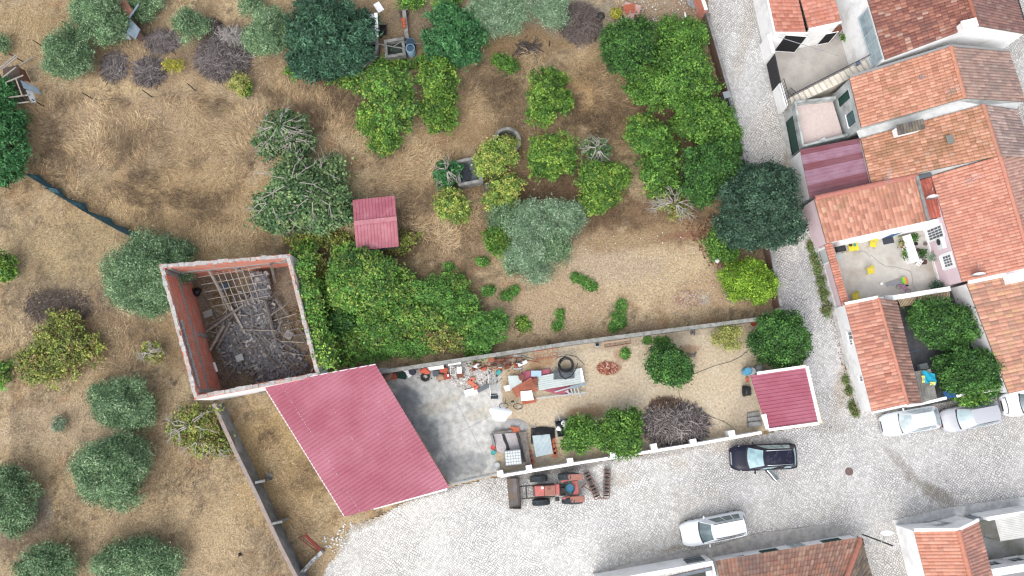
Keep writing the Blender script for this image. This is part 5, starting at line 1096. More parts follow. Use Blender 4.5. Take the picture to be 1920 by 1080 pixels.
tree('wild_shrub','yellow green wild shrub with bare twigs beside the dark garden wall','shrub',[(368,795,48,36),(385,825,46,30),(345,800,30,34),(415,840,24,20)],'scrub',twigs=26,dens=1.2)
tree('bramble_bush','yellow green bramble bush in the left field','bramble',[(110,640,50,42),(130,670,56,40),(85,690,46,40),(160,650,40,30),(60,680,34,40),(120,600,34,24)],'scrub',trunk=False,dens=.75,zs=.5)
tree('bramble_bush','small green bush with dead twigs left of the ruin','bush',[(284,660,22,18)],'scrub',trunk=False,twigs=12)
tree('bramble_bush','bright green bush cut by the left edge','bush',[(8,495,24,26),(12,515,20,16)],'lime',trunk=False)
tree('bramble_bush','dark bush cut by the left edge beside the bramble scrub','bush',[(2,700,16,30)],'bramble',trunk=False)
tree('wild_shrub','half dead shrub with long bare pale branches at the lower orchard edge','shrub',[(1262,385,32,24),(1240,375,20,18)],'scrub',twigs=40,tw_out=1.9,dens=.6)
tree('wild_shrub','small bush with grey dead top beside the open concrete tank','bush',[(838,325,24,24),(838,340,20,14)],'mango',trunk=False,twigs=18)
tree('wild_shrub','yellow green broom bush beside the biggest brush pile','bush',[(448,158,20,20),(460,165,14,12)],'yellow',trunk=False,kinds=['olivebush','lime'])
tree('wild_shrub','small yellow flowering bush beside the dark twig heap','bush',[(325,122,18,14)],'yellow',trunk=False)
tree('wild_shrub','small yellow bush beside the pile of orange tiles at the top','bush',[(1155,26,14,9)],'yellow',trunk=False)
tree('wild_shrub','pale sage green tuft in the left field below the bramble bush','bush',[(111,795,12,16)],'sage',trunk=False)
tree('wild_shrub','green shrub right of the mango at the edge of the dry grass','bush',[(955,122,16,14),(935,112,12,8)],'citrus',trunk=False)
tree('tall_shrub','tall bright shrub rising from the bramble thicket below the pink shed','shrub',[(680,520,62,54),(665,485,40,30),(650,545,40,36),(710,540,40,34)],'bramble',k=12)
tree('tall_shrub','bright green leafy shrub at the right end of the bramble thicket','shrub',[(915,610,38,30),(905,640,32,24),(930,600,24,24)],'weed',k=9)
th_=tree('bramble_thicket','dense bramble thicket filling the ground between the ruin and the block wall','thicket',
 [(590,505,30,34),(600,560,34,40),(615,620,36,40),(650,650,44,34),(640,600,44,40),(700,620,50,42),(740,650,40,26),(760,600,44,38),(750,540,44,34),(810,550,44,36),(840,575,38,30),(800,600,44,34),(830,625,40,32),(790,650,38,22),(860,640,32,20),(705,580,44,36),(575,470,24,24),(880,595,32,28),(872,562,26,24),(886,640,26,24),(895,662,22,10),(855,612,34,24),(690,665,40,20),(850,530,28,20)],'bramble',trunk=False,zs=.55,k=7,lift=.2,stuff=True,kinds=['scrub','bramble','orange','bramble','orange','bramble','weed','bramble','bramble','weed','weed','bramble','scrub','weed','scrub','bramble','bramble','bramble','weed','weed','bramble','weed','weed','bramble','bramble'])
tree('bramble_bush','brambles climbing the white outer wall of the ruin','bramble',[(575,500,16,26),(580,545,18,30),(590,590,18,32),(600,630,18,30),(612,665,20,24)],'bramble',trunk=False,zs=1.0,lift=2.6)
tree('undergrowth','low green creepers under the loquat tree and around the water tank','undergrowth',[(560,135,30,14),(690,128,44,16),(740,118,40,12),(800,115,24,16),(650,150,34,16),(690,160,30,24)],'bramble',trunk=False,zs=.4,lift=.1,stuff=True,dens=.7)
tree('undergrowth','brownish low brambles beside the small pink shed','undergrowth',[(600,440,40,26),(560,450,34,20),(640,450,24,16),(765,445,26,18),(750,465,24,12)],'scrub',trunk=False,zs=.4,lift=.1,stuff=True,dens=.45)
for i,(lab,lobes,kd) in enumerate((('long narrow green weed patch against the block wall in the dry lawn',[(1165,575,10,16),(1163,600,16,20),(1150,612,8,8)],'weed'),('small green creeper in the dry lawn above the rusty brackets',[(1050,590,6,12),(1045,610,9,8)],'weed'),('small bright round plant in the dry lawn near the bramble thicket',[(980,607,12,12)],'lime'),
 ('green creeper running over the dry lawn below the silvery olive',[(1095,528,16,8),(1080,520,10,8),(1110,538,10,6)],'weed'),('green creeper at the foot of the silvery olive',[(950,555,10,12),(965,545,8,8),(915,545,14,8)],'weed'),('dark green weed tuft above the bright leafy shrub',[(842,500,9,8),(905,490,14,8)],'weed'),('green strip of weeds along the pink courtyard wall in the alley',[(1539,528,8,16),(1545,552,9,16),(1551,580,10,16),(1533,505,6,12),(1527,485,5,10),(1520,462,4,10)],'turf'),
 ('small weeds growing along the foot of the alley corner house',[(1598,762,4,9),(1604,774,3,5),(1591,732,2,7),(1586,712,2,5)],'turf'),('small green plant in the yard below the rusty bed frame',[(1172,664,7,8)],'weed'),('small weeds at the yard side of the block wall',[(1213,638,4,4),(1233,640,4,3),(1247,640,4,4)],'weed'))):
    tree('weed_patch',lab,'weeds',lobes,kd,'green weeds on dry ground',trunk=False,zs=.3,lift=.03,dens=.38)
# ---- brush piles ----
def brush(name,label,px,py,rx,ry,n,h,cols,L=(.5,1.4),w=.022,seed=0,group='heaps of cut brush and wood',cat='brush pile'):
    g=np.random.default_rng(seed); k=PXM(px,py); c=P(px,py); a=g.uniform(0,2*math.pi,n); r=np.sqrt(g.random(n)); x=c.x+np.cos(a)*r*rx*k; y=c.y+np.sin(a)*r*ry*k
    z=h*np.clip(1-r*r,0,1)*(.25+.75*g.random(n))+.04; th=g.uniform(0,math.pi,n)+a*.2; el=g.normal(0,.22,n); ln=g.uniform(L[0],L[1],n)
    d=np.stack([np.cos(th)*np.cos(el),np.sin(th)*np.cos(el),np.sin(el)],1)*ln[:,None]/2; p=np.stack([x,y,z],1); s=np.stack([-np.sin(th),np.cos(th),np.zeros(n)],1); ww=(w*(.5+g.random(n)))[:,None]
    up=np.array([0,0,1.])*ww*1.2; e0,e1=p-d,p+d; A=(e0+s*ww,e0-s*ww,e0+up); B=(e1+s*ww*.6,e1-s*ww*.6,e1+up*.6)
    for q in A+B: q[:,2]=np.maximum(q[:,2],.012)
    V=np.concatenate([np.stack([A[i],A[j],B[j],B[i]],1) for i,j in ((0,2),(2,1),(1,0))]); cols=np.array(cols); cc=cols[g.integers(0,len(cols),n)]*(1+g.normal(0,.18,(n,1)))
    o=np_mesh(name,V,4,np.clip(np.concatenate([cc]*3),.01,.8),mDryTwig); return tag(o,label,cat,group)
GT=[S(140,130,130),S(120,110,108),S(158,148,146),S(104,92,88)]
brush('brush_pile','biggest heap of grey twigs beside the broom bush',420,108,48,42,2600,1.0,GT,seed=1)
brush('brush_pile','paler sticks thrown on the top of the biggest twig heap',440,78,30,16,420,1.1,[S(190,184,178),S(170,162,156)],(.8,1.8),.025,seed=2)
brush('brush_pile','dark twig heap beside the small yellow bush',282,135,28,24,900,.5,GT,seed=3)
brush('brush_pile','thin flat patch of twigs left of the dark twig heap',215,125,22,26,500,.15,GT,seed=4)
brush('brush_pile','thin flat patch of twigs below the young olive bush',305,78,32,20,500,.12,GT,seed=5)
brush('brush_pile','grey brush heap beside the black tyre at the top',1088,44,40,40,1800,.45,[S(142,132,130),S(120,108,104),S(112,90,78)],(.3,.9),.016,seed=6)
brush('brush_pile','dark small log heap touching the young olive bush',400,52,16,13,160,.5,[S(110,100,96),S(84,76,72),S(150,142,138)],(.4,.9),.05,seed=7)
brush('woodpile','large pile of grey cut branches against the white street wall',1265,795,60,36,2600,1.1,[S(160,148,144),S(136,124,122),S(114,102,100),S(180,170,166)],(.4,1.3),.027,seed=8,cat='woodpile')
brush('brush_pile','brown dry twigs on top of the grey woodpile',1250,762,30,14,500,.5,[S(140,112,92),S(120,96,80)],(.4,1.0),.016,seed=9)
brush('brush_pile','black and grey dry twigs in the left field above the bramble bush',110,575,60,32,900,.25,[S(112,100,96),S(128,112,98)],(.5,1.2),.016,seed=10)
brush('tile_rubble','small heap of broken orange roof tile in the sandy yard',1138,690,18,11,260,.15,[S(190,110,80),S(206,126,96),S(160,90,70),S(214,160,140)],(.15,.3),.05,seed=11,cat='rubble heap')
brush('dead_branch','dark dead branches lying on the ground left of the citrus clump',985,92,22,8,26,.2,[S(96,90,92),S(80,76,78)],(.8,2.4),.04,seed=12,cat='branches')
brush('dead_branch','pale broken branches beside the open concrete tank',922,355,14,9,60,.5,[S(170,158,150),S(150,138,130)],(.6,1.4),.025,seed=13,cat='branches')
# ---- dry grass: uncountable blades, one object per meadow ----
def grass(name,label,poly,dens,L,cols,seed,w=.022,el=(.15,.75),swirl=.12):
    g=np.random.default_rng(seed); q=[tuple(P(*p)[:2]) for p in poly]; x0,x1=min(p[0] for p in q),max(p[0] for p in q); y0,y1=min(p[1] for p in q),max(p[1] for p in q)
    w*=.62; L=(L[0]*.8,L[1]*.85); n=int((x1-x0)*(y1-y0)*dens*1.6); x=g.uniform(x0,x1,n); y=g.uniform(y0,y1,n); k=inpoly(x+(vnoise(x*.8,y*.8,seed,3)-.5)*2.5,y+(vnoise(x*.8+40,y*.8,seed,3)-.5)*2.5,q)
    k&=(vnoise(x*.7,y*.7,seed+5,4)+g.normal(0,.08,n))>.42
    x,y=x[k],y[k]; n=len(x); th=vnoise(x*swirl,y*swirl,seed+1,3)*14+g.normal(0,.75,n); e=g.uniform(el[0],el[1],n); ln=g.uniform(L[0],L[1],n)
    tip=np.stack([x+np.cos(th)*np.cos(e)*ln,y+np.sin(th)*np.cos(e)*ln,np.sin(e)*ln*.7],1); b=np.stack([x,y,np.full(n,-.02)],1); s=np.stack([-np.sin(th),np.cos(th),np.zeros(n)],1)*w*(.6+.8*g.random(n))[:,None]
    m=(b+tip)/2+np.array([0,0,.12])*ln[:,None]
    V=np.stack([b+s,m+s*.7,tip,m-s*.7],1); cols=np.array(cols); ci=np.clip((vnoise(x*.4,y*.4,seed+2,4)-.3)/.4*len(cols)+g.normal(0,.9,n),0,len(cols)-1).astype(int); cc=cols[ci]*(1+g.normal(0,.17,(n,1)))
    o=np_mesh(name,V,4,np.clip(cc*np.array([1.03,1.0,.94]),.02,.8),mDryTwig); return tag(o,label,'grass',kind='stuff')
STR=[S(112,92,74),S(160,136,106),S(184,154,114),S(204,172,126),S(222,194,150)]; BRG=[S(120,98,78),S(142,116,90),S(162,132,100),S(184,152,116)]; GRG=[S(110,94,80),S(150,132,112),S(172,150,122),S(192,166,130),S(212,188,150)]
grass('dry_grass','tall dry straw grass of the left field',[(50,190),(420,172),(520,205),(470,330),(520,440),(500,475),(380,482),(250,440),(60,345)],75,(.5,1.1),STR,1,.026)
grass('dry_grass','tall dry grass between the figs and the overgrown citrus',[(480,160),(640,150),(690,250),(690,330),(640,340),(590,230),(520,210)],100,(.6,1.2),STR,2,.026)
grass('dry_grass','tangled dry grass around the small pink shed',[(690,280),(860,260),(920,340),(930,430),(880,470),(760,450),(740,370),(660,370)],90,(.5,1.0),STR,3,.024)
grass('dry_grass','tall straw grass of the upper orchard',[(860,130),(960,100),(1140,88),(1190,200),(1240,260),(1180,270),(1080,240),(980,250),(900,240),(870,200)],100,(.6,1.2),STR,4,.026)
grass('dry_grass','brown dry grass under the orchard trees',[(960,310),(1320,300),(1330,420),(1080,430),(980,390),(880,420),(900,330)],80,(.4,.9),BRG,5,.022)
grass('dry_grass','straw grass strip between the dark wall and the carport',[(440,765),(500,770),(640,965),(612,1050),(560,1010),(520,930)],110,(.4,.9),STR,6,.024)
grass('dry_grass','dry grass of the lower left field',[(0,340),(60,350),(240,450),(330,640),(400,790),(440,870),(560,1080),(0,1080)],42,(.35,.8),GRG,7,.022)
grass('dry_grass','short dry grass of the upper left field',[(0,0),(150,0),(460,60),(540,150),(400,170),(60,190),(0,130)],40,(.25,.6),GRG,8,.018)
grass('dry_grass','short bleached grass of the lawn',[(760,480),(1060,440),(1330,450),(1430,590),(1160,620),(960,650),(960,590),(880,520)],42,(.12,.3),[S(176,150,124),S(196,170,140),S(212,190,162)],9,.016)
def specks(name,label,poly,n,cols,seed,sz=(.03,.10),cat='rubble'):
    g=np.random.default_rng(seed); q=[tuple(P(*p)[:2]) for p in poly]; x=g.uniform(min(p[0] for p in q),max(p[0] for p in q),n*3); y=g.uniform(min(p[1] for p in q),max(p[1] for p in q),n*3); k=inpoly(x,y,q); x,y=x[k][:n],y[k][:n]; m=len(x)
    V=[];cc=[]; cols=np.array(cols)
    s=g.uniform(sz[0],sz[1],(m,1)); a=g.uniform(0,6.28,m); u=np.stack([np.cos(a),np.sin(a),0*a],1)*s; v=np.stack([-np.sin(a),np.cos(a),0*a],1)*s*.7; p=np.stack([x,y,np.zeros(m)],1); t=p+np.array([0,0,1.])*s*.8
    col=cols[g.integers(0,len(cols),m)]*(1+g.normal(0,.1,(m,1)))
    V=np.concatenate([np.stack([t-u*.6-v*.6,t+u*.6-v*.6,t+u*.6+v*.6,t-u*.6+v*.6],1)]+[np.stack([p+sa*u+sb*v,p+sc_*u+sd_*v,t+sc_*u*.6+sd_*v*.6,t+sa*u*.6+sb*v*.6],1) for sa,sb,sc_,sd_ in ((-1,-1,1,-1),(1,-1,1,1),(1,1,-1,1),(-1,1,-1,-1))])
    return tag(np_mesh(name,V,4,np.clip(np.concatenate([col]*5),.02,.85),mDryTwig),label,cat,kind='stuff')
WS=[S(232,230,226),S(206,200,194),S(186,176,166)]
for q,(px,py,rx,ry,n) in enumerate(((425,560,30,20,260),(470,655,40,22,300),(555,690,24,16,200),(560,600,20,30,200),(400,640,12,40,160))):
    brush('dry_tuft','dry straw weeds growing through the rubble inside the ruin',px,py,rx,ry,n,.3,[S(150,122,88),S(170,142,104),S(126,100,72)],(.2,.6),.014,seed=60+q,group='dry weeds in the ruin',cat='weeds')
specks('pale_stones','white stones scattered over the dry lawn',[(1040,440),(1300,430),(1420,580),(1060,620)],170,WS,1,(.02,.06))
specks('pale_stones','white stones and brick chips scattered over the top right dirt',[(1150,0),(1300,0),(1320,40),(1200,70)],260,WS+[S(190,130,110)],2,(.02,.07))
specks('pale_stones','white cobbles spilled beside the rusty gate',[(598,1000),(622,1010),(640,985),(660,975),(650,1030),(615,1040)],70,[S(240,240,238)],3,(.04,.08))
specks('brick_chips','pink brick chips scattered on the dry lawn near the clipped shrub',[(1262,548),(1305,545),(1325,570),(1270,575)],100,[S(206,166,148),S(200,190,180),S(190,140,120)],4,(.03,.08))
specks('pale_stones','pebbles scattered over the left fields',[(0,0),(500,0),(540,500),(560,1080),(0,1080)],380,WS+[S(150,140,130)]*3,5,(.02,.06))
specks('leaf_litter','dead leaves and crumbs over the sandy yard',[(960,670),(1400,620),(1400,800),(960,840)],700,[S(150,130,104),S(132,112,90),S(214,206,190)],6,(.015,.04))
specks('leaf_litter','brown dead leaves along the alley edge',[(1545,560),(1560,560),(1615,760),(1600,770)],300,[S(150,116,84),S(176,146,112),S(110,100,70)],7,(.02,.06))
specks('leaf_litter','brown leaf litter under the evergreen and along the orchard edge',[(1280,420),(1340,400),(1350,470),(1400,520),(1330,500)],400,[S(140,84,64),S(160,104,80),S(110,76,60)],8,(.03,.07))
# ================= VEHICLES =================
mTyre=M('tyre_rubber',(.02,.02,.021),(.035,.034,.032),6,rough=.85); mRim=M('alloy',(.5,.5,.52),rough=.35,metal=.7); mCarGlass=M('car_glass',(.05,.075,.085),(.12,.17,.18),1.3,rough=.05,spec=1.0); mTrim=M('black_trim',(.02,.02,.022),rough=.5)
mLamp=M('headlamp_glass',(.72,.74,.76),rough=.1,spec=.8); mTail=M('tail_lamp',(.35,.02,.02),rough=.2); mChrome=M('chrome',(.7,.72,.74),rough=.15,metal=1.0)
def paintm(n,c,r=.28): return M(n,c,rough=r,spec=.5,coat=.7)
def car(label,px,py,rz,L,W,H,mat,hood=1.15,wt=1.95,rt=.75,rb=.35,belt=.92,rails=False,rail_m=None,open_door=False,group='cars parked in the street',boxy=.0,glass=None,name='parked_car'):
    p=P(px,py,.7); t=thing(name,label,'car',(p.x,p.y,0.006),rz,group); glass=glass or mCarGlass
    h=L/2; kw=dict(parent=t,world=False)
    def hw(x):      # half width along the car, nose at -h
        f=(x+h)/L; a=max(0,(.16-f)/.16); b=max(0,(f-.90)/.10); return W/2*(1-.30*a**2.2-.14*b**2)
    def zt(x):      # top of lower body
        f=(x+h); return min(belt, .60+.24*min(1,f/.45)**.6+ (belt-.84)*min(1,f/(hood+.1)))
    xs=[-h,-h+.05,-h+.14,-h+.28,-h+.5,-h+.8,-h+hood*.9,-h+hood+.35,-h+L*.45,-h+L*.6,-h+L*.75,h-.5,h-.22,h-.08,h]; n=13; vs=[]
    for i,x in enumerate(xs):
        w_=hw(x); z=zt(x); zb=.28; edge=1 if 0<i<len(xs)-1 else .93
        if i==0: z=.66
        if i==len(xs)-1: z=belt-.08
        half=[(w_*.9,zb),(w_*.985*edge,.42),(w_*edge,.62),(w_*.975*edge,z-.08),(w_*.90*edge,z),(w_*.55,z+.035),(0,z+.05)]
        ring=half+[(-a,b) for a,b in half[:-1][::-1]]; vs+=[(x,a,b) for a,b in ring]
    k=13; fs=[(i*k+j,i*k+(j+1)%k,(i+1)*k+(j+1)%k,(i+1)*k+j) for i in range(len(xs)-1) for j in range(k)]+[tuple(range(k))[::-1],tuple(range((len(xs)-1)*k,len(xs)*k))]
    body=MB().add(vs,fs).build('body',mat,smooth=True,**kw)
    # cabin
    xa=-h+hood; xb=-h+wt; xc=h-rt; xd=h-rb; wb=W/2*.91; wr=W/2*.61; zb_=belt-.01; zr=H
    def wind(s,t_): return Vector(((xa-.16*(1-s*s)*-1*-1)*(1-t_)+(xb-.07*(1-s*s))*t_, s*((wb*.97)*(1-t_)+wr*t_), zb_+(zr-.05-zb_)*t_+.03*(1-s*s)*t_))
    def rear(s,t_): return Vector(((xd+.08*(1-s*s))*(1-t_)+(xc+.05*(1-s*s))*t_, s*((wb*.94)*(1-t_)+wr*.97*t_), zb_+(zr-.05-zb_)*t_+.03*(1-s*s)*t_))
    def roof(u,v): s=v*2-1; x=(xb-.07*(1-s*s))*(1-u)+(xc+.05*(1-s*s))*u; return Vector((x,s*wr*(1-.03*u),zr-.05+.03*(1-s*s)+.055*math.sin(math.pi*u)))
    def side(sg): 
        def f(u,v):
            a=Vector((xa,sg*wb*.97,zb_)).lerp(Vector((xb,sg*wr,zr-.05)),v); b=Vector((xd,sg*wb*.94,zb_)).lerp(Vector((xc,sg*wr*.97,zr-.05)),v); q=a.lerp(b,u); q.z+=.055*math.sin(math.pi*u)*v; q.y+=sg*.03*math.sin(math.pi*u); return q
        return f
    cab=MB().patch(lambda u,v:wind(v*2-1,u),5,8).patch(lambda u,v:rear(v*2-1,u),4,8).patch(roof,8,8).patch(side(1),10,4).patch(side(-1),10,4).build('cabin',mat,smooth=True,**kw)
    def out(fn,u0,u1,v0,v1,o,nu=8,nv=5):
        def g(u,v):
            q=fn(u0+(u1-u0)*u,v0+(v1-v0)*v); return q+o
        return g
    MB().patch(out(lambda u,v:wind(v*2-1,u),.10,.97,.04,.96,Vector((-.012,0,.014))),5,8).build('windscreen',glass,smooth=True,**kw)
    MB().patch(out(lambda u,v:wind(v*2-1,u),.0,.11,.02,.98,Vector((-.013,0,.013))),1,8).build('wiper_cowl',mTrim,smooth=True,**kw)
    MB().patch(out(lambda u,v:rear(v*2-1,u),.08,.96,.05,.95,Vector((.014,0,.012))),4,8).build('rear_window',glass,smooth=True,**kw)
    for sg in (1,-1):
        for a,b in ((.20,.46),(.485,.70),(.725,.90)):
            if open_door and sg==-1 and a==.485: m_=mDark
            else: m_=glass
            MB().patch(out(side(sg),a,b,.06,.88,Vector((0,sg*.012,.008))),4,3).build('side_window',m_,smooth=True,**kw)
        # lamps, mirrors, wheels
        hl=MB().add([(-h+.10,sg*hw(-h+.1)*.55,.70),(-h+.20,sg*hw(-h+.2)*.97,.72),(-h+.62,sg*hw(-h+.6)*.965,.86),(-h+.34,sg*hw(-h+.3)*.78,.85)],[(0,1,2,3)])
        hl=MB(); a_=[Vector((-h+.07,sg*hw(-h+.07)*.62,.70)),Vector((-h+.22,sg*hw(-h+.2)*.99,.70)),Vector((-h+.66,sg*hw(-h+.66)*.955,zt(-h+.66)+.0)),Vector((-h+.30,sg*hw(-h+.3)*.74,zt(-h+.3)+.035))]
        hl.add(a_+[v-Vector((0,0,.08)) for v in a_],[(0,1,2,3),(7,6,5,4),(0,4,5,1),(1,5,6,2),(2,6,7,3),(3,7,4,0)]); hl.build('headlight',mLamp,**kw)
        MB().box((h-.13,sg*W/2*.80,.80),(.16,.16,.2)).build('tail_light',mTail,**kw)
        mr=MB().blob((-h+hood+.42,sg*(W/2+.10),belt+.06),(.07,.12,.08),1,.05).bar((-h+hood+.44,sg*W/2*.93,belt),(-h+hood+.43,sg*(W/2+.08),belt+.04),.05,.04); mr.build('mirror',mat if not open_door else mTrim,smooth=True,**kw)
        for x in (-h+.85,h-.78):
            m=Matrix.Rotation(R(90),4,'X'); w_=MB().lathe([(.19,-.1),(.315,-.1),(.33,-.06),(.33,.06),(.315,.1),(.19,.1)],(x,sg*(W/2-.11),.33),20,m=m).build('wheel',mTyre,smooth=True,**kw)
            MB().lathe([(.19,0),(.19,.10),(.05,.115),(.0001,.115)],(x,sg*(W/2-.11),.33),16,m=Matrix.Rotation(R(-90*sg),4,'X')).build('rim',mRim,parent=w_,world=False)
    gr=MB().bar((-h+.0,-W*.22,.60),(-h+.0,W*.22,.60),.05,.13); gr.build('grille',mTrim,**kw)
    MB().box((h-.0,0,.42),(.1,W*.8,.16)).box((-h+.06,0,.40),(.16,W*.74,.16)).build('bumper_trim',mTrim,**kw) if False else MB().box((h+.0,0,.42),(.1,W*.8,.16)).build('rear_bumper',mTrim,**kw)
    if rails:
        for sg in (1,-1): 
            MB().tube([roof(.05,.5+sg*.44)+Vector((0,0,.01)),roof(.12,.5+sg*.45)+Vector((0,0,.06)),roof(.5,.5+sg*.46)+Vector((0,0,.06)),roof(.9,.5+sg*.45)+Vector((0,0,.06)),roof(.97,.5+sg*.44)+Vector((0,0,.01))],.022,6).build('roof_rail',rail_m or mChrome,smooth=True,**kw)
    return t,roof,(h,hw,zt,side)
white=paintm('white_paint',(.66,.69,.72),.35); silver=paintm('silver_paint',(.56,.60,.63),.35); black=M('dark_blue_black_paint',(.010,.011,.026),rough=.3,spec=.2,coat=.08); grey=paintm('grey_paint',(.40,.41,.44))
car('white estate off-roader with dark roof rails parked by the bottom houses',1338,992,R(11),4.7,1.78,1.78,white,hood=1.35,wt=2.05,rt=.35,rb=.12,belt=1.02,rails=True,rail_m=mTrim)
t,roof,(h,hw,zt,side)=car('dark blue black people carrier with its rear door open in the street',1431,857,R(2.5),4.7,1.86,1.72,black,hood=1.15,wt=2.15,rt=.5,rb=.16,belt=1.0,rails=True,open_door=True,glass=M('reflecting_glass',(.16,.28,.31),(.34,.48,.5),1.6,rough=.08,spec=1.0))
# open rear door on the near side
d=MB(); hinge=Vector((.12,-.90,0)); dr=Vector((math.cos(R(-52)),math.sin(R(-52)),0)); nn=Vector((-dr.y,dr.x,0))
def dp(s,o,z): return hinge+dr*s+nn*o+Vector((0,0,z))
d.add([dp(0,-.05,.32),dp(.98,-.05,.36),dp(1.0,-.05,.98),dp(0,-.05,.98),dp(0,.05,.32),dp(.98,.05,.36),dp(1.0,.03,.98),dp(0,.03,.98)],[(0,1,2,3),(7,6,5,4),(0,4,5,1),(1,5,6,2),(2,6,7,3),(3,7,4,0)])
door=d.build('door',black,t,world=False)
MB().add([dp(.05,-.02,1.0),dp(.95,-.02,1.0),dp(.85,.16,1.48),dp(.10,.16,1.48)],[(0,1,2,3)]).build('door_window',mCarGlass,door,world=False)
MB().tube([dp(0,-.02,1.0),dp(.08,.16,1.5),dp(.86,.16,1.5),dp(.98,-.02,1.0),dp(0,-.02,1.0)],.025,5).build('door_frame',mChrome,door,world=False)
for sg in (1,-1): MB().tube([side(sg)(.18,.10)+Vector((0,sg*.02,0)),side(sg)(.5,.10)+Vector((0,sg*.02,0)),side(sg)(.9,.14)+Vector((0,sg*.02,0)),side(sg)(.9,.78)+Vector((0,sg*.02,0)),side(sg)(.5,.86)+Vector((0,sg*.02,0)),side(sg)(.2,.7)+Vector((0,sg*.02,0))],.014,4).build('chrome_strip',mChrome,t,world=False)
rs=random.Random(4); m=MB()
for i in range(26):
    q=roof(rs.uniform(.1,.95),rs.uniform(.15,.85))+Vector((0,0,.006)); m.torus(q,rs.uniform(.03,.07),.006,10,4,m=Matrix.Scale(rs.uniform(.6,1.6),4,(1,0,0)))
m.build('dried_water_marks',M('dust_marks',(.09,.095,.13),rough=.7),t,world=False)
MB().bar((-h-.0,-.4,.62),(-h-.0,.4,.62),.04,.1).bar((-h+.03,-.45,.72),(-h+.03,.45,.72),.04,.03).build('chrome_grille',mChrome,t,world=False)
car('silver estate car parked in front of the alley corner house',1707,790,R(10),4.2,1.7,1.42,silver,hood=1.25,wt=2.0,rt=.62,rb=.12,belt=.9,glass=M('pale_reflecting_glass',(.40,.46,.48),(.16,.22,.24),1.0,rough=.06,spec=1.0))
car('metallic grey car parked under the dark orange tree',1820,781,R(11),4.25,1.76,1.55,grey,hood=1.05,wt=1.95,rt=.45,rb=.12,belt=.96,glass=M('reflecting_glass2',(.2,.29,.32),(.36,.44,.46),1.4,rough=.07,spec=1.0))
t,_,_=car('white hatchback cut by the right edge of the photo',1932,753,R(9),4.1,1.75,1.5,white,hood=1.2,wt=2.0,rt=.6,rb=.15,belt=.94)
MB().tube([(-1.98,-.55,.80),(-1.85,-.62,.86),(-1.8,0,.88),(-1.85,.62,.86),(-1.98,.55,.80)],.03,5).build('bonnet_seam',mTrim,t,world=False)
# ---- tractor ----
mTr=M('faded_red_paint',S(212,112,106,sat=.88),S(190,98,92,sat=.88),4,rough=.6,c3=S(176,118,100),scale3=2); mTrR=M('rusty_fender',S(186,118,102),S(168,104,88),5,rough=.8); mStl=M('worn_steel',S(120,112,110),S(98,88,84),2,rough=.5,metal=.3,c3=S(150,116,80),scale3=1.0)
tr=thing('tractor','old faded red tractor with front loader and rusty disc harrow behind the white street wall','tractor',P(1040,920,0))
def pt(px,py,z): return P(px,py,z)
def tyre(nm,px,py,r,wd,rz):
    c=pt(px,py,r); m=Matrix.Rotation(rz,4,'Z')@Matrix.Rotation(R(90),4,'X'); b=MB().lathe([(r*.55,-wd/2),(r*.92,-wd/2),(r,-wd*.36),(r,wd*.36),(r*.92,wd/2),(r*.55,wd/2)],c,28,m=m)
    for i in range(22):
        a=2*math.pi*i/22
        for sg in (1,-1):
            v=Vector((math.cos(a)*(r+.015),math.sin(a)*(r+.015),sg*wd*.22)); b.box(c+(m@v),(.05,.07,wd*.5),m=m@Matrix.Rotation(a,4,'Z')@Matrix.Rotation(R(35*sg),4,'X'))
    o=b.build(nm,M('tractor_tyre',S(70,82,88),S(52,60,64),5,rough=.9),tr); MB().lathe([(r*.54,-wd*.3),(r*.54,wd*.3),(.08,wd*.25),(.0001,wd*.25)],c,18,m=m).build('rim',mTrR,o)
tyre('wheel',1010,897,.60,.42,R(4)); tyre('wheel',1014.5,941,.60,.42,R(4)); tyre('wheel',1066,893,.72,.42,R(2)); tyre('wheel',1073,938,.72,.42,R(2))
z=1.35
hd=MB(); q=[(1001.5,911),(1021,910),(1022,930.5),(1003.5,931.5)]
def slab(mb,q,z0,z1,ins=.0):
    v0=[pt(a,b,z1) for a,b in q]; v0=[Vector((v.x,v.y,z0)) for v in v0]; cc=sum(v0,Vector())/len(v0); v1=[Vector((v.x+(cc.x-v.x)*ins,v.y+(cc.y-v.y)*ins,z1)) for v in v0]; n=len(q)
    return mb.add(v0+v1,[tuple(range(n))[::-1],tuple(range(n,2*n))]+[(i,(i+1)%n,n+(i+1)%n,n+i) for i in range(n)])
slab(hd,q,.75,1.38,.06); hd.build('bonnet',mTr,tr,bevel=.04)
b=MB(); slab(b,[(1020.5,911),(1041,909.5),(1042,929),(1021.5,930.5)],.75,1.42,.03); b.build('fuel_tank_cover',mTrR,tr,bevel=.03)
b=MB(); slab(b,[(1040.5,908.5),(1049,908),(1049.5,928),(1041.5,929)],.7,1.3); b.build('dashboard',mTr,tr,bevel=.03)
b=MB(); slab(b,[(998.5,913),(1002,913),(1003.5,929),(1000,930)],.7,1.25); b.build('radiator_grille',M('grille_dark',S(120,92,88)),tr)
b=MB(); slab(b,[(1000,917),(1080,914),(1080,923),(1000,926)],.45,.8); b.build('chassis',M('grimy_black',(.04,.038,.036),(.07,.06,.055),5),tr)
MB().lathe([(.09,0),(.1,.16),(.05,.2),(.0001,.2)],pt(1017,914,1.4),12).build('air_filter_cap',mWhite,tr)
MB().torus(pt(1029.5,915,1.46),.10,.02,14,5).build('filler_ring',mTrR,tr)
b=MB(); slab(b,[(1073,902),(1083,901.5),(1086,928.5),(1075,929.5)],.8,1.2); b.build('rear_axle_cover',mTr,tr,bevel=.04)
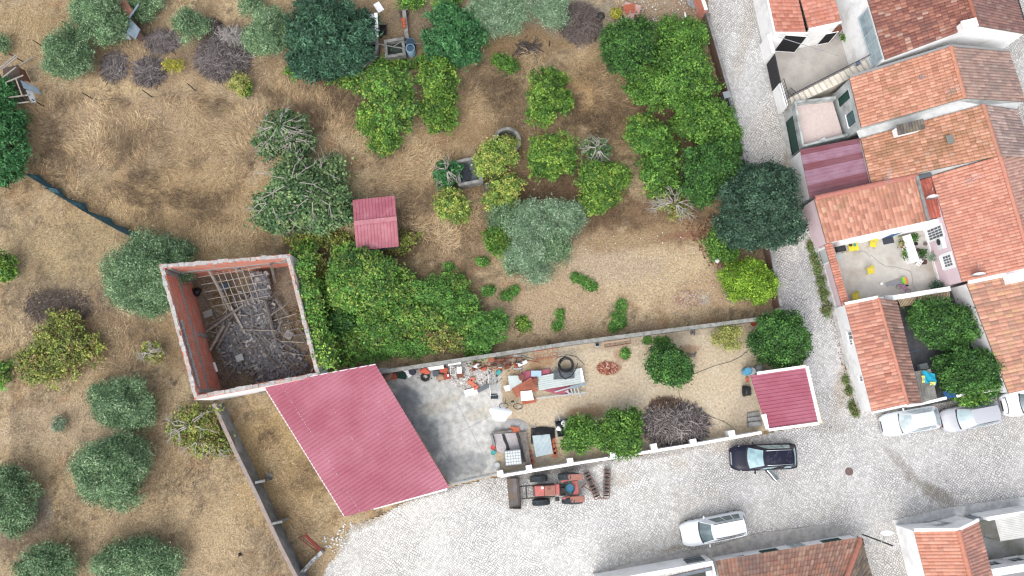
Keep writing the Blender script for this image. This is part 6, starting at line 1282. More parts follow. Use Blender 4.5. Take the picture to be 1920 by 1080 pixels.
for q in ([(1064,889.5),(1092,888),(1093,900.5),(1065.5,901.5)],[(1068.5,931),(1096,929.5),(1097,941.5),(1070,943)]):
    b=MB(); slab(b,q,1.38,1.47,.03); o=b.build('fender',mTrR,tr,bevel=.03)
for q in ([(1051,902.5),(1064,896),(1066,901.5),(1052,905)],[(1053,934),(1068,930),(1069,936.5),(1055,936)]):
    b=MB(); slab(b,q,1.1,1.2); b.build('fender_apron',mTr,tr)
b=MB(); slab(b,[(1048,908),(1060,907),(1061,929),(1049,930)],.5,.62); b.build('platform',mTrim,tr)
se=pt(1068,915.5,1.15); MB().lathe([(.02,0),(.24,.02),(.30,.08),(.30,.12),(.24,.09),(.0001,.07)],se,20).build('seat',M('teal_seat',S(58,120,150,sat=1),S(44,98,124,sat=1),4,rough=.5),tr)
bk=MB(); 
for k in range(9):
    a=R(-55+110*k/8); a2=R(-55+110*(k+1)/8)
    if k<8: bk.add([se+Vector((math.cos(a)*.30,math.sin(a)*.30,.1)),se+Vector((math.cos(a2)*.30,math.sin(a2)*.30,.1)),se+Vector((math.cos(a2)*.34,math.sin(a2)*.34,.38)),se+Vector((math.cos(a)*.34,math.sin(a)*.34,.38))],[(0,1,2,3)])
bk.build('seat_back',M('teal_seat2',S(40,84,108,sat=1)),tr)
MB().torus(pt(1055,915,1.55),.19,.018,18,5,m=Matrix.Rotation(R(-25),4,'Y')).tube([pt(1049,915,1.3),pt(1055,915,1.55)],.025,6).build('steering_wheel',mTrim,tr)
b=MB(); 
for a,b_ in (((975,912,.35),(1038,907,1.1)),((978,935,.35),(1040,931,1.1))): b.bar(pt(*a),pt(*b_),.09,.14)
b.bar(pt(986,910,.5),pt(988,936,.5),.1,.1); b.build('loader_arms',M('grimy_black2',(.035,.034,.036),(.07,.065,.06),4),tr)
# bucket : curved steel shell
A0,A1=pt(950,897,.3),pt(955,954.5,.3); B0,B1=pt(972,895,.3),pt(977,953,.3); vs=[]; prof=[(0,.05),(.2,.02),(.5,.0),(.8,.10),(.95,.32),(1.0,.62)]
for s_ in (0,1):
    a=A0 if s_==0 else A1; c_=B0 if s_==0 else B1
    for f_,z_ in prof: v=a.lerp(c_,f_); vs.append((v.x,v.y,z_+.05))
for s_ in (0,1):
    a=A0 if s_==0 else A1; c_=B0 if s_==0 else B1
    for f_,z_ in prof: v=a.lerp(c_,f_+.03); vs.append((v.x,v.y,z_))
n=len(prof); fs=[(i,i+1,n+i+1,n+i) for i in range(n-1)]+[(2*n+i+1,2*n+i,3*n+i,3*n+i+1) for i in range(n-1)]
MB().add(vs,fs).build('loader_bucket',mStl,tr); 
for s_ in (0,1):
    a=[Vector(vs[s_*n+i]) for i in range(n)]; MB().add(a+[v+Vector((0,.03*(1 if s_ else -1),0)) for v in a],[tuple(range(n)),tuple(range(n,2*n))[::-1]]).build('bucket_side',mStl,tr)
MB().bar(pt(1041,935.5,.5),pt(1049,935.5,.5),.3,.03).build('foot_step',mIron,tr)
dh=thing('disc_harrow','rusty V shaped disc harrow hitched behind the red tractor','disc harrow',P(1120,905,0))
mRst=M('rusty_brown_steel',S(150,112,98),S(122,88,76),5,rough=.85)
for a,b_ in (((1099,885),(1121,935)),((1139,879),(1137,934))):
    pa,pb=pt(*a,.55),pt(*b_,.55); u=(pb-pa).normalized(); v=Vector((-u.y,u.x,0)); m=MB()
    for s_ in (-.20,.20): m.bar(pa+v*s_,pb+v*s_,.07,.08)
    for k in range(6): q=pa.lerp(pb,k/5); m.bar(q-v*.2,q+v*.2,.06,.06)
    g_=m.build('gang_frame',mRst,dh)
    for k in range(8):
        q=pa.lerp(pb,(k+.5)/8)-Vector((0,0,.22)); MB().lathe([(.29,-.05),(.30,-.045),(.12,.015),(.0001,.02)],q,18,m=u.to_track_quat('Z','Y').to_matrix().to_4x4()).build('disc',M('dark_disc',S(70,60,56),S(92,72,62),6,rough=.6),g_)
MB().bar(pt(1121,934,.55),pt(1137,934,.55),.08,.08).bar(pt(1100,905,.55),pt(1090,915,.55),.1,.1).bar(pt(1118,926,.5),pt(1095,912,.5),.07,.07).build('hitch_frame',mRst,dh)
# ---- street lamp ----
t=thing('street_lamp','white street lamp on a thin dark pole at the hipped roof corner','street lamp',P(1594,1000,0))
a=P(1594,1000,.4); top=Vector((a.x,a.y,5.0)); MB().tube([a,top],.05,8).build('pole',mIron,t)
hd_=P(1663,999,5.1); MB().tube([top-Vector((0,0,.1)),(top+hd_)/2+Vector((0,0,.15)),hd_-Vector((.25,.2,0))],.03,6).build('arm',mGrey,t)
u=Vector((hd_.x-top.x,hd_.y-top.y,0)).normalized(); MB().blob(hd_,(.42,.19,.1),1,.03,3).build('lamp_head',mWhite,t,smooth=True); t.children[-1].rotation_euler=(0,0,0)
o=t.children[-1]
for v in o.data.vertices:
    d_=v.co-hd_; an=math.atan2(u.y,u.x); v.co=hd_+Matrix.Rotation(an,3,'Z')@d_
MB().bar(a+Vector((0,0,1.2)),a+Vector((.1,-.5,1.2)),.05,.05).bar(a+Vector((0,0,2.0)),a+Vector((.1,-.5,2.0)),.05,.05).build('wall_bracket',mIron,t)
# ================= SMALL THINGS =================
def C3(*c,k=1.04): return S(*c,k=k,sat=.86)
mYel=M('yellow_plastic',C3(236,214,40),rough=.4); mTerra=M('terracotta',C3(206,96,66),C3(176,84,60),6); mBrownPot=M('brown_pot',C3(90,64,54)); mTeal=M('teal_plastic',C3(60,170,170),rough=.4); mRedP=M('red_plastic',C3(226,76,76),rough=.4)
mOr=M('orange_brick',C3(206,112,80),C3(186,96,70),8); mWB=M('white_board',(.82,.82,.82),rough=.6); mRusty=M('rust',C3(150,92,70),C3(120,72,58),6,rough=.9); mSteelL=M('light_steel',C3(190,196,198),rough=.4,metal=.5); mBlk=M('black_sheet',(.018,.018,.02),rough=.4); mDG=M('dark_green_plastic',C3(36,72,62)); mTan=M('tan_sack',C3(186,150,120),C3(164,130,104),5)
def box_thing(name,label,cat,px,py,dims,rz,mat,z=0,group=None,lid=None,tilt=0):
    p=P(px,py,z+dims[2]); m=Matrix.Rotation(R(rz),4,'Z')@Matrix.Rotation(R(tilt),4,'X')
    b=MB().box((p.x,p.y,z+dims[2]/2),dims,m=m)
    o=b.build(name,mat,bevel=min(dims)*.12); return tag(o,label,cat,group)
# --- yellow chairs and table in the pink courtyard ---
def chair_proto(label):
    t=thing('plastic_chair',label,'chair',(0,0,0),0,'yellow plastic chairs in the courtyard'); k=dict(parent=t,world=False)
    MB().patch(lambda u,v:Vector(((u-.5)*.44,(v-.5)*.42,.43-.02*math.sin(math.pi*u))),4,4).build('seat',mYel,**k)
    MB().patch(lambda u,v:Vector(((u-.5)*(.46-.06*v),.21+.10*v+.04*(1-(2*u-1)**2),.45+.40*v)),6,4).build('backrest',mYel,**k)
    for sx in (-1,1):
        MB().tube([(sx*.24,-.2,.62),(sx*.27,0,.66),(sx*.24,.24,.66)],.03,6).build('armrest',mYel,**k)
        for sy in (-1,1): MB().tube([(sx*.2,sy*.19,.43),(sx*.24,sy*.23,0)],.024,6,.018).build('leg',mYel,**k)
    return t
ch=chair_proto('yellow plastic armchair against the white wall right of the yellow table'); p=P(1637,458,.45); ch.location=(p.x,p.y,.02); ch.rotation_euler=(0,0,R(-12))
for px,py,rz,lab in ((1632,508,10,'yellow plastic chair alone in the middle of the courtyard'),(1604,556,8,'yellow plastic chair at the lower courtyard wall')):
    p=P(px,py,.45); dup(ch,(p.x,p.y,.02),R(rz),lab)
p=P(1599,463,.6); t=thing('plastic_table','yellow square plastic table with pots on it in the courtyard','table',(p.x,p.y,.02),R(10)); MB().box((0,0,.68),(.75,.62,.03)).build('table_top',mYel,t,world=False,bevel=.01)
for sx in (-1,1):
    for sy in (-1,1): MB().tube([(sx*.3,sy*.25,.66),(sx*.33,sy*.28,0)],.03,6).build('leg',mYel,t,world=False)
def pot(px,py,r,hh,mat,label,z=.02,name='flower_pot',cat='pot',plant=None,ps=1.0,group='pots in the courtyard'):
    p=P(px,py,z+hh); t=thing(name,label,cat,(p.x,p.y,z),0,group); MB().lathe([(r*.7,0),(r,hh),(r*.88,hh),(r*.8,hh-.05),(.0001,hh-.05)],(0,0,0),16).build('pot',mat,t,world=False,smooth=False)
    if plant:
        g=random.Random(int(px*7+py)); ps*=.55; sub=[(p.x+g.uniform(-.12,.12)*ps,p.y+g.uniform(-.12,.12)*ps,z+hh+.18*ps,.26*ps,.26*ps,.24*ps) for _ in range(3)]
        v,c=leaves(sub,plant,int(px+py),dens=.9); np_mesh('foliage',v,4,c,mLeaf,t)
    return t
pot(1603,459,.11,.12,mTeal,'teal bowl on the yellow table',z=.72,name='bowl',cat='bowl',group=None); pot(1595,459,.13,.14,mBrownPot,'dark brown pot on the yellow table',z=.72,group=None)
pot(1695,461,.17,.3,mTerra,'bright red clay pot left of the low planter wall'); pot(1692,453,.18,.3,mBrownPot,'big pot with yellow green plant left of the low planter wall',plant='scrub',ps=1.5); pot(1699,476,.17,.28,mBrownPot,'clay pot with green plant at the middle of the low planter wall',plant='citrus',ps=1.2)
pot(1714,447,.15,.25,mBrownPot,'dark pot with a small plant behind the low planter wall, nearest the wing',plant='orange',ps=.7); pot(1718,457,.14,.22,mBlk,'black pot behind the low planter wall'); pot(1721.5,469,.15,.2,mBrownPot,'round brown pot behind the low planter wall'); pot(1735.5,457,.14,.16,M('grey_pot',C3(130,112,104)),'flat grey brown pot standing apart by the window'); pot(1728,474,.1,.2,mBrownPot,'small pot with thin plant by the low planter wall',plant='orange',ps=.6); pot(1729,481,.13,.2,M('mauve_pot',C3(110,96,110)),'mauve pot beside the white step ladder'); pot(1734,491,.19,.36,mBrownPot,'large dark pot beside the white step ladder'); pot(1750,484,.16,.3,mBrownPot,'pot with grey leaved bush against the pink wall',plant='sage',ps=1.6); pot(1754,541,.2,.3,mBlk,'pot with spreading dark plant in the lower right courtyard corner',plant='dark',ps=2.0); pot(1766,537,.15,.3,mBrownPot,'pot with reddish grey plant in the lower right courtyard corner',plant='sage',ps=1.1)
t=thing('step_ladder','small white folding step ladder at the end of the planter wall','ladder',P(1720,494,0)); a,b=P(1716,497,.05),P(1727,486,.9); c_,d=P(1722,500,.05),P(1731,489,.9)
MB().bar(a,b,.05,.05).build('rail',mFrame,t); MB().bar(c_,d,.05,.05).build('rail',mFrame,t)
for k in range(3): f=(k+.6)/3.2; MB().bar(a.lerp(b,f),c_.lerp(d,f),.12,.03).build('step',mFrame,t)
t=thing('barbecue','black wheeled barbecue in the upper left courtyard corner','barbecue',P(1575,468,.02)); p=P(1576,467,.7); MB().box((p.x,p.y,.72),(.75,.42,.22),R(12)).build('fire_box',mBlk,t,bevel=.03); MB().box((p.x,p.y,.85),(.6,.3,.03),R(12)).build('grill',mIron,t)
for sx in (-.33,.33):
    for sy in (-.17,.17): MB().tube([(p.x+sx,p.y+sy,.62),(p.x+sx*1.05,p.y+sy*1.1,.02)],.02,5).build('leg',mIron,t)
box_thing('grey_mat','pale grey square slab below the black barbecue','slab',1573,481,(.45,.45,.04),12,M('pale_grey',C3(196,206,210)),.02); box_thing('door_mat','dark door mat in front of the blue door','mat',1665.5,451,(.85,.5,.02),12,M('dark_mat',C3(74,76,86)),.025)
t=thing('deck_chair','folded aluminium deck chair with green and orange striped cloth','deck chair',P(1674,530,.02)); a,b=P(1661,533,.25),P(1688,524,.25); c_,d=P(1664,537,.25),P(1692,530,.25)
for u,v in ((a,b),(c_,d)): MB().tube([u,v],.03,6).build('frame_tube',mSteelL,t)
MB().bar((a+c_)/2,(b+d)/2,.16,.04).build('sling',M('grey_sling',C3(150,150,158)),t)
p=P(1696,526,.35)
for k,cl in enumerate(((120,214,60),(150,222,60),(236,170,60),(240,120,90))): MB().box((p.x-.14+.11*k,p.y,.33),(.11,.5,.06),R(10)).build('cloth_stripe',M('stripe%d'%k,C3(*cl)),t)
MB().box(P(1653,532,.25),(.18,.18,.06)).build('white_pillow',mWB,t)
def bicycle(name,label,cat,pa,pb,r,mat,lean,group=None):
    a,b=P(*pa,r*.5),P(*pb,r*.5); t=thing(name,label,cat,(a+b)/2-Vector((0,0,r*.5))); u=(b-a).normalized(); v=Vector((-u.y,u.x,0)); up=(Vector((0,0,1))*math.cos(lean)+v*math.sin(lean)); m=Matrix((u,up,u.cross(up))).transposed().to_4x4()
    for c_ in (a,b):
        c2=Vector((c_.x,c_.y,r*max(.35,math.cos(lean)))); w_=MB().torus(c2,r*.9,r*.07,20,5,m=m).build('wheel',mTyre,t); sp=MB()
        for k in range(8): an=2*math.pi*k/8; sp.tube([c2,c2+(m@Vector((math.cos(an),math.sin(an),0)))*r*.88],.006,3)
        sp.build('spokes',mSteelL,w_)
    z=r*max(.35,math.cos(lean)); A=Vector((a.x,a.y,z)); B=Vector((b.x,b.y,z)); mid=A.lerp(B,.45); hd=A.lerp(B,.12)+up*r*1.2; st=A.lerp(B,.62)+up*r*1.2
    MB().tube([A,hd],.025,5).tube([hd,st],.022,5).tube([hd,mid],.022,5).tube([mid,st],.022,5).tube([mid,B],.018,5).tube([st,B],.018,5).build('frame',mat,t)
    MB().tube([hd+up*.15-u.cross(up)*.28,hd+up*.18,hd+up*.15+u.cross(up)*.28],.018,5).build('handlebar',mIron,t); MB().blob(st+up*.12,(.13,.07,.05),1,.1).build('saddle',mTrim,t); return t
bicycle('child_bicycle','small pink child bicycle lying beside the deck chair','bicycle',(1685,538),(1702,546),.2,M('pink_paint',C3(226,110,200)),R(60))
bicycle('bicycle','grey bicycle leaning at the lower left of the sheet metal stack','bicycle',(944.5,761),(971,762),.36,M('grey_green_paint',C3(130,140,120)),R(40))
hose=MB(); hose.tube([P(a,b,.04) for a,b in ((1612,472),(1609,475),(1612,471),(1620,471),(1628,477),(1631,482),(1633,478),(1640,484),(1648,492),(1660,499),(1680,501),(1700,506),(1708,510),(1711,522),(1712,536),(1718,544))],.012,5); tag(hose.build('garden_hose',M('thin_green_hose',C3(140,150,130))),'thin garden hose snaking over the courtyard floor','hose')
def dish(px,py,z,label,sc_=1.0):
    p=P(px,py,z); t=thing('satellite_dish',label,'satellite dish',p,R(0)); m=Matrix.Rotation(R(90),4,'Y')@Matrix.Identity(4); m=Matrix.Rotation(R(78),4,'X')
    MB().lathe([(.42*sc_,.12),(.3*sc_,.05),(.12*sc_,.01),(.0001,0),(.12*sc_,.03),(.3*sc_,.07),(.42*sc_,.13)],(0,0,.5),20,m=m).build('reflector',mFrame,t,world=False,smooth=True); MB().tube([(0,0,-.3),(0,0,.5)],.03,6).build('mast',mGrey,t,world=False); MB().tube([(0,-.02,.3),(0,.5*sc_,.62)],.015,5).blob((0,.5*sc_,.62),(.05,.05,.05),1,0).build('receiver_arm',mGrey,t,world=False)
dish(1827,514,3.4,'white satellite dish on the lower edge of the pink house roof',1.1); dish(1741,370,3.2,'white satellite dish over the narrow red infill roof',1.0)
# cloth on the lean-to
p=P(1741,709,1.85); sub=MB().patch(lambda u,v:Vector((p.x+(u-.5)*.95*(1-.3*abs(v-.5)),p.y+(v-.5)*.85-(u-.5)*.25,1.86+.10*math.sin(u*7+v*3)*math.sin(v*5)+.08)),12,10); o=sub.build('folded_parasol',M('turquoise_cloth',C3(20,166,200)),smooth=True); tag(o,'turquoise and yellow cloth spread on the grey corrugated lean-to','cloth')
for k,(px,py,l,w_,a) in enumerate(((1731,711,.22,.5,-20),(1748,719,.4,.22,10))): MB().patch(lambda u,v:Vector((P(px,py,2.0).x+(u-.5)*l,P(px,py,2.0).y+(v-.5)*w_,2.02+.05*math.sin(u*5+v*4))),6,6).build('yellow_panel',M('yellow_cloth',C3(236,226,110)),o)
box_thing('stone_sink','grey stone wash basin in the dark back yard','basin',1733,687,(.65,.45,.5),15,M('stone_sink',C3(160,170,168)))
tag(MB().tube([P(1702,662,1.6),P(1725,655,1.6)],.012,4).build('washing_line',mBlue),'blue washing line in the dark back yard','line')
tag(MB().tube([P(1462,70,2.9),P(1576,106,2.9)],.025,5).tube([P(1459,69,2.9),P(1463,71,2.9)],.02,5).build('washing_line_pole',mGrey),'thin white pole crossing above the concrete yard','pole')
box_thing('garden_bench','cluttered dark shelf with pots beside the orange roofed house','shelf',1575,52,(1.6,.4,.6),35,mRusty); pot(1584,68,.2,.3,mTerra,'green potted bush in the concrete yard corner',plant='citrus',ps=2.0,group=None)
pot(1610,118,.16,.3,M('blue_grey_pot',C3(110,126,150)),'blue grey bucket on the stair landing',z=3.0,name='bucket',cat='bucket',group=None)
box_thing('folded_parasol','folded white cloth on the pink tiled terrace','cloth',1543,263,(.5,.3,.3),30,mWB,1.5)
# --- sandy yard by the street corner shed ---
def barrel(px,py,r,hh,mat,label,z=0,group='barrels by the street corner shed',lid=None):
    p=P(px,py,z+hh); t=thing('barrel',label,'barrel',(p.x,p.y,z),0,group); MB().lathe([(r*.94,0),(r,.04),(r,hh*.32),(r*1.03,hh*.34),(r,hh*.36),(r,hh*.66),(r*1.03,hh*.68),(r,hh*.7),(r,hh),(r*.9,hh),(r*.9,hh-.05),(.0001,hh-.05)],(0,0,0),20).build('drum',mat,t,world=False)
    MB().lathe([(r*.86,hh-.045),(r*.84,hh-.02),(.0001,hh-.02)],(0,0,0),20).build('lid',lid or mat,t,world=False); return t
barrel(1403,696,.28,.85,M('sky_blue',C3(96,176,214)),'sky blue plastic drum at the upper left corner of the street shed'); barrel(1411,696,.26,.7,M('white_drum',C3(206,214,214)),'white plastic drum beside the sky blue one'); barrel(1424,692,.3,.6,mConcW,'grey concrete drum beside the white plastic drum')
o=MB().blob(P(1400,733,.3),(.36,.42,.32),5,.2,3).build('rubbish_bag',mBlk,smooth=True); tag(o,'black rubbish bag left of the street corner shed','bag'); box_thing('brick','broken orange brick block left of the street corner shed','brick',1402,712,(.22,.4,.2),5,mOr)
for pts,lab in ((((1300,702),(1315,696),(1340,686),(1370,678),(1390,668),(1405,655)),'dark garden hose running from the yard tree towards the corner tree'),(((1272,730),(1275,745),(1290,765),(1330,780),(1360,792),(1380,807)),'dark hose crossing the woodpile towards the street wall')): tag(MB().tube([P(a,b,.05) for a,b in pts],.016,6).build('garden_hose',M('dark_hose',C3(96,106,92))),lab,'hose')
tag(MB().tube([P(1289,665,.15),P(1304,667,.15)],.12,8,.09).tube([P(1301,666,.15),P(1306,660,.2)],.05,6).build('cut_log',mWood),'grey forked log beside the round yard tree','log')
o=MB().tube([P(1296,622,.3),P(1303,626,.3)],.06,6).tube([P(1296,618,.9),P(1296,627,.1)],.05,6).tube([P(1302,618,.9),P(1302,628,.1)],.05,6).build('saw_horse',M('slate_wood',C3(90,94,104))); tag(o,'small dark saw horse at the block wall','saw horse')
pot(1413,606,.22,.3,mTerra,'red clay pot at the far end of the block wall',z=0,group=None)
# rusty bed frames leaning on the wall
def bed_frame(px,py,l,w_,rz,label,mat):
    p=P(px,py,.5); t=thing('bed_frame',label,'bed frame',(p.x,p.y,0),R(rz),'rusty bed frames leaning on the block wall'); k=dict(parent=t,world=False)
    def q(x,y): return Vector((x,y,.25+y*.9+.2))
    MB().tube([q(-l/2,-w_/2),q(l/2,-w_/2),q(l/2,w_/2),q(-l/2,w_/2),q(-l/2,-w_/2)],.04,5).build('frame',mat,**k)
    for i in range(1,5): x=-l/2+l*i/5; MB().tube([q(x,-w_/2),q(x,w_/2)],.02,4).build('cross_bar',mat,**k)
    MB().tube([q(-l/2,0),q(l/2,0)],.02,4).build('long_bar',mat,**k)
mOrR=M('orange_rust',C3(206,128,88),C3(180,104,72),6,rough=.9)
bed_frame(1023,664,1.75,.6,9,'orange rusty bed frame, left one leaning on the block wall',mOrR); bed_frame(1158,641,1.9,.45,9,'brown rusty bed frame, right one leaning on the block wall',mRusty)
box_thing('wooden_plank','pale plank lying across the right rusty bed frame','plank',1156,640,(1.9,.12,.05),8,M('plank',C3(190,160,136)),.75); t=box_thing('small_crate','grey small wire crate at the block wall','crate',1120,646,(.36,.3,.3),8,mGrey); MB().box(P(1120,646,.32)-Vector((0,0,.01)),(.24,.2,.02),R(8)).build('crate_inside',mDark,t)
# --- stack of sheets and boards ---
st='sheets and boards stacked in the yard'
def sheet(label,pts,z,mat,name='metal_sheet',th_=.04,cat='sheet',rib=0,group=st):
    v=[P(a,b,z) for a,b in pts]
    if rib:
        o=metal_roof(None,v,mat,rib,.025,name=name,thick=.03)
    else:
        n=len(v); lo=[p-Vector((0,0,th_)) for p in v]; o=MB().add(v+lo,[tuple(range(n)),tuple(range(n,2*n))[::-1]]+[(i,n+i,n+(i+1)%n,(i+1)%n) for i in range(n)]).build(name,mat)
    return tag(o,label,cat,group)
mRS=M('dusty_red_sheet',C3(190,100,118),C3(172,84,104),2); mGS=M('pale_grey_sheet',C3(206,216,212),C3(190,202,200),1.5,rough=.5)
sheet('long red sheet under the upper edge of the stack',[(972,703),(985,696),(1030,692),(1036,712),(985,722)],.25,mRS); sheet('red sheet showing along the lower edge of the stack',[(1018,732),(1068,722),(1070,742),(1040,738)],.22,mRS)
sheet('large pale grey ribbed sheet on top of the stack',[(1011,732),(1007,706),(1086,690),(1093,718)],.40,mGS,rib=.16); sheet('pale grey sheet with a bent edge at the left end of the stack',[(952,705),(970,704),(979,712),(978,725),(966,733),(956,730)],.42,mGS)
sheet('pale blue panel on the upper edge of the stack',[(996,695),(1015,695),(1015,706),(996,706)],.5,M('pale_blue_panel',C3(170,206,222)),'panel'); sheet('white square board at the lower left of the stack',[(976,734),(997,732),(1001,750),(977,752)],.6,mWB,'board'); sheet('small white board frame at the far left of the stack',[(944,724),(955,722),(957,732),(948,734)],.45,mWB,'board')
for k in range(6):
    a,b=P(960+k*1.4,731+k*2.6,.45+.012*k),P(997+k*2.4,709+k*4.2,.45+.012*k); tag(MB().bar(a,b,.15,.03).build('roof_board',M('terracotta_board',C3(190,112,84),C3(160,90,68),3)),'orange brown roofing boards fanned out in the stack','board','fanned roofing boards')
for k in range(4): sheet('dark grey batten under the black hose coil on the stack',[(1038,693+5*k),(1077,690+5*k),(1077,694+5*k),(1038,697+5*k)],.5,M('dark_batten',C3(104,112,118),C3(84,90,96),3),'batten',.06,'batten',group='dark battens under the hose coil')
sheet('white board with red patches at the right end of the stack',[(1087,691),(1091,690),(1096,716),(1091,717)],.5,mWB,'board'); sheet('blue grey channel along the lower right of the stack',[(1068,725),(1100,717),(1100,721),(1069,729)],.5,M('blue_channel',C3(140,164,180)),'steel_channel')
t=thing('ladder_pile','pale aluminium ladders and bars crossing at the lower right of the stack','ladder',P(1080,735,0))
for a,b in (((1006,747,.3),(1099,736,.3)),((1060,733,.35),(1071,739,.35)),((1082,724,.4),(1088,745,.4)),((1076,726,.4),(1079,738,.4)),((1070,728,.4),(1073,738,.4)),((1064,731,.4),(1067,741,.4)),((1040,735,.42),(1068,727,.42))): MB().bar(P(*a),P(*b),.09,.05).build('bar',mSteelL,t)
m=MB()
for k in range(9): m.torus(P(1061+random.Random(k).uniform(-2,2),684+random.Random(k+9).uniform(-2,2),.62+.03*k),.50+.03*math.sin(k*3),.028,26,5)
m.tube([P(1055+19*math.cos(a),688-20*math.sin(a),.7+.0*a) for a in [math.pi*k/12 for k in range(-2,10)]],.025,5); m.tube([P(*q,.55) for q in ((1046,690),(1052,705),(1060,711),(1072,705),(1081,690),(1083,680))],.028,5); m.tube([P(*q,.45) for q in ((1050,675),(1062,665),(1080,668),(1092,680),(1096,684))],.025,5)
tag(m.build('hose_coil',mBlk),'large coil of black pipe on the sheet stack','pipe coil')
for (px,py,lab) in ((978,708,'rusty round saw blade on the left of the stack'),(1004,714,'rusty toothed disc with a hole on the orange boards')):
    p=P(px,py,.62); b=MB().lathe([(.2,0),(.2,.03),(.05,.035),(.05,.02),(.0001,.02)],p,20)
    for k in range(12): a=2*math.pi*k/12; b.box(p+Vector((math.cos(a)*.205,math.sin(a)*.205,.015)),(.05,.05,.03),a)
    tag(b.build('saw_disc',mRusty),lab,'saw blade')
o=MB()
for k in range(9): o.box(P(981+k*3.2,754-k*.6,.2),(.1,.3 if k%2 else .2,.2),R(8))
for k in range(7): tag(MB().box(P(981+k*3.6,754.5-k*.7,.2)-Vector((0,0,.1)),(.13,.32,.2),R(8)).build('hollow_brick',mOr),'orange hollow brick in the row under the white square board','brick','row of bricks under the white board')
# powder heap, gravel pen, water container
p=P(938,776); o=MB().patch(lambda u,v:Vector((p.x+(.75+.12*math.sin(3*6.283*u)+.08*math.sin(5*6.283*u+1))*v*math.cos(6.283*u),p.y+(.62+.1*math.sin(2*6.283*u+2))*v*math.sin(6.283*u),.30*(1-v*v)+.016)),28,8).build('white_powder_heap',M('lime_powder',(.78,.80,.82),rough=.95)); tag(o,'heap of white lime powder at the edge of the concrete slab','heap')
o=MB().patch(lambda u,v:Vector((P(965,800).x+1.0*v*math.cos(6.283*u),P(965,800).y+.6*v*math.sin(6.283*u),.22*(1-v*v)+.014)),20,6).build('gravel_heap',M('pale_gravel',C3(206,204,200),C3(176,172,170),12,bump=.8)); tag(o,'pale gravel heap behind the block pen','heap')
t=thing('block_pen','rectangular pen of planks and blocks holding pale gravel and a black sheet','pen',P(945,835,0))
for a,b,mt in (((921,815,.5),(927,836,.5),mConcW),((924,812,.5),(960,808,.5),mWood),((969,812,.5),(984,866,.5),mIron)): q=[P(*a),P(*b)]; strip_wall(q,.16,-.02,.5).build('pen_side',mt,t)
MB().poly([P(a,b,.25) for a,b in ((925,814),(970,811),(978,846),(945,850),(932,846))]).build('gravel_fill',M('pale_gravel2',C3(212,206,208),C3(186,178,180),10,bump=.8),t); MB().poly([P(a,b,.285) for a,b in ((941,814),(946,814),(950,825),(953,832),(957,846),(949,846),(949,836),(944,826))]).build('black_sheet',mBlk,t)
sp=MB()
for k in range(5): sp.bar(P(975+k*2.4,810,.35+.04*k),P(986+k*2.2,873,.35+.04*k),.13,.05)
tag(sp.build('plank_stack',mWood),'long stack of weathered grey planks between the gravel pen and the black tarp','planks')
for k in range(4): tag(MB().bar(P(957,800.5+k*2.6,.35-.05*k),P(974,803+k*2.4,.35-.05*k),.1,.2).build('roof_tile_piece',mOr),'orange ridge tiles stacked at the head of the grey planks','tile','orange tiles at the planks')
p=P(962,858,1.0); t=thing('water_container','white cube water container in a wire cage beside the planks','water container',(p.x,p.y,0),R(6)); k=dict(parent=t,world=False); MB().box((0,0,.55),(1.12,.98,.9)).build('tank',M('milky_plastic',C3(226,236,236),rough=.4),bevel=.04,**k); MB().box((0,0,.05),(1.2,1.05,.1)).build('pallet',mIron,**k)
cg=MB()
for i in range(7): cg.tube([(-.57+1.14*i/6,-.51,1.02),(-.57+1.14*i/6,.51,1.02)],.014,4).tube([(-.57+1.14*i/6,-.51,.1),(-.57+1.14*i/6,-.51,1.02)],.014,4).tube([(-.57+1.14*i/6,.51,.1),(-.57+1.14*i/6,.51,1.02)],.014,4)
for i in range(6): cg.tube([(-.57,-.51+1.02*i/5,1.03),(.57,-.51+1.02*i/5,1.03)],.014,4)
for i in range(5): 
    for sy in (-.51,.51): cg.tube([(-.57,sy,.2+.2*i),(.57,sy,.2+.2*i)],.012,4)
cg.build('wire_cage',mSteelL,**k)
pot(924,839,.17,.3,mRedP,'red plastic bucket at the edge of the slab',z=.01,name='bucket',cat='bucket',group='buckets by the gravel pen'); pot(925,849,.18,.3,mTeal,'teal plastic bucket below the red one',z=.01,name='bucket',cat='bucket',group='buckets by the gravel pen'); pot(932,873,.22,.26,mSteelL,'round metal tub near the gate post',z=.01,name='tub',cat='tub',group='buckets by the gravel pen')
p=P(1018,815,.35); o=MB().patch(lambda u,v:Vector((p.x+(u-.5)*1.75,p.y+(v-.5)*1.15-(.2*abs(u-.5)),.12+.28*math.sin(math.pi*u)*math.sin(math.pi*v)+.05*math.sin(u*23+v*7)*math.sin(v*15))),18,12).build('black_tarpaulin',mBlk,smooth=True); tag(o,'crumpled black tarpaulin behind the corrugated sheet','tarpaulin')
sheet('pale blue grey corrugated sheet resting on bricks below the black tarpaulin',[(998,817),(1031,814),(1037,850),(1005,857)],.42,M('galv_sheet',C3(196,212,216),C3(176,196,204),2,rough=.45),'corrugated_sheet',rib=.09,group=None)
for i,(px,py,a) in enumerate(((993,851,80),(995,860,80),(998,867,75),(1038,838,80),(1040,846,78),(1041,853,76),(1037,826,82))): tag(MB().box(P(px,py,.2)-Vector((0,0,.1)),(.42,.24,.2),R(a)).build('hollow_brick',mOr),'orange hollow bricks flanking the corrugated sheet','brick','bricks flanking the corrugated sheet')
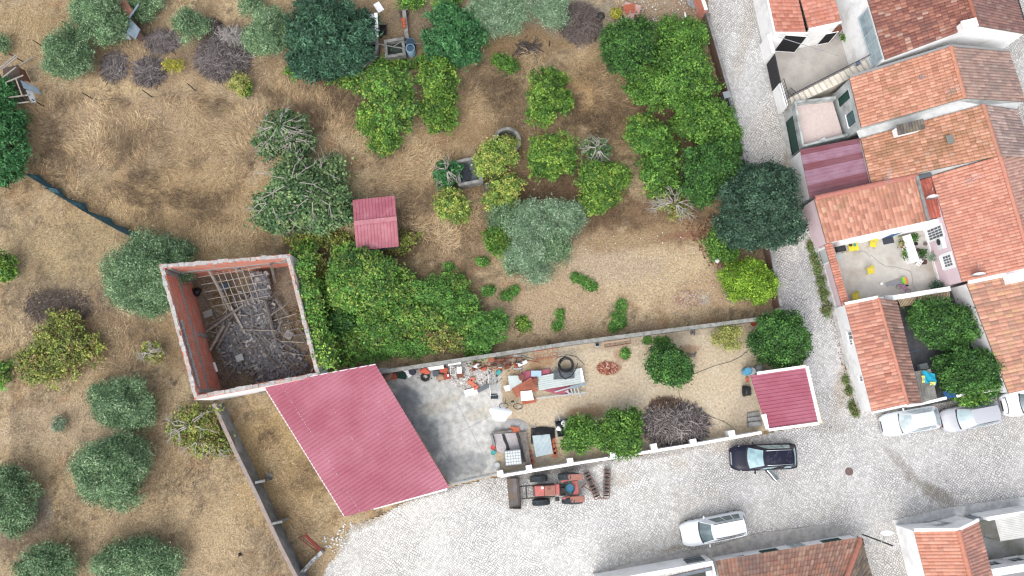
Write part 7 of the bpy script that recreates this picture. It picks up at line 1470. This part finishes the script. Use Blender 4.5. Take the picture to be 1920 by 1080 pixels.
t=thing('hand_cart','grey box cart with rubbish bags beside the feathery green tree','cart',P(1050,800,0)); q=[P(a,b,.5) for a,b in ((1041,790),(1063,785),(1068,815),(1047,819))]; strip_wall(q+[q[0]],.06,.1,.5).build('cart_side',M('cart_grey',C3(84,92,104)),t); MB().poly([Vector((v.x,v.y,.2)) for v in q]).build('cart_floor',M('cart_floor',C3(70,76,86)),t); MB().bar(P(1050,789,.5),P(1046,778,.6),.05,.05).build('handle',mGrey,t)
for (px,py,mt,lab) in ((1050,797,mBlk,'black rubbish bag in the grey cart'),(1056,794,mWB,'white rubbish bag in the grey cart'),(1048,803,mWB,'small white bag in the grey cart')): o=MB().blob(P(px,py,.45),(.24,.24,.2),int(px),.25).build('rubbish_bag',mt,smooth=True); tag(o,lab,'bag')
tag(MB().tube([P(992,794,.4),P(992,800,.1)],.03,5).tube([P(1004,794,.4),P(1004,801,.1)],.03,5).tube([P(992,800.5,.15),P(1004,801,.15)],.03,5).build('steel_trestle',mSteelL),'small U shaped steel frame behind the black tarpaulin','frame')
# --- junk along the block wall ---
J='junk along the block wall'
def junk(*a,**k): return box_thing(*a,group=J,**k)
o=MB().blob(P(727,704,.4),(.4,.42,.4),2,.15,3).build('stuffed_sack',M('brown_sack',C3(160,124,106),C3(140,106,92),5),smooth=True); tag(o,'round brown sack in the corner behind the carport','sack',J)
junk('wooden_box','orange brown box beside the round brown sack','box',737,706,(.5,.4,.4),15,mTerra); junk('wooden_box','small brown box above the round brown sack','box',736,696,(.55,.35,.3),5,mRusty); tag(MB().bar(P(738,692,.5),P(751,706,.1),.04,.04).build('stick',mWood2),'thin pale stick lying across the junk corner','stick',J)
junk('plastic_crate','dark green plastic crate in the junk corner','crate',754,704,(.6,.5,.35),-10,mDG); junk('plastic_crate','black plastic crate at the block wall in the junk corner','crate',748,695,(.5,.4,.4),8,mBlk); junk('paper_card','white card on the junk left of the round drum','card',760,694,(.4,.28,.05),-30,mWB,z=.4); junk('paper_card','white card beside the dark green crate','card',766,702,(.28,.42,.05),35,mWB,z=.3)
barrel(772.5,697,.24,.5,M('dark_drum',C3(70,74,90)),'dark grey drum against the block wall',group=J)
t=thing('rotavator','small orange motor cultivator with black wheel at the block wall','cultivator',P(798,702,0),0,J); MB().blob(P(795,695,.55),(.32,.2,.2),1,.15,3).build('engine',M('orange_red',C3(220,100,76)),t); MB().blob(P(801,698,.45),(.26,.16,.15),2,.15).build('hood',M('orange_red',C3(220,100,76)),t); MB().torus(P(797,707,.25),.26,.09,20,6,m=Matrix.Rotation(R(15),4,'X')).build('wheel',mTyre,t); MB().tube([P(793,690,.8),P(789,684,.9)],.03,5).build('handlebar',mFrame,t)
junk('white_plank','long white panel lying along the block wall','panel',815,690,(1.35,.26,.12),8,mWB,z=.35); junk('white_plank','second white panel further right along the block wall','panel',852,681,(.95,.24,.12),9,mWB,z=.4); junk('grey_box','square dark grey box at the block wall','box',817,700,(.48,.42,.4),6,M('slate_box',C3(90,100,112)))
junk('red_box','lower red box with white label','box',838,706,(.45,.4,.35),5,M('brick_red',C3(186,76,60))); junk('red_box','upper red machine part','box',832,694,(.6,.42,.4),-15,M('brick_red2',C3(196,92,70))); junk('paper_card','white label on the red boxes','card',840,704,(.12,.16,.02),5,mWB,z=.36)
o=MB().blob(P(826,707,.25),(.34,.28,.22),4,.15).build('stuffed_sack',mTan,smooth=True); tag(o,'tan sack left of the red boxes','sack',J)
t=thing('wire_trolley','white wire shopping cage standing by the red boxes','trolley',P(848,696,0),0,J)
for z in (.3,.6,.9): MB().tube([P(844,687,z),P(853,690,z),P(854,704,z),P(845,702,z),P(844,687,z)],.02,4).build('wire_ring',mFrame,t)
for a,b in ((844,687),(853,690),(854,704),(845,702)): MB().tube([P(a,b,.95),Vector((P(a,b,.95).x,P(a,b,.95).y,0))],.02,4).build('upright',mFrame,t)
t=thing('old_stool','rusty brown stool with a white board on it','stool',P(863,700,0),0,J); MB().box(P(861,694,.62),(.36,.5,.06),R(3)).build('white_board',mWB,t); MB().box(P(863,703,.5),(.5,.4,.05),R(5)).build('seat',mRusty,t)
for a,b in ((858,700),(869,699),(859,710),(869,709)): q=P(a,b,.25); MB().box((q.x,q.y,.25),(.05,.05,.5)).build('leg',mRusty,t)
specks('plaster_rubble','scattered white plaster crumbs on the slab',[(880,700),(910,695),(912,725),(878,735),(845,720),(850,712)],260,WS,20,(.03,.09)); specks('plaster_rubble','small scraps and crumbs under the junk row',[(720,700),(900,675),(990,668),(985,700),(930,720),(840,718)],360,[S(206,200,196),S(150,110,90),S(90,84,84),S(176,150,130)],21,(.03,.08))
for px,py,a,l in ((882,716,20,.42),(888,722,-25,.4),(893,727,10,.4),(886,711,5,.35)): tag(box_thing('hollow_brick','orange block on the white rubble heap','brick',px,py,(l,.3,.22),a,M('salmon_brick',C3(224,124,96)),group='orange blocks on the rubble heap'),None,None)
junk('white_board','large white board with worn corner on the slab','board',883,735,(.95,.48,.05),14,mWB,z=.15); tag(MB().bar(P(896,733,.3),P(918,722,.3),.28,.1).build('grey_beam',M('bluish_beam',C3(110,116,124))),'blue grey beam beside the large white board','beam',J)
for (a,b,lab) in (((916,703),(928,722),'upper of two light metal chair frames on the slab'),((918,722),(932,742),'lower of two light metal chair frames on the slab')):
    tag(MB().tube([P(a[0],a[1],.5),P(a[0]+12,a[1]-1,.5),P(b[0]+1,b[1]-2,.25),P(b[0]-12,b[1],.25),P(a[0],a[1],.5)],.03,5).tube([P(a[0]+1,a[1]+8,.42),P(a[0]+13,a[1]+8,.42)],.025,5).build('chair_frame',mSteelL),lab,'frame',J)
junk('black_mat','black rubber mat at the end of the metal frames','mat',927,743,(.55,.38,.03),3,M('black_rubber',C3(56,62,72))); junk('teal_box','teal plastic box with dark inside near the frames','box',935,698,(.4,.3,.3),40,mTeal); junk('white_box','long white appliance lying on scrap bars','appliance',980,681,(.72,.24,.25),22,mWB,z=.3)
junk('grey_channel','grey metal channel below the long white appliance','channel',971,691,(.62,.14,.15),3,mGrey)
rr=random.Random(9)
for k in range(26):
    x=rr.uniform(880,1000); y=697-(x-880)*.20+rr.uniform(-11,4)-0; mt=rr.choice([mRusty,mRusty,mIron,mWood,mSteelL,mRusty]); l=rr.uniform(6,26); a=rr.uniform(-.5,.35)
    tag(MB().bar(P(x-l/2,y+a*l/2,.25+rr.uniform(0,.5)),P(x+l/2,y-a*l/2,.25+rr.uniform(0,.5)),rr.uniform(.04,.12),.05).build('scrap_bar',mt),'rusty or grey scrap bar leaning in the long junk row','scrap','scrap bars in the junk row')
for k in range(12):
    x=rr.uniform(886,970); y=690-(x-886)*.12+rr.uniform(-8,6); mt=rr.choice([mRusty,mTerra,mBlk,mWB,mOr]); tag(MB().blob(P(x,y,.2),(rr.uniform(.12,.28),rr.uniform(.1,.22),.18),k,.35).build('scrap_lump',mt),'small lump of scrap in the long junk row','scrap','scrap lumps in the junk row')
junk('rusty_plate','rusty brown plate standing at the block wall','plate',936,675,(.75,.16,.5),8,mRusty); junk('rusty_drum','short rusty orange drum at the block wall','drum',922,674,(.45,.4,.45),10,M('orange_rust2',C3(186,104,80)))
# --- top yard ---
barrel(769,90,.34,1.1,M('pale_blue_drum',C3(150,190,214)),'front pale blue water barrel beside the green water tank',group='water barrels by the green tank',lid=M('dark_water2',C3(56,84,104))); barrel(769,79,.34,1.1,M('deep_blue_drum',C3(60,100,150)),'rear darker blue water barrel beside the green water tank',group='water barrels by the green tank',lid=M('dark_water3',C3(46,64,80)))
box_thing('white_slab','white rectangular shower tray lying on the dirt in the top yard','tray',710,13,(.52,.82,.12),33,mWB)
for px,py,r,lab in ((756,37,.17,'upper clay pot in the row on the low top yard wall'),(757,43,.15,'middle clay pot in the row on the low top yard wall'),(757.5,49,.15,'lower clay pot in the row on the low top yard wall')): pot(px,py,r,.25,mTerra,lab,z=.5,group='clay pots on the low wall')
tag(brush('dead_plants','dried up brown plants at the head of the low top yard wall',757,25,7,8,120,.4,[S(120,96,84),S(96,80,74)],(.2,.5),.02,seed=30,cat='plants'),None,None)
t=thing('wheelbarrow','dark wheelbarrow with long handles beside the green water tank','wheelbarrow',P(715,57,0)); p=P(715,57,.45); MB().add([(p.x-.32,p.y-.3,.25),(p.x+.32,p.y-.3,.25),(p.x+.32,p.y+.3,.25),(p.x-.32,p.y+.3,.25),(p.x-.42,p.y-.4,.55),(p.x+.42,p.y-.4,.55),(p.x+.42,p.y+.42,.55),(p.x-.42,p.y+.42,.55)],[(0,1,2,3),(0,1,5,4),(1,2,6,5),(2,3,7,6),(3,0,4,7)]).build('tray',mBlk,t); MB().tube([P(718,64,.3),P(727,43,.6)],.03,5).build('handle',mIron,t); MB().tube([P(712,60,.3),P(704,43,.6)],.03,5).build('handle',mIron,t); MB().torus(P(715,66,.2),.18,.05,14,5,m=Matrix.Rotation(R(90),4,'Y')).build('wheel',mTyre,t)
p=P(1126,30,.12); tag(MB().torus((p.x,p.y,.12),.24,.10,24,8).build('old_tyre',mTyre,smooth=True),'old black tyre lying on the dirt beside the grey brush heap','tyre')
t=thing('tile_pallet','pallet of orange tiles and pale slabs above the upper citrus clump','pallet',P(1182,22,0)); MB().box(P(1183,24,.4)-Vector((0,0,.22)),(1.3,1.6,.35),R(-14)).build('pale_slabs',M('lilac_slab',C3(214,200,206),C3(206,150,130),1.6),t)
for k in range(4): MB().bar(P(1169,11+k*2.5,.5),P(1190,8+k*2.5,.5),.12,.08).build('tile_row',mOr,t)
for px,py in ((1176,22),(1187,20),(1192,32)): MB().box(P(px,py,.45),(.3,.4,.05),R(-14)).build('loose_tile',mOr,t)
for k in range(7): tag(MB().tube([P(1287+k*2.2,-6,.3+.04*(k%3)),P(1291+k*2.0,10+1.2*k,.15)],.05,6).build('steel_pole',mGrey),'grey steel pole in the bundle beside the orange brick wall','pole','steel poles by the brick wall')
tag(MB().box(P(1285,29,.1),(.12,.5,.06),R(8)).build('white_plank',mWB),'short white plank on the rubble dirt at the top right','plank')
o=MB().blob(P(1345,487,.2),(.3,.22,.2),3,.3).build('white_stone',M('white_rock',(.7,.7,.68),(.5,.5,.5),5)); tag(o,'large white stone beside the small bright shrub at the lawn edge','stone')
o=MB().blob(P(505,892,.15),(.25,.25,.15),4,.2).build('grey_stone',M('grey_rock',C3(176,170,160),C3(150,146,140),5)); tag(o,'round grey stone in the grass right of the dark garden wall','stone')
o=MB().blob(P(450,1040,.12),(.14,.14,.12),4,.2).build('dark_ball',mBlk); tag(o,'small dark ball in the lower left field','ball')
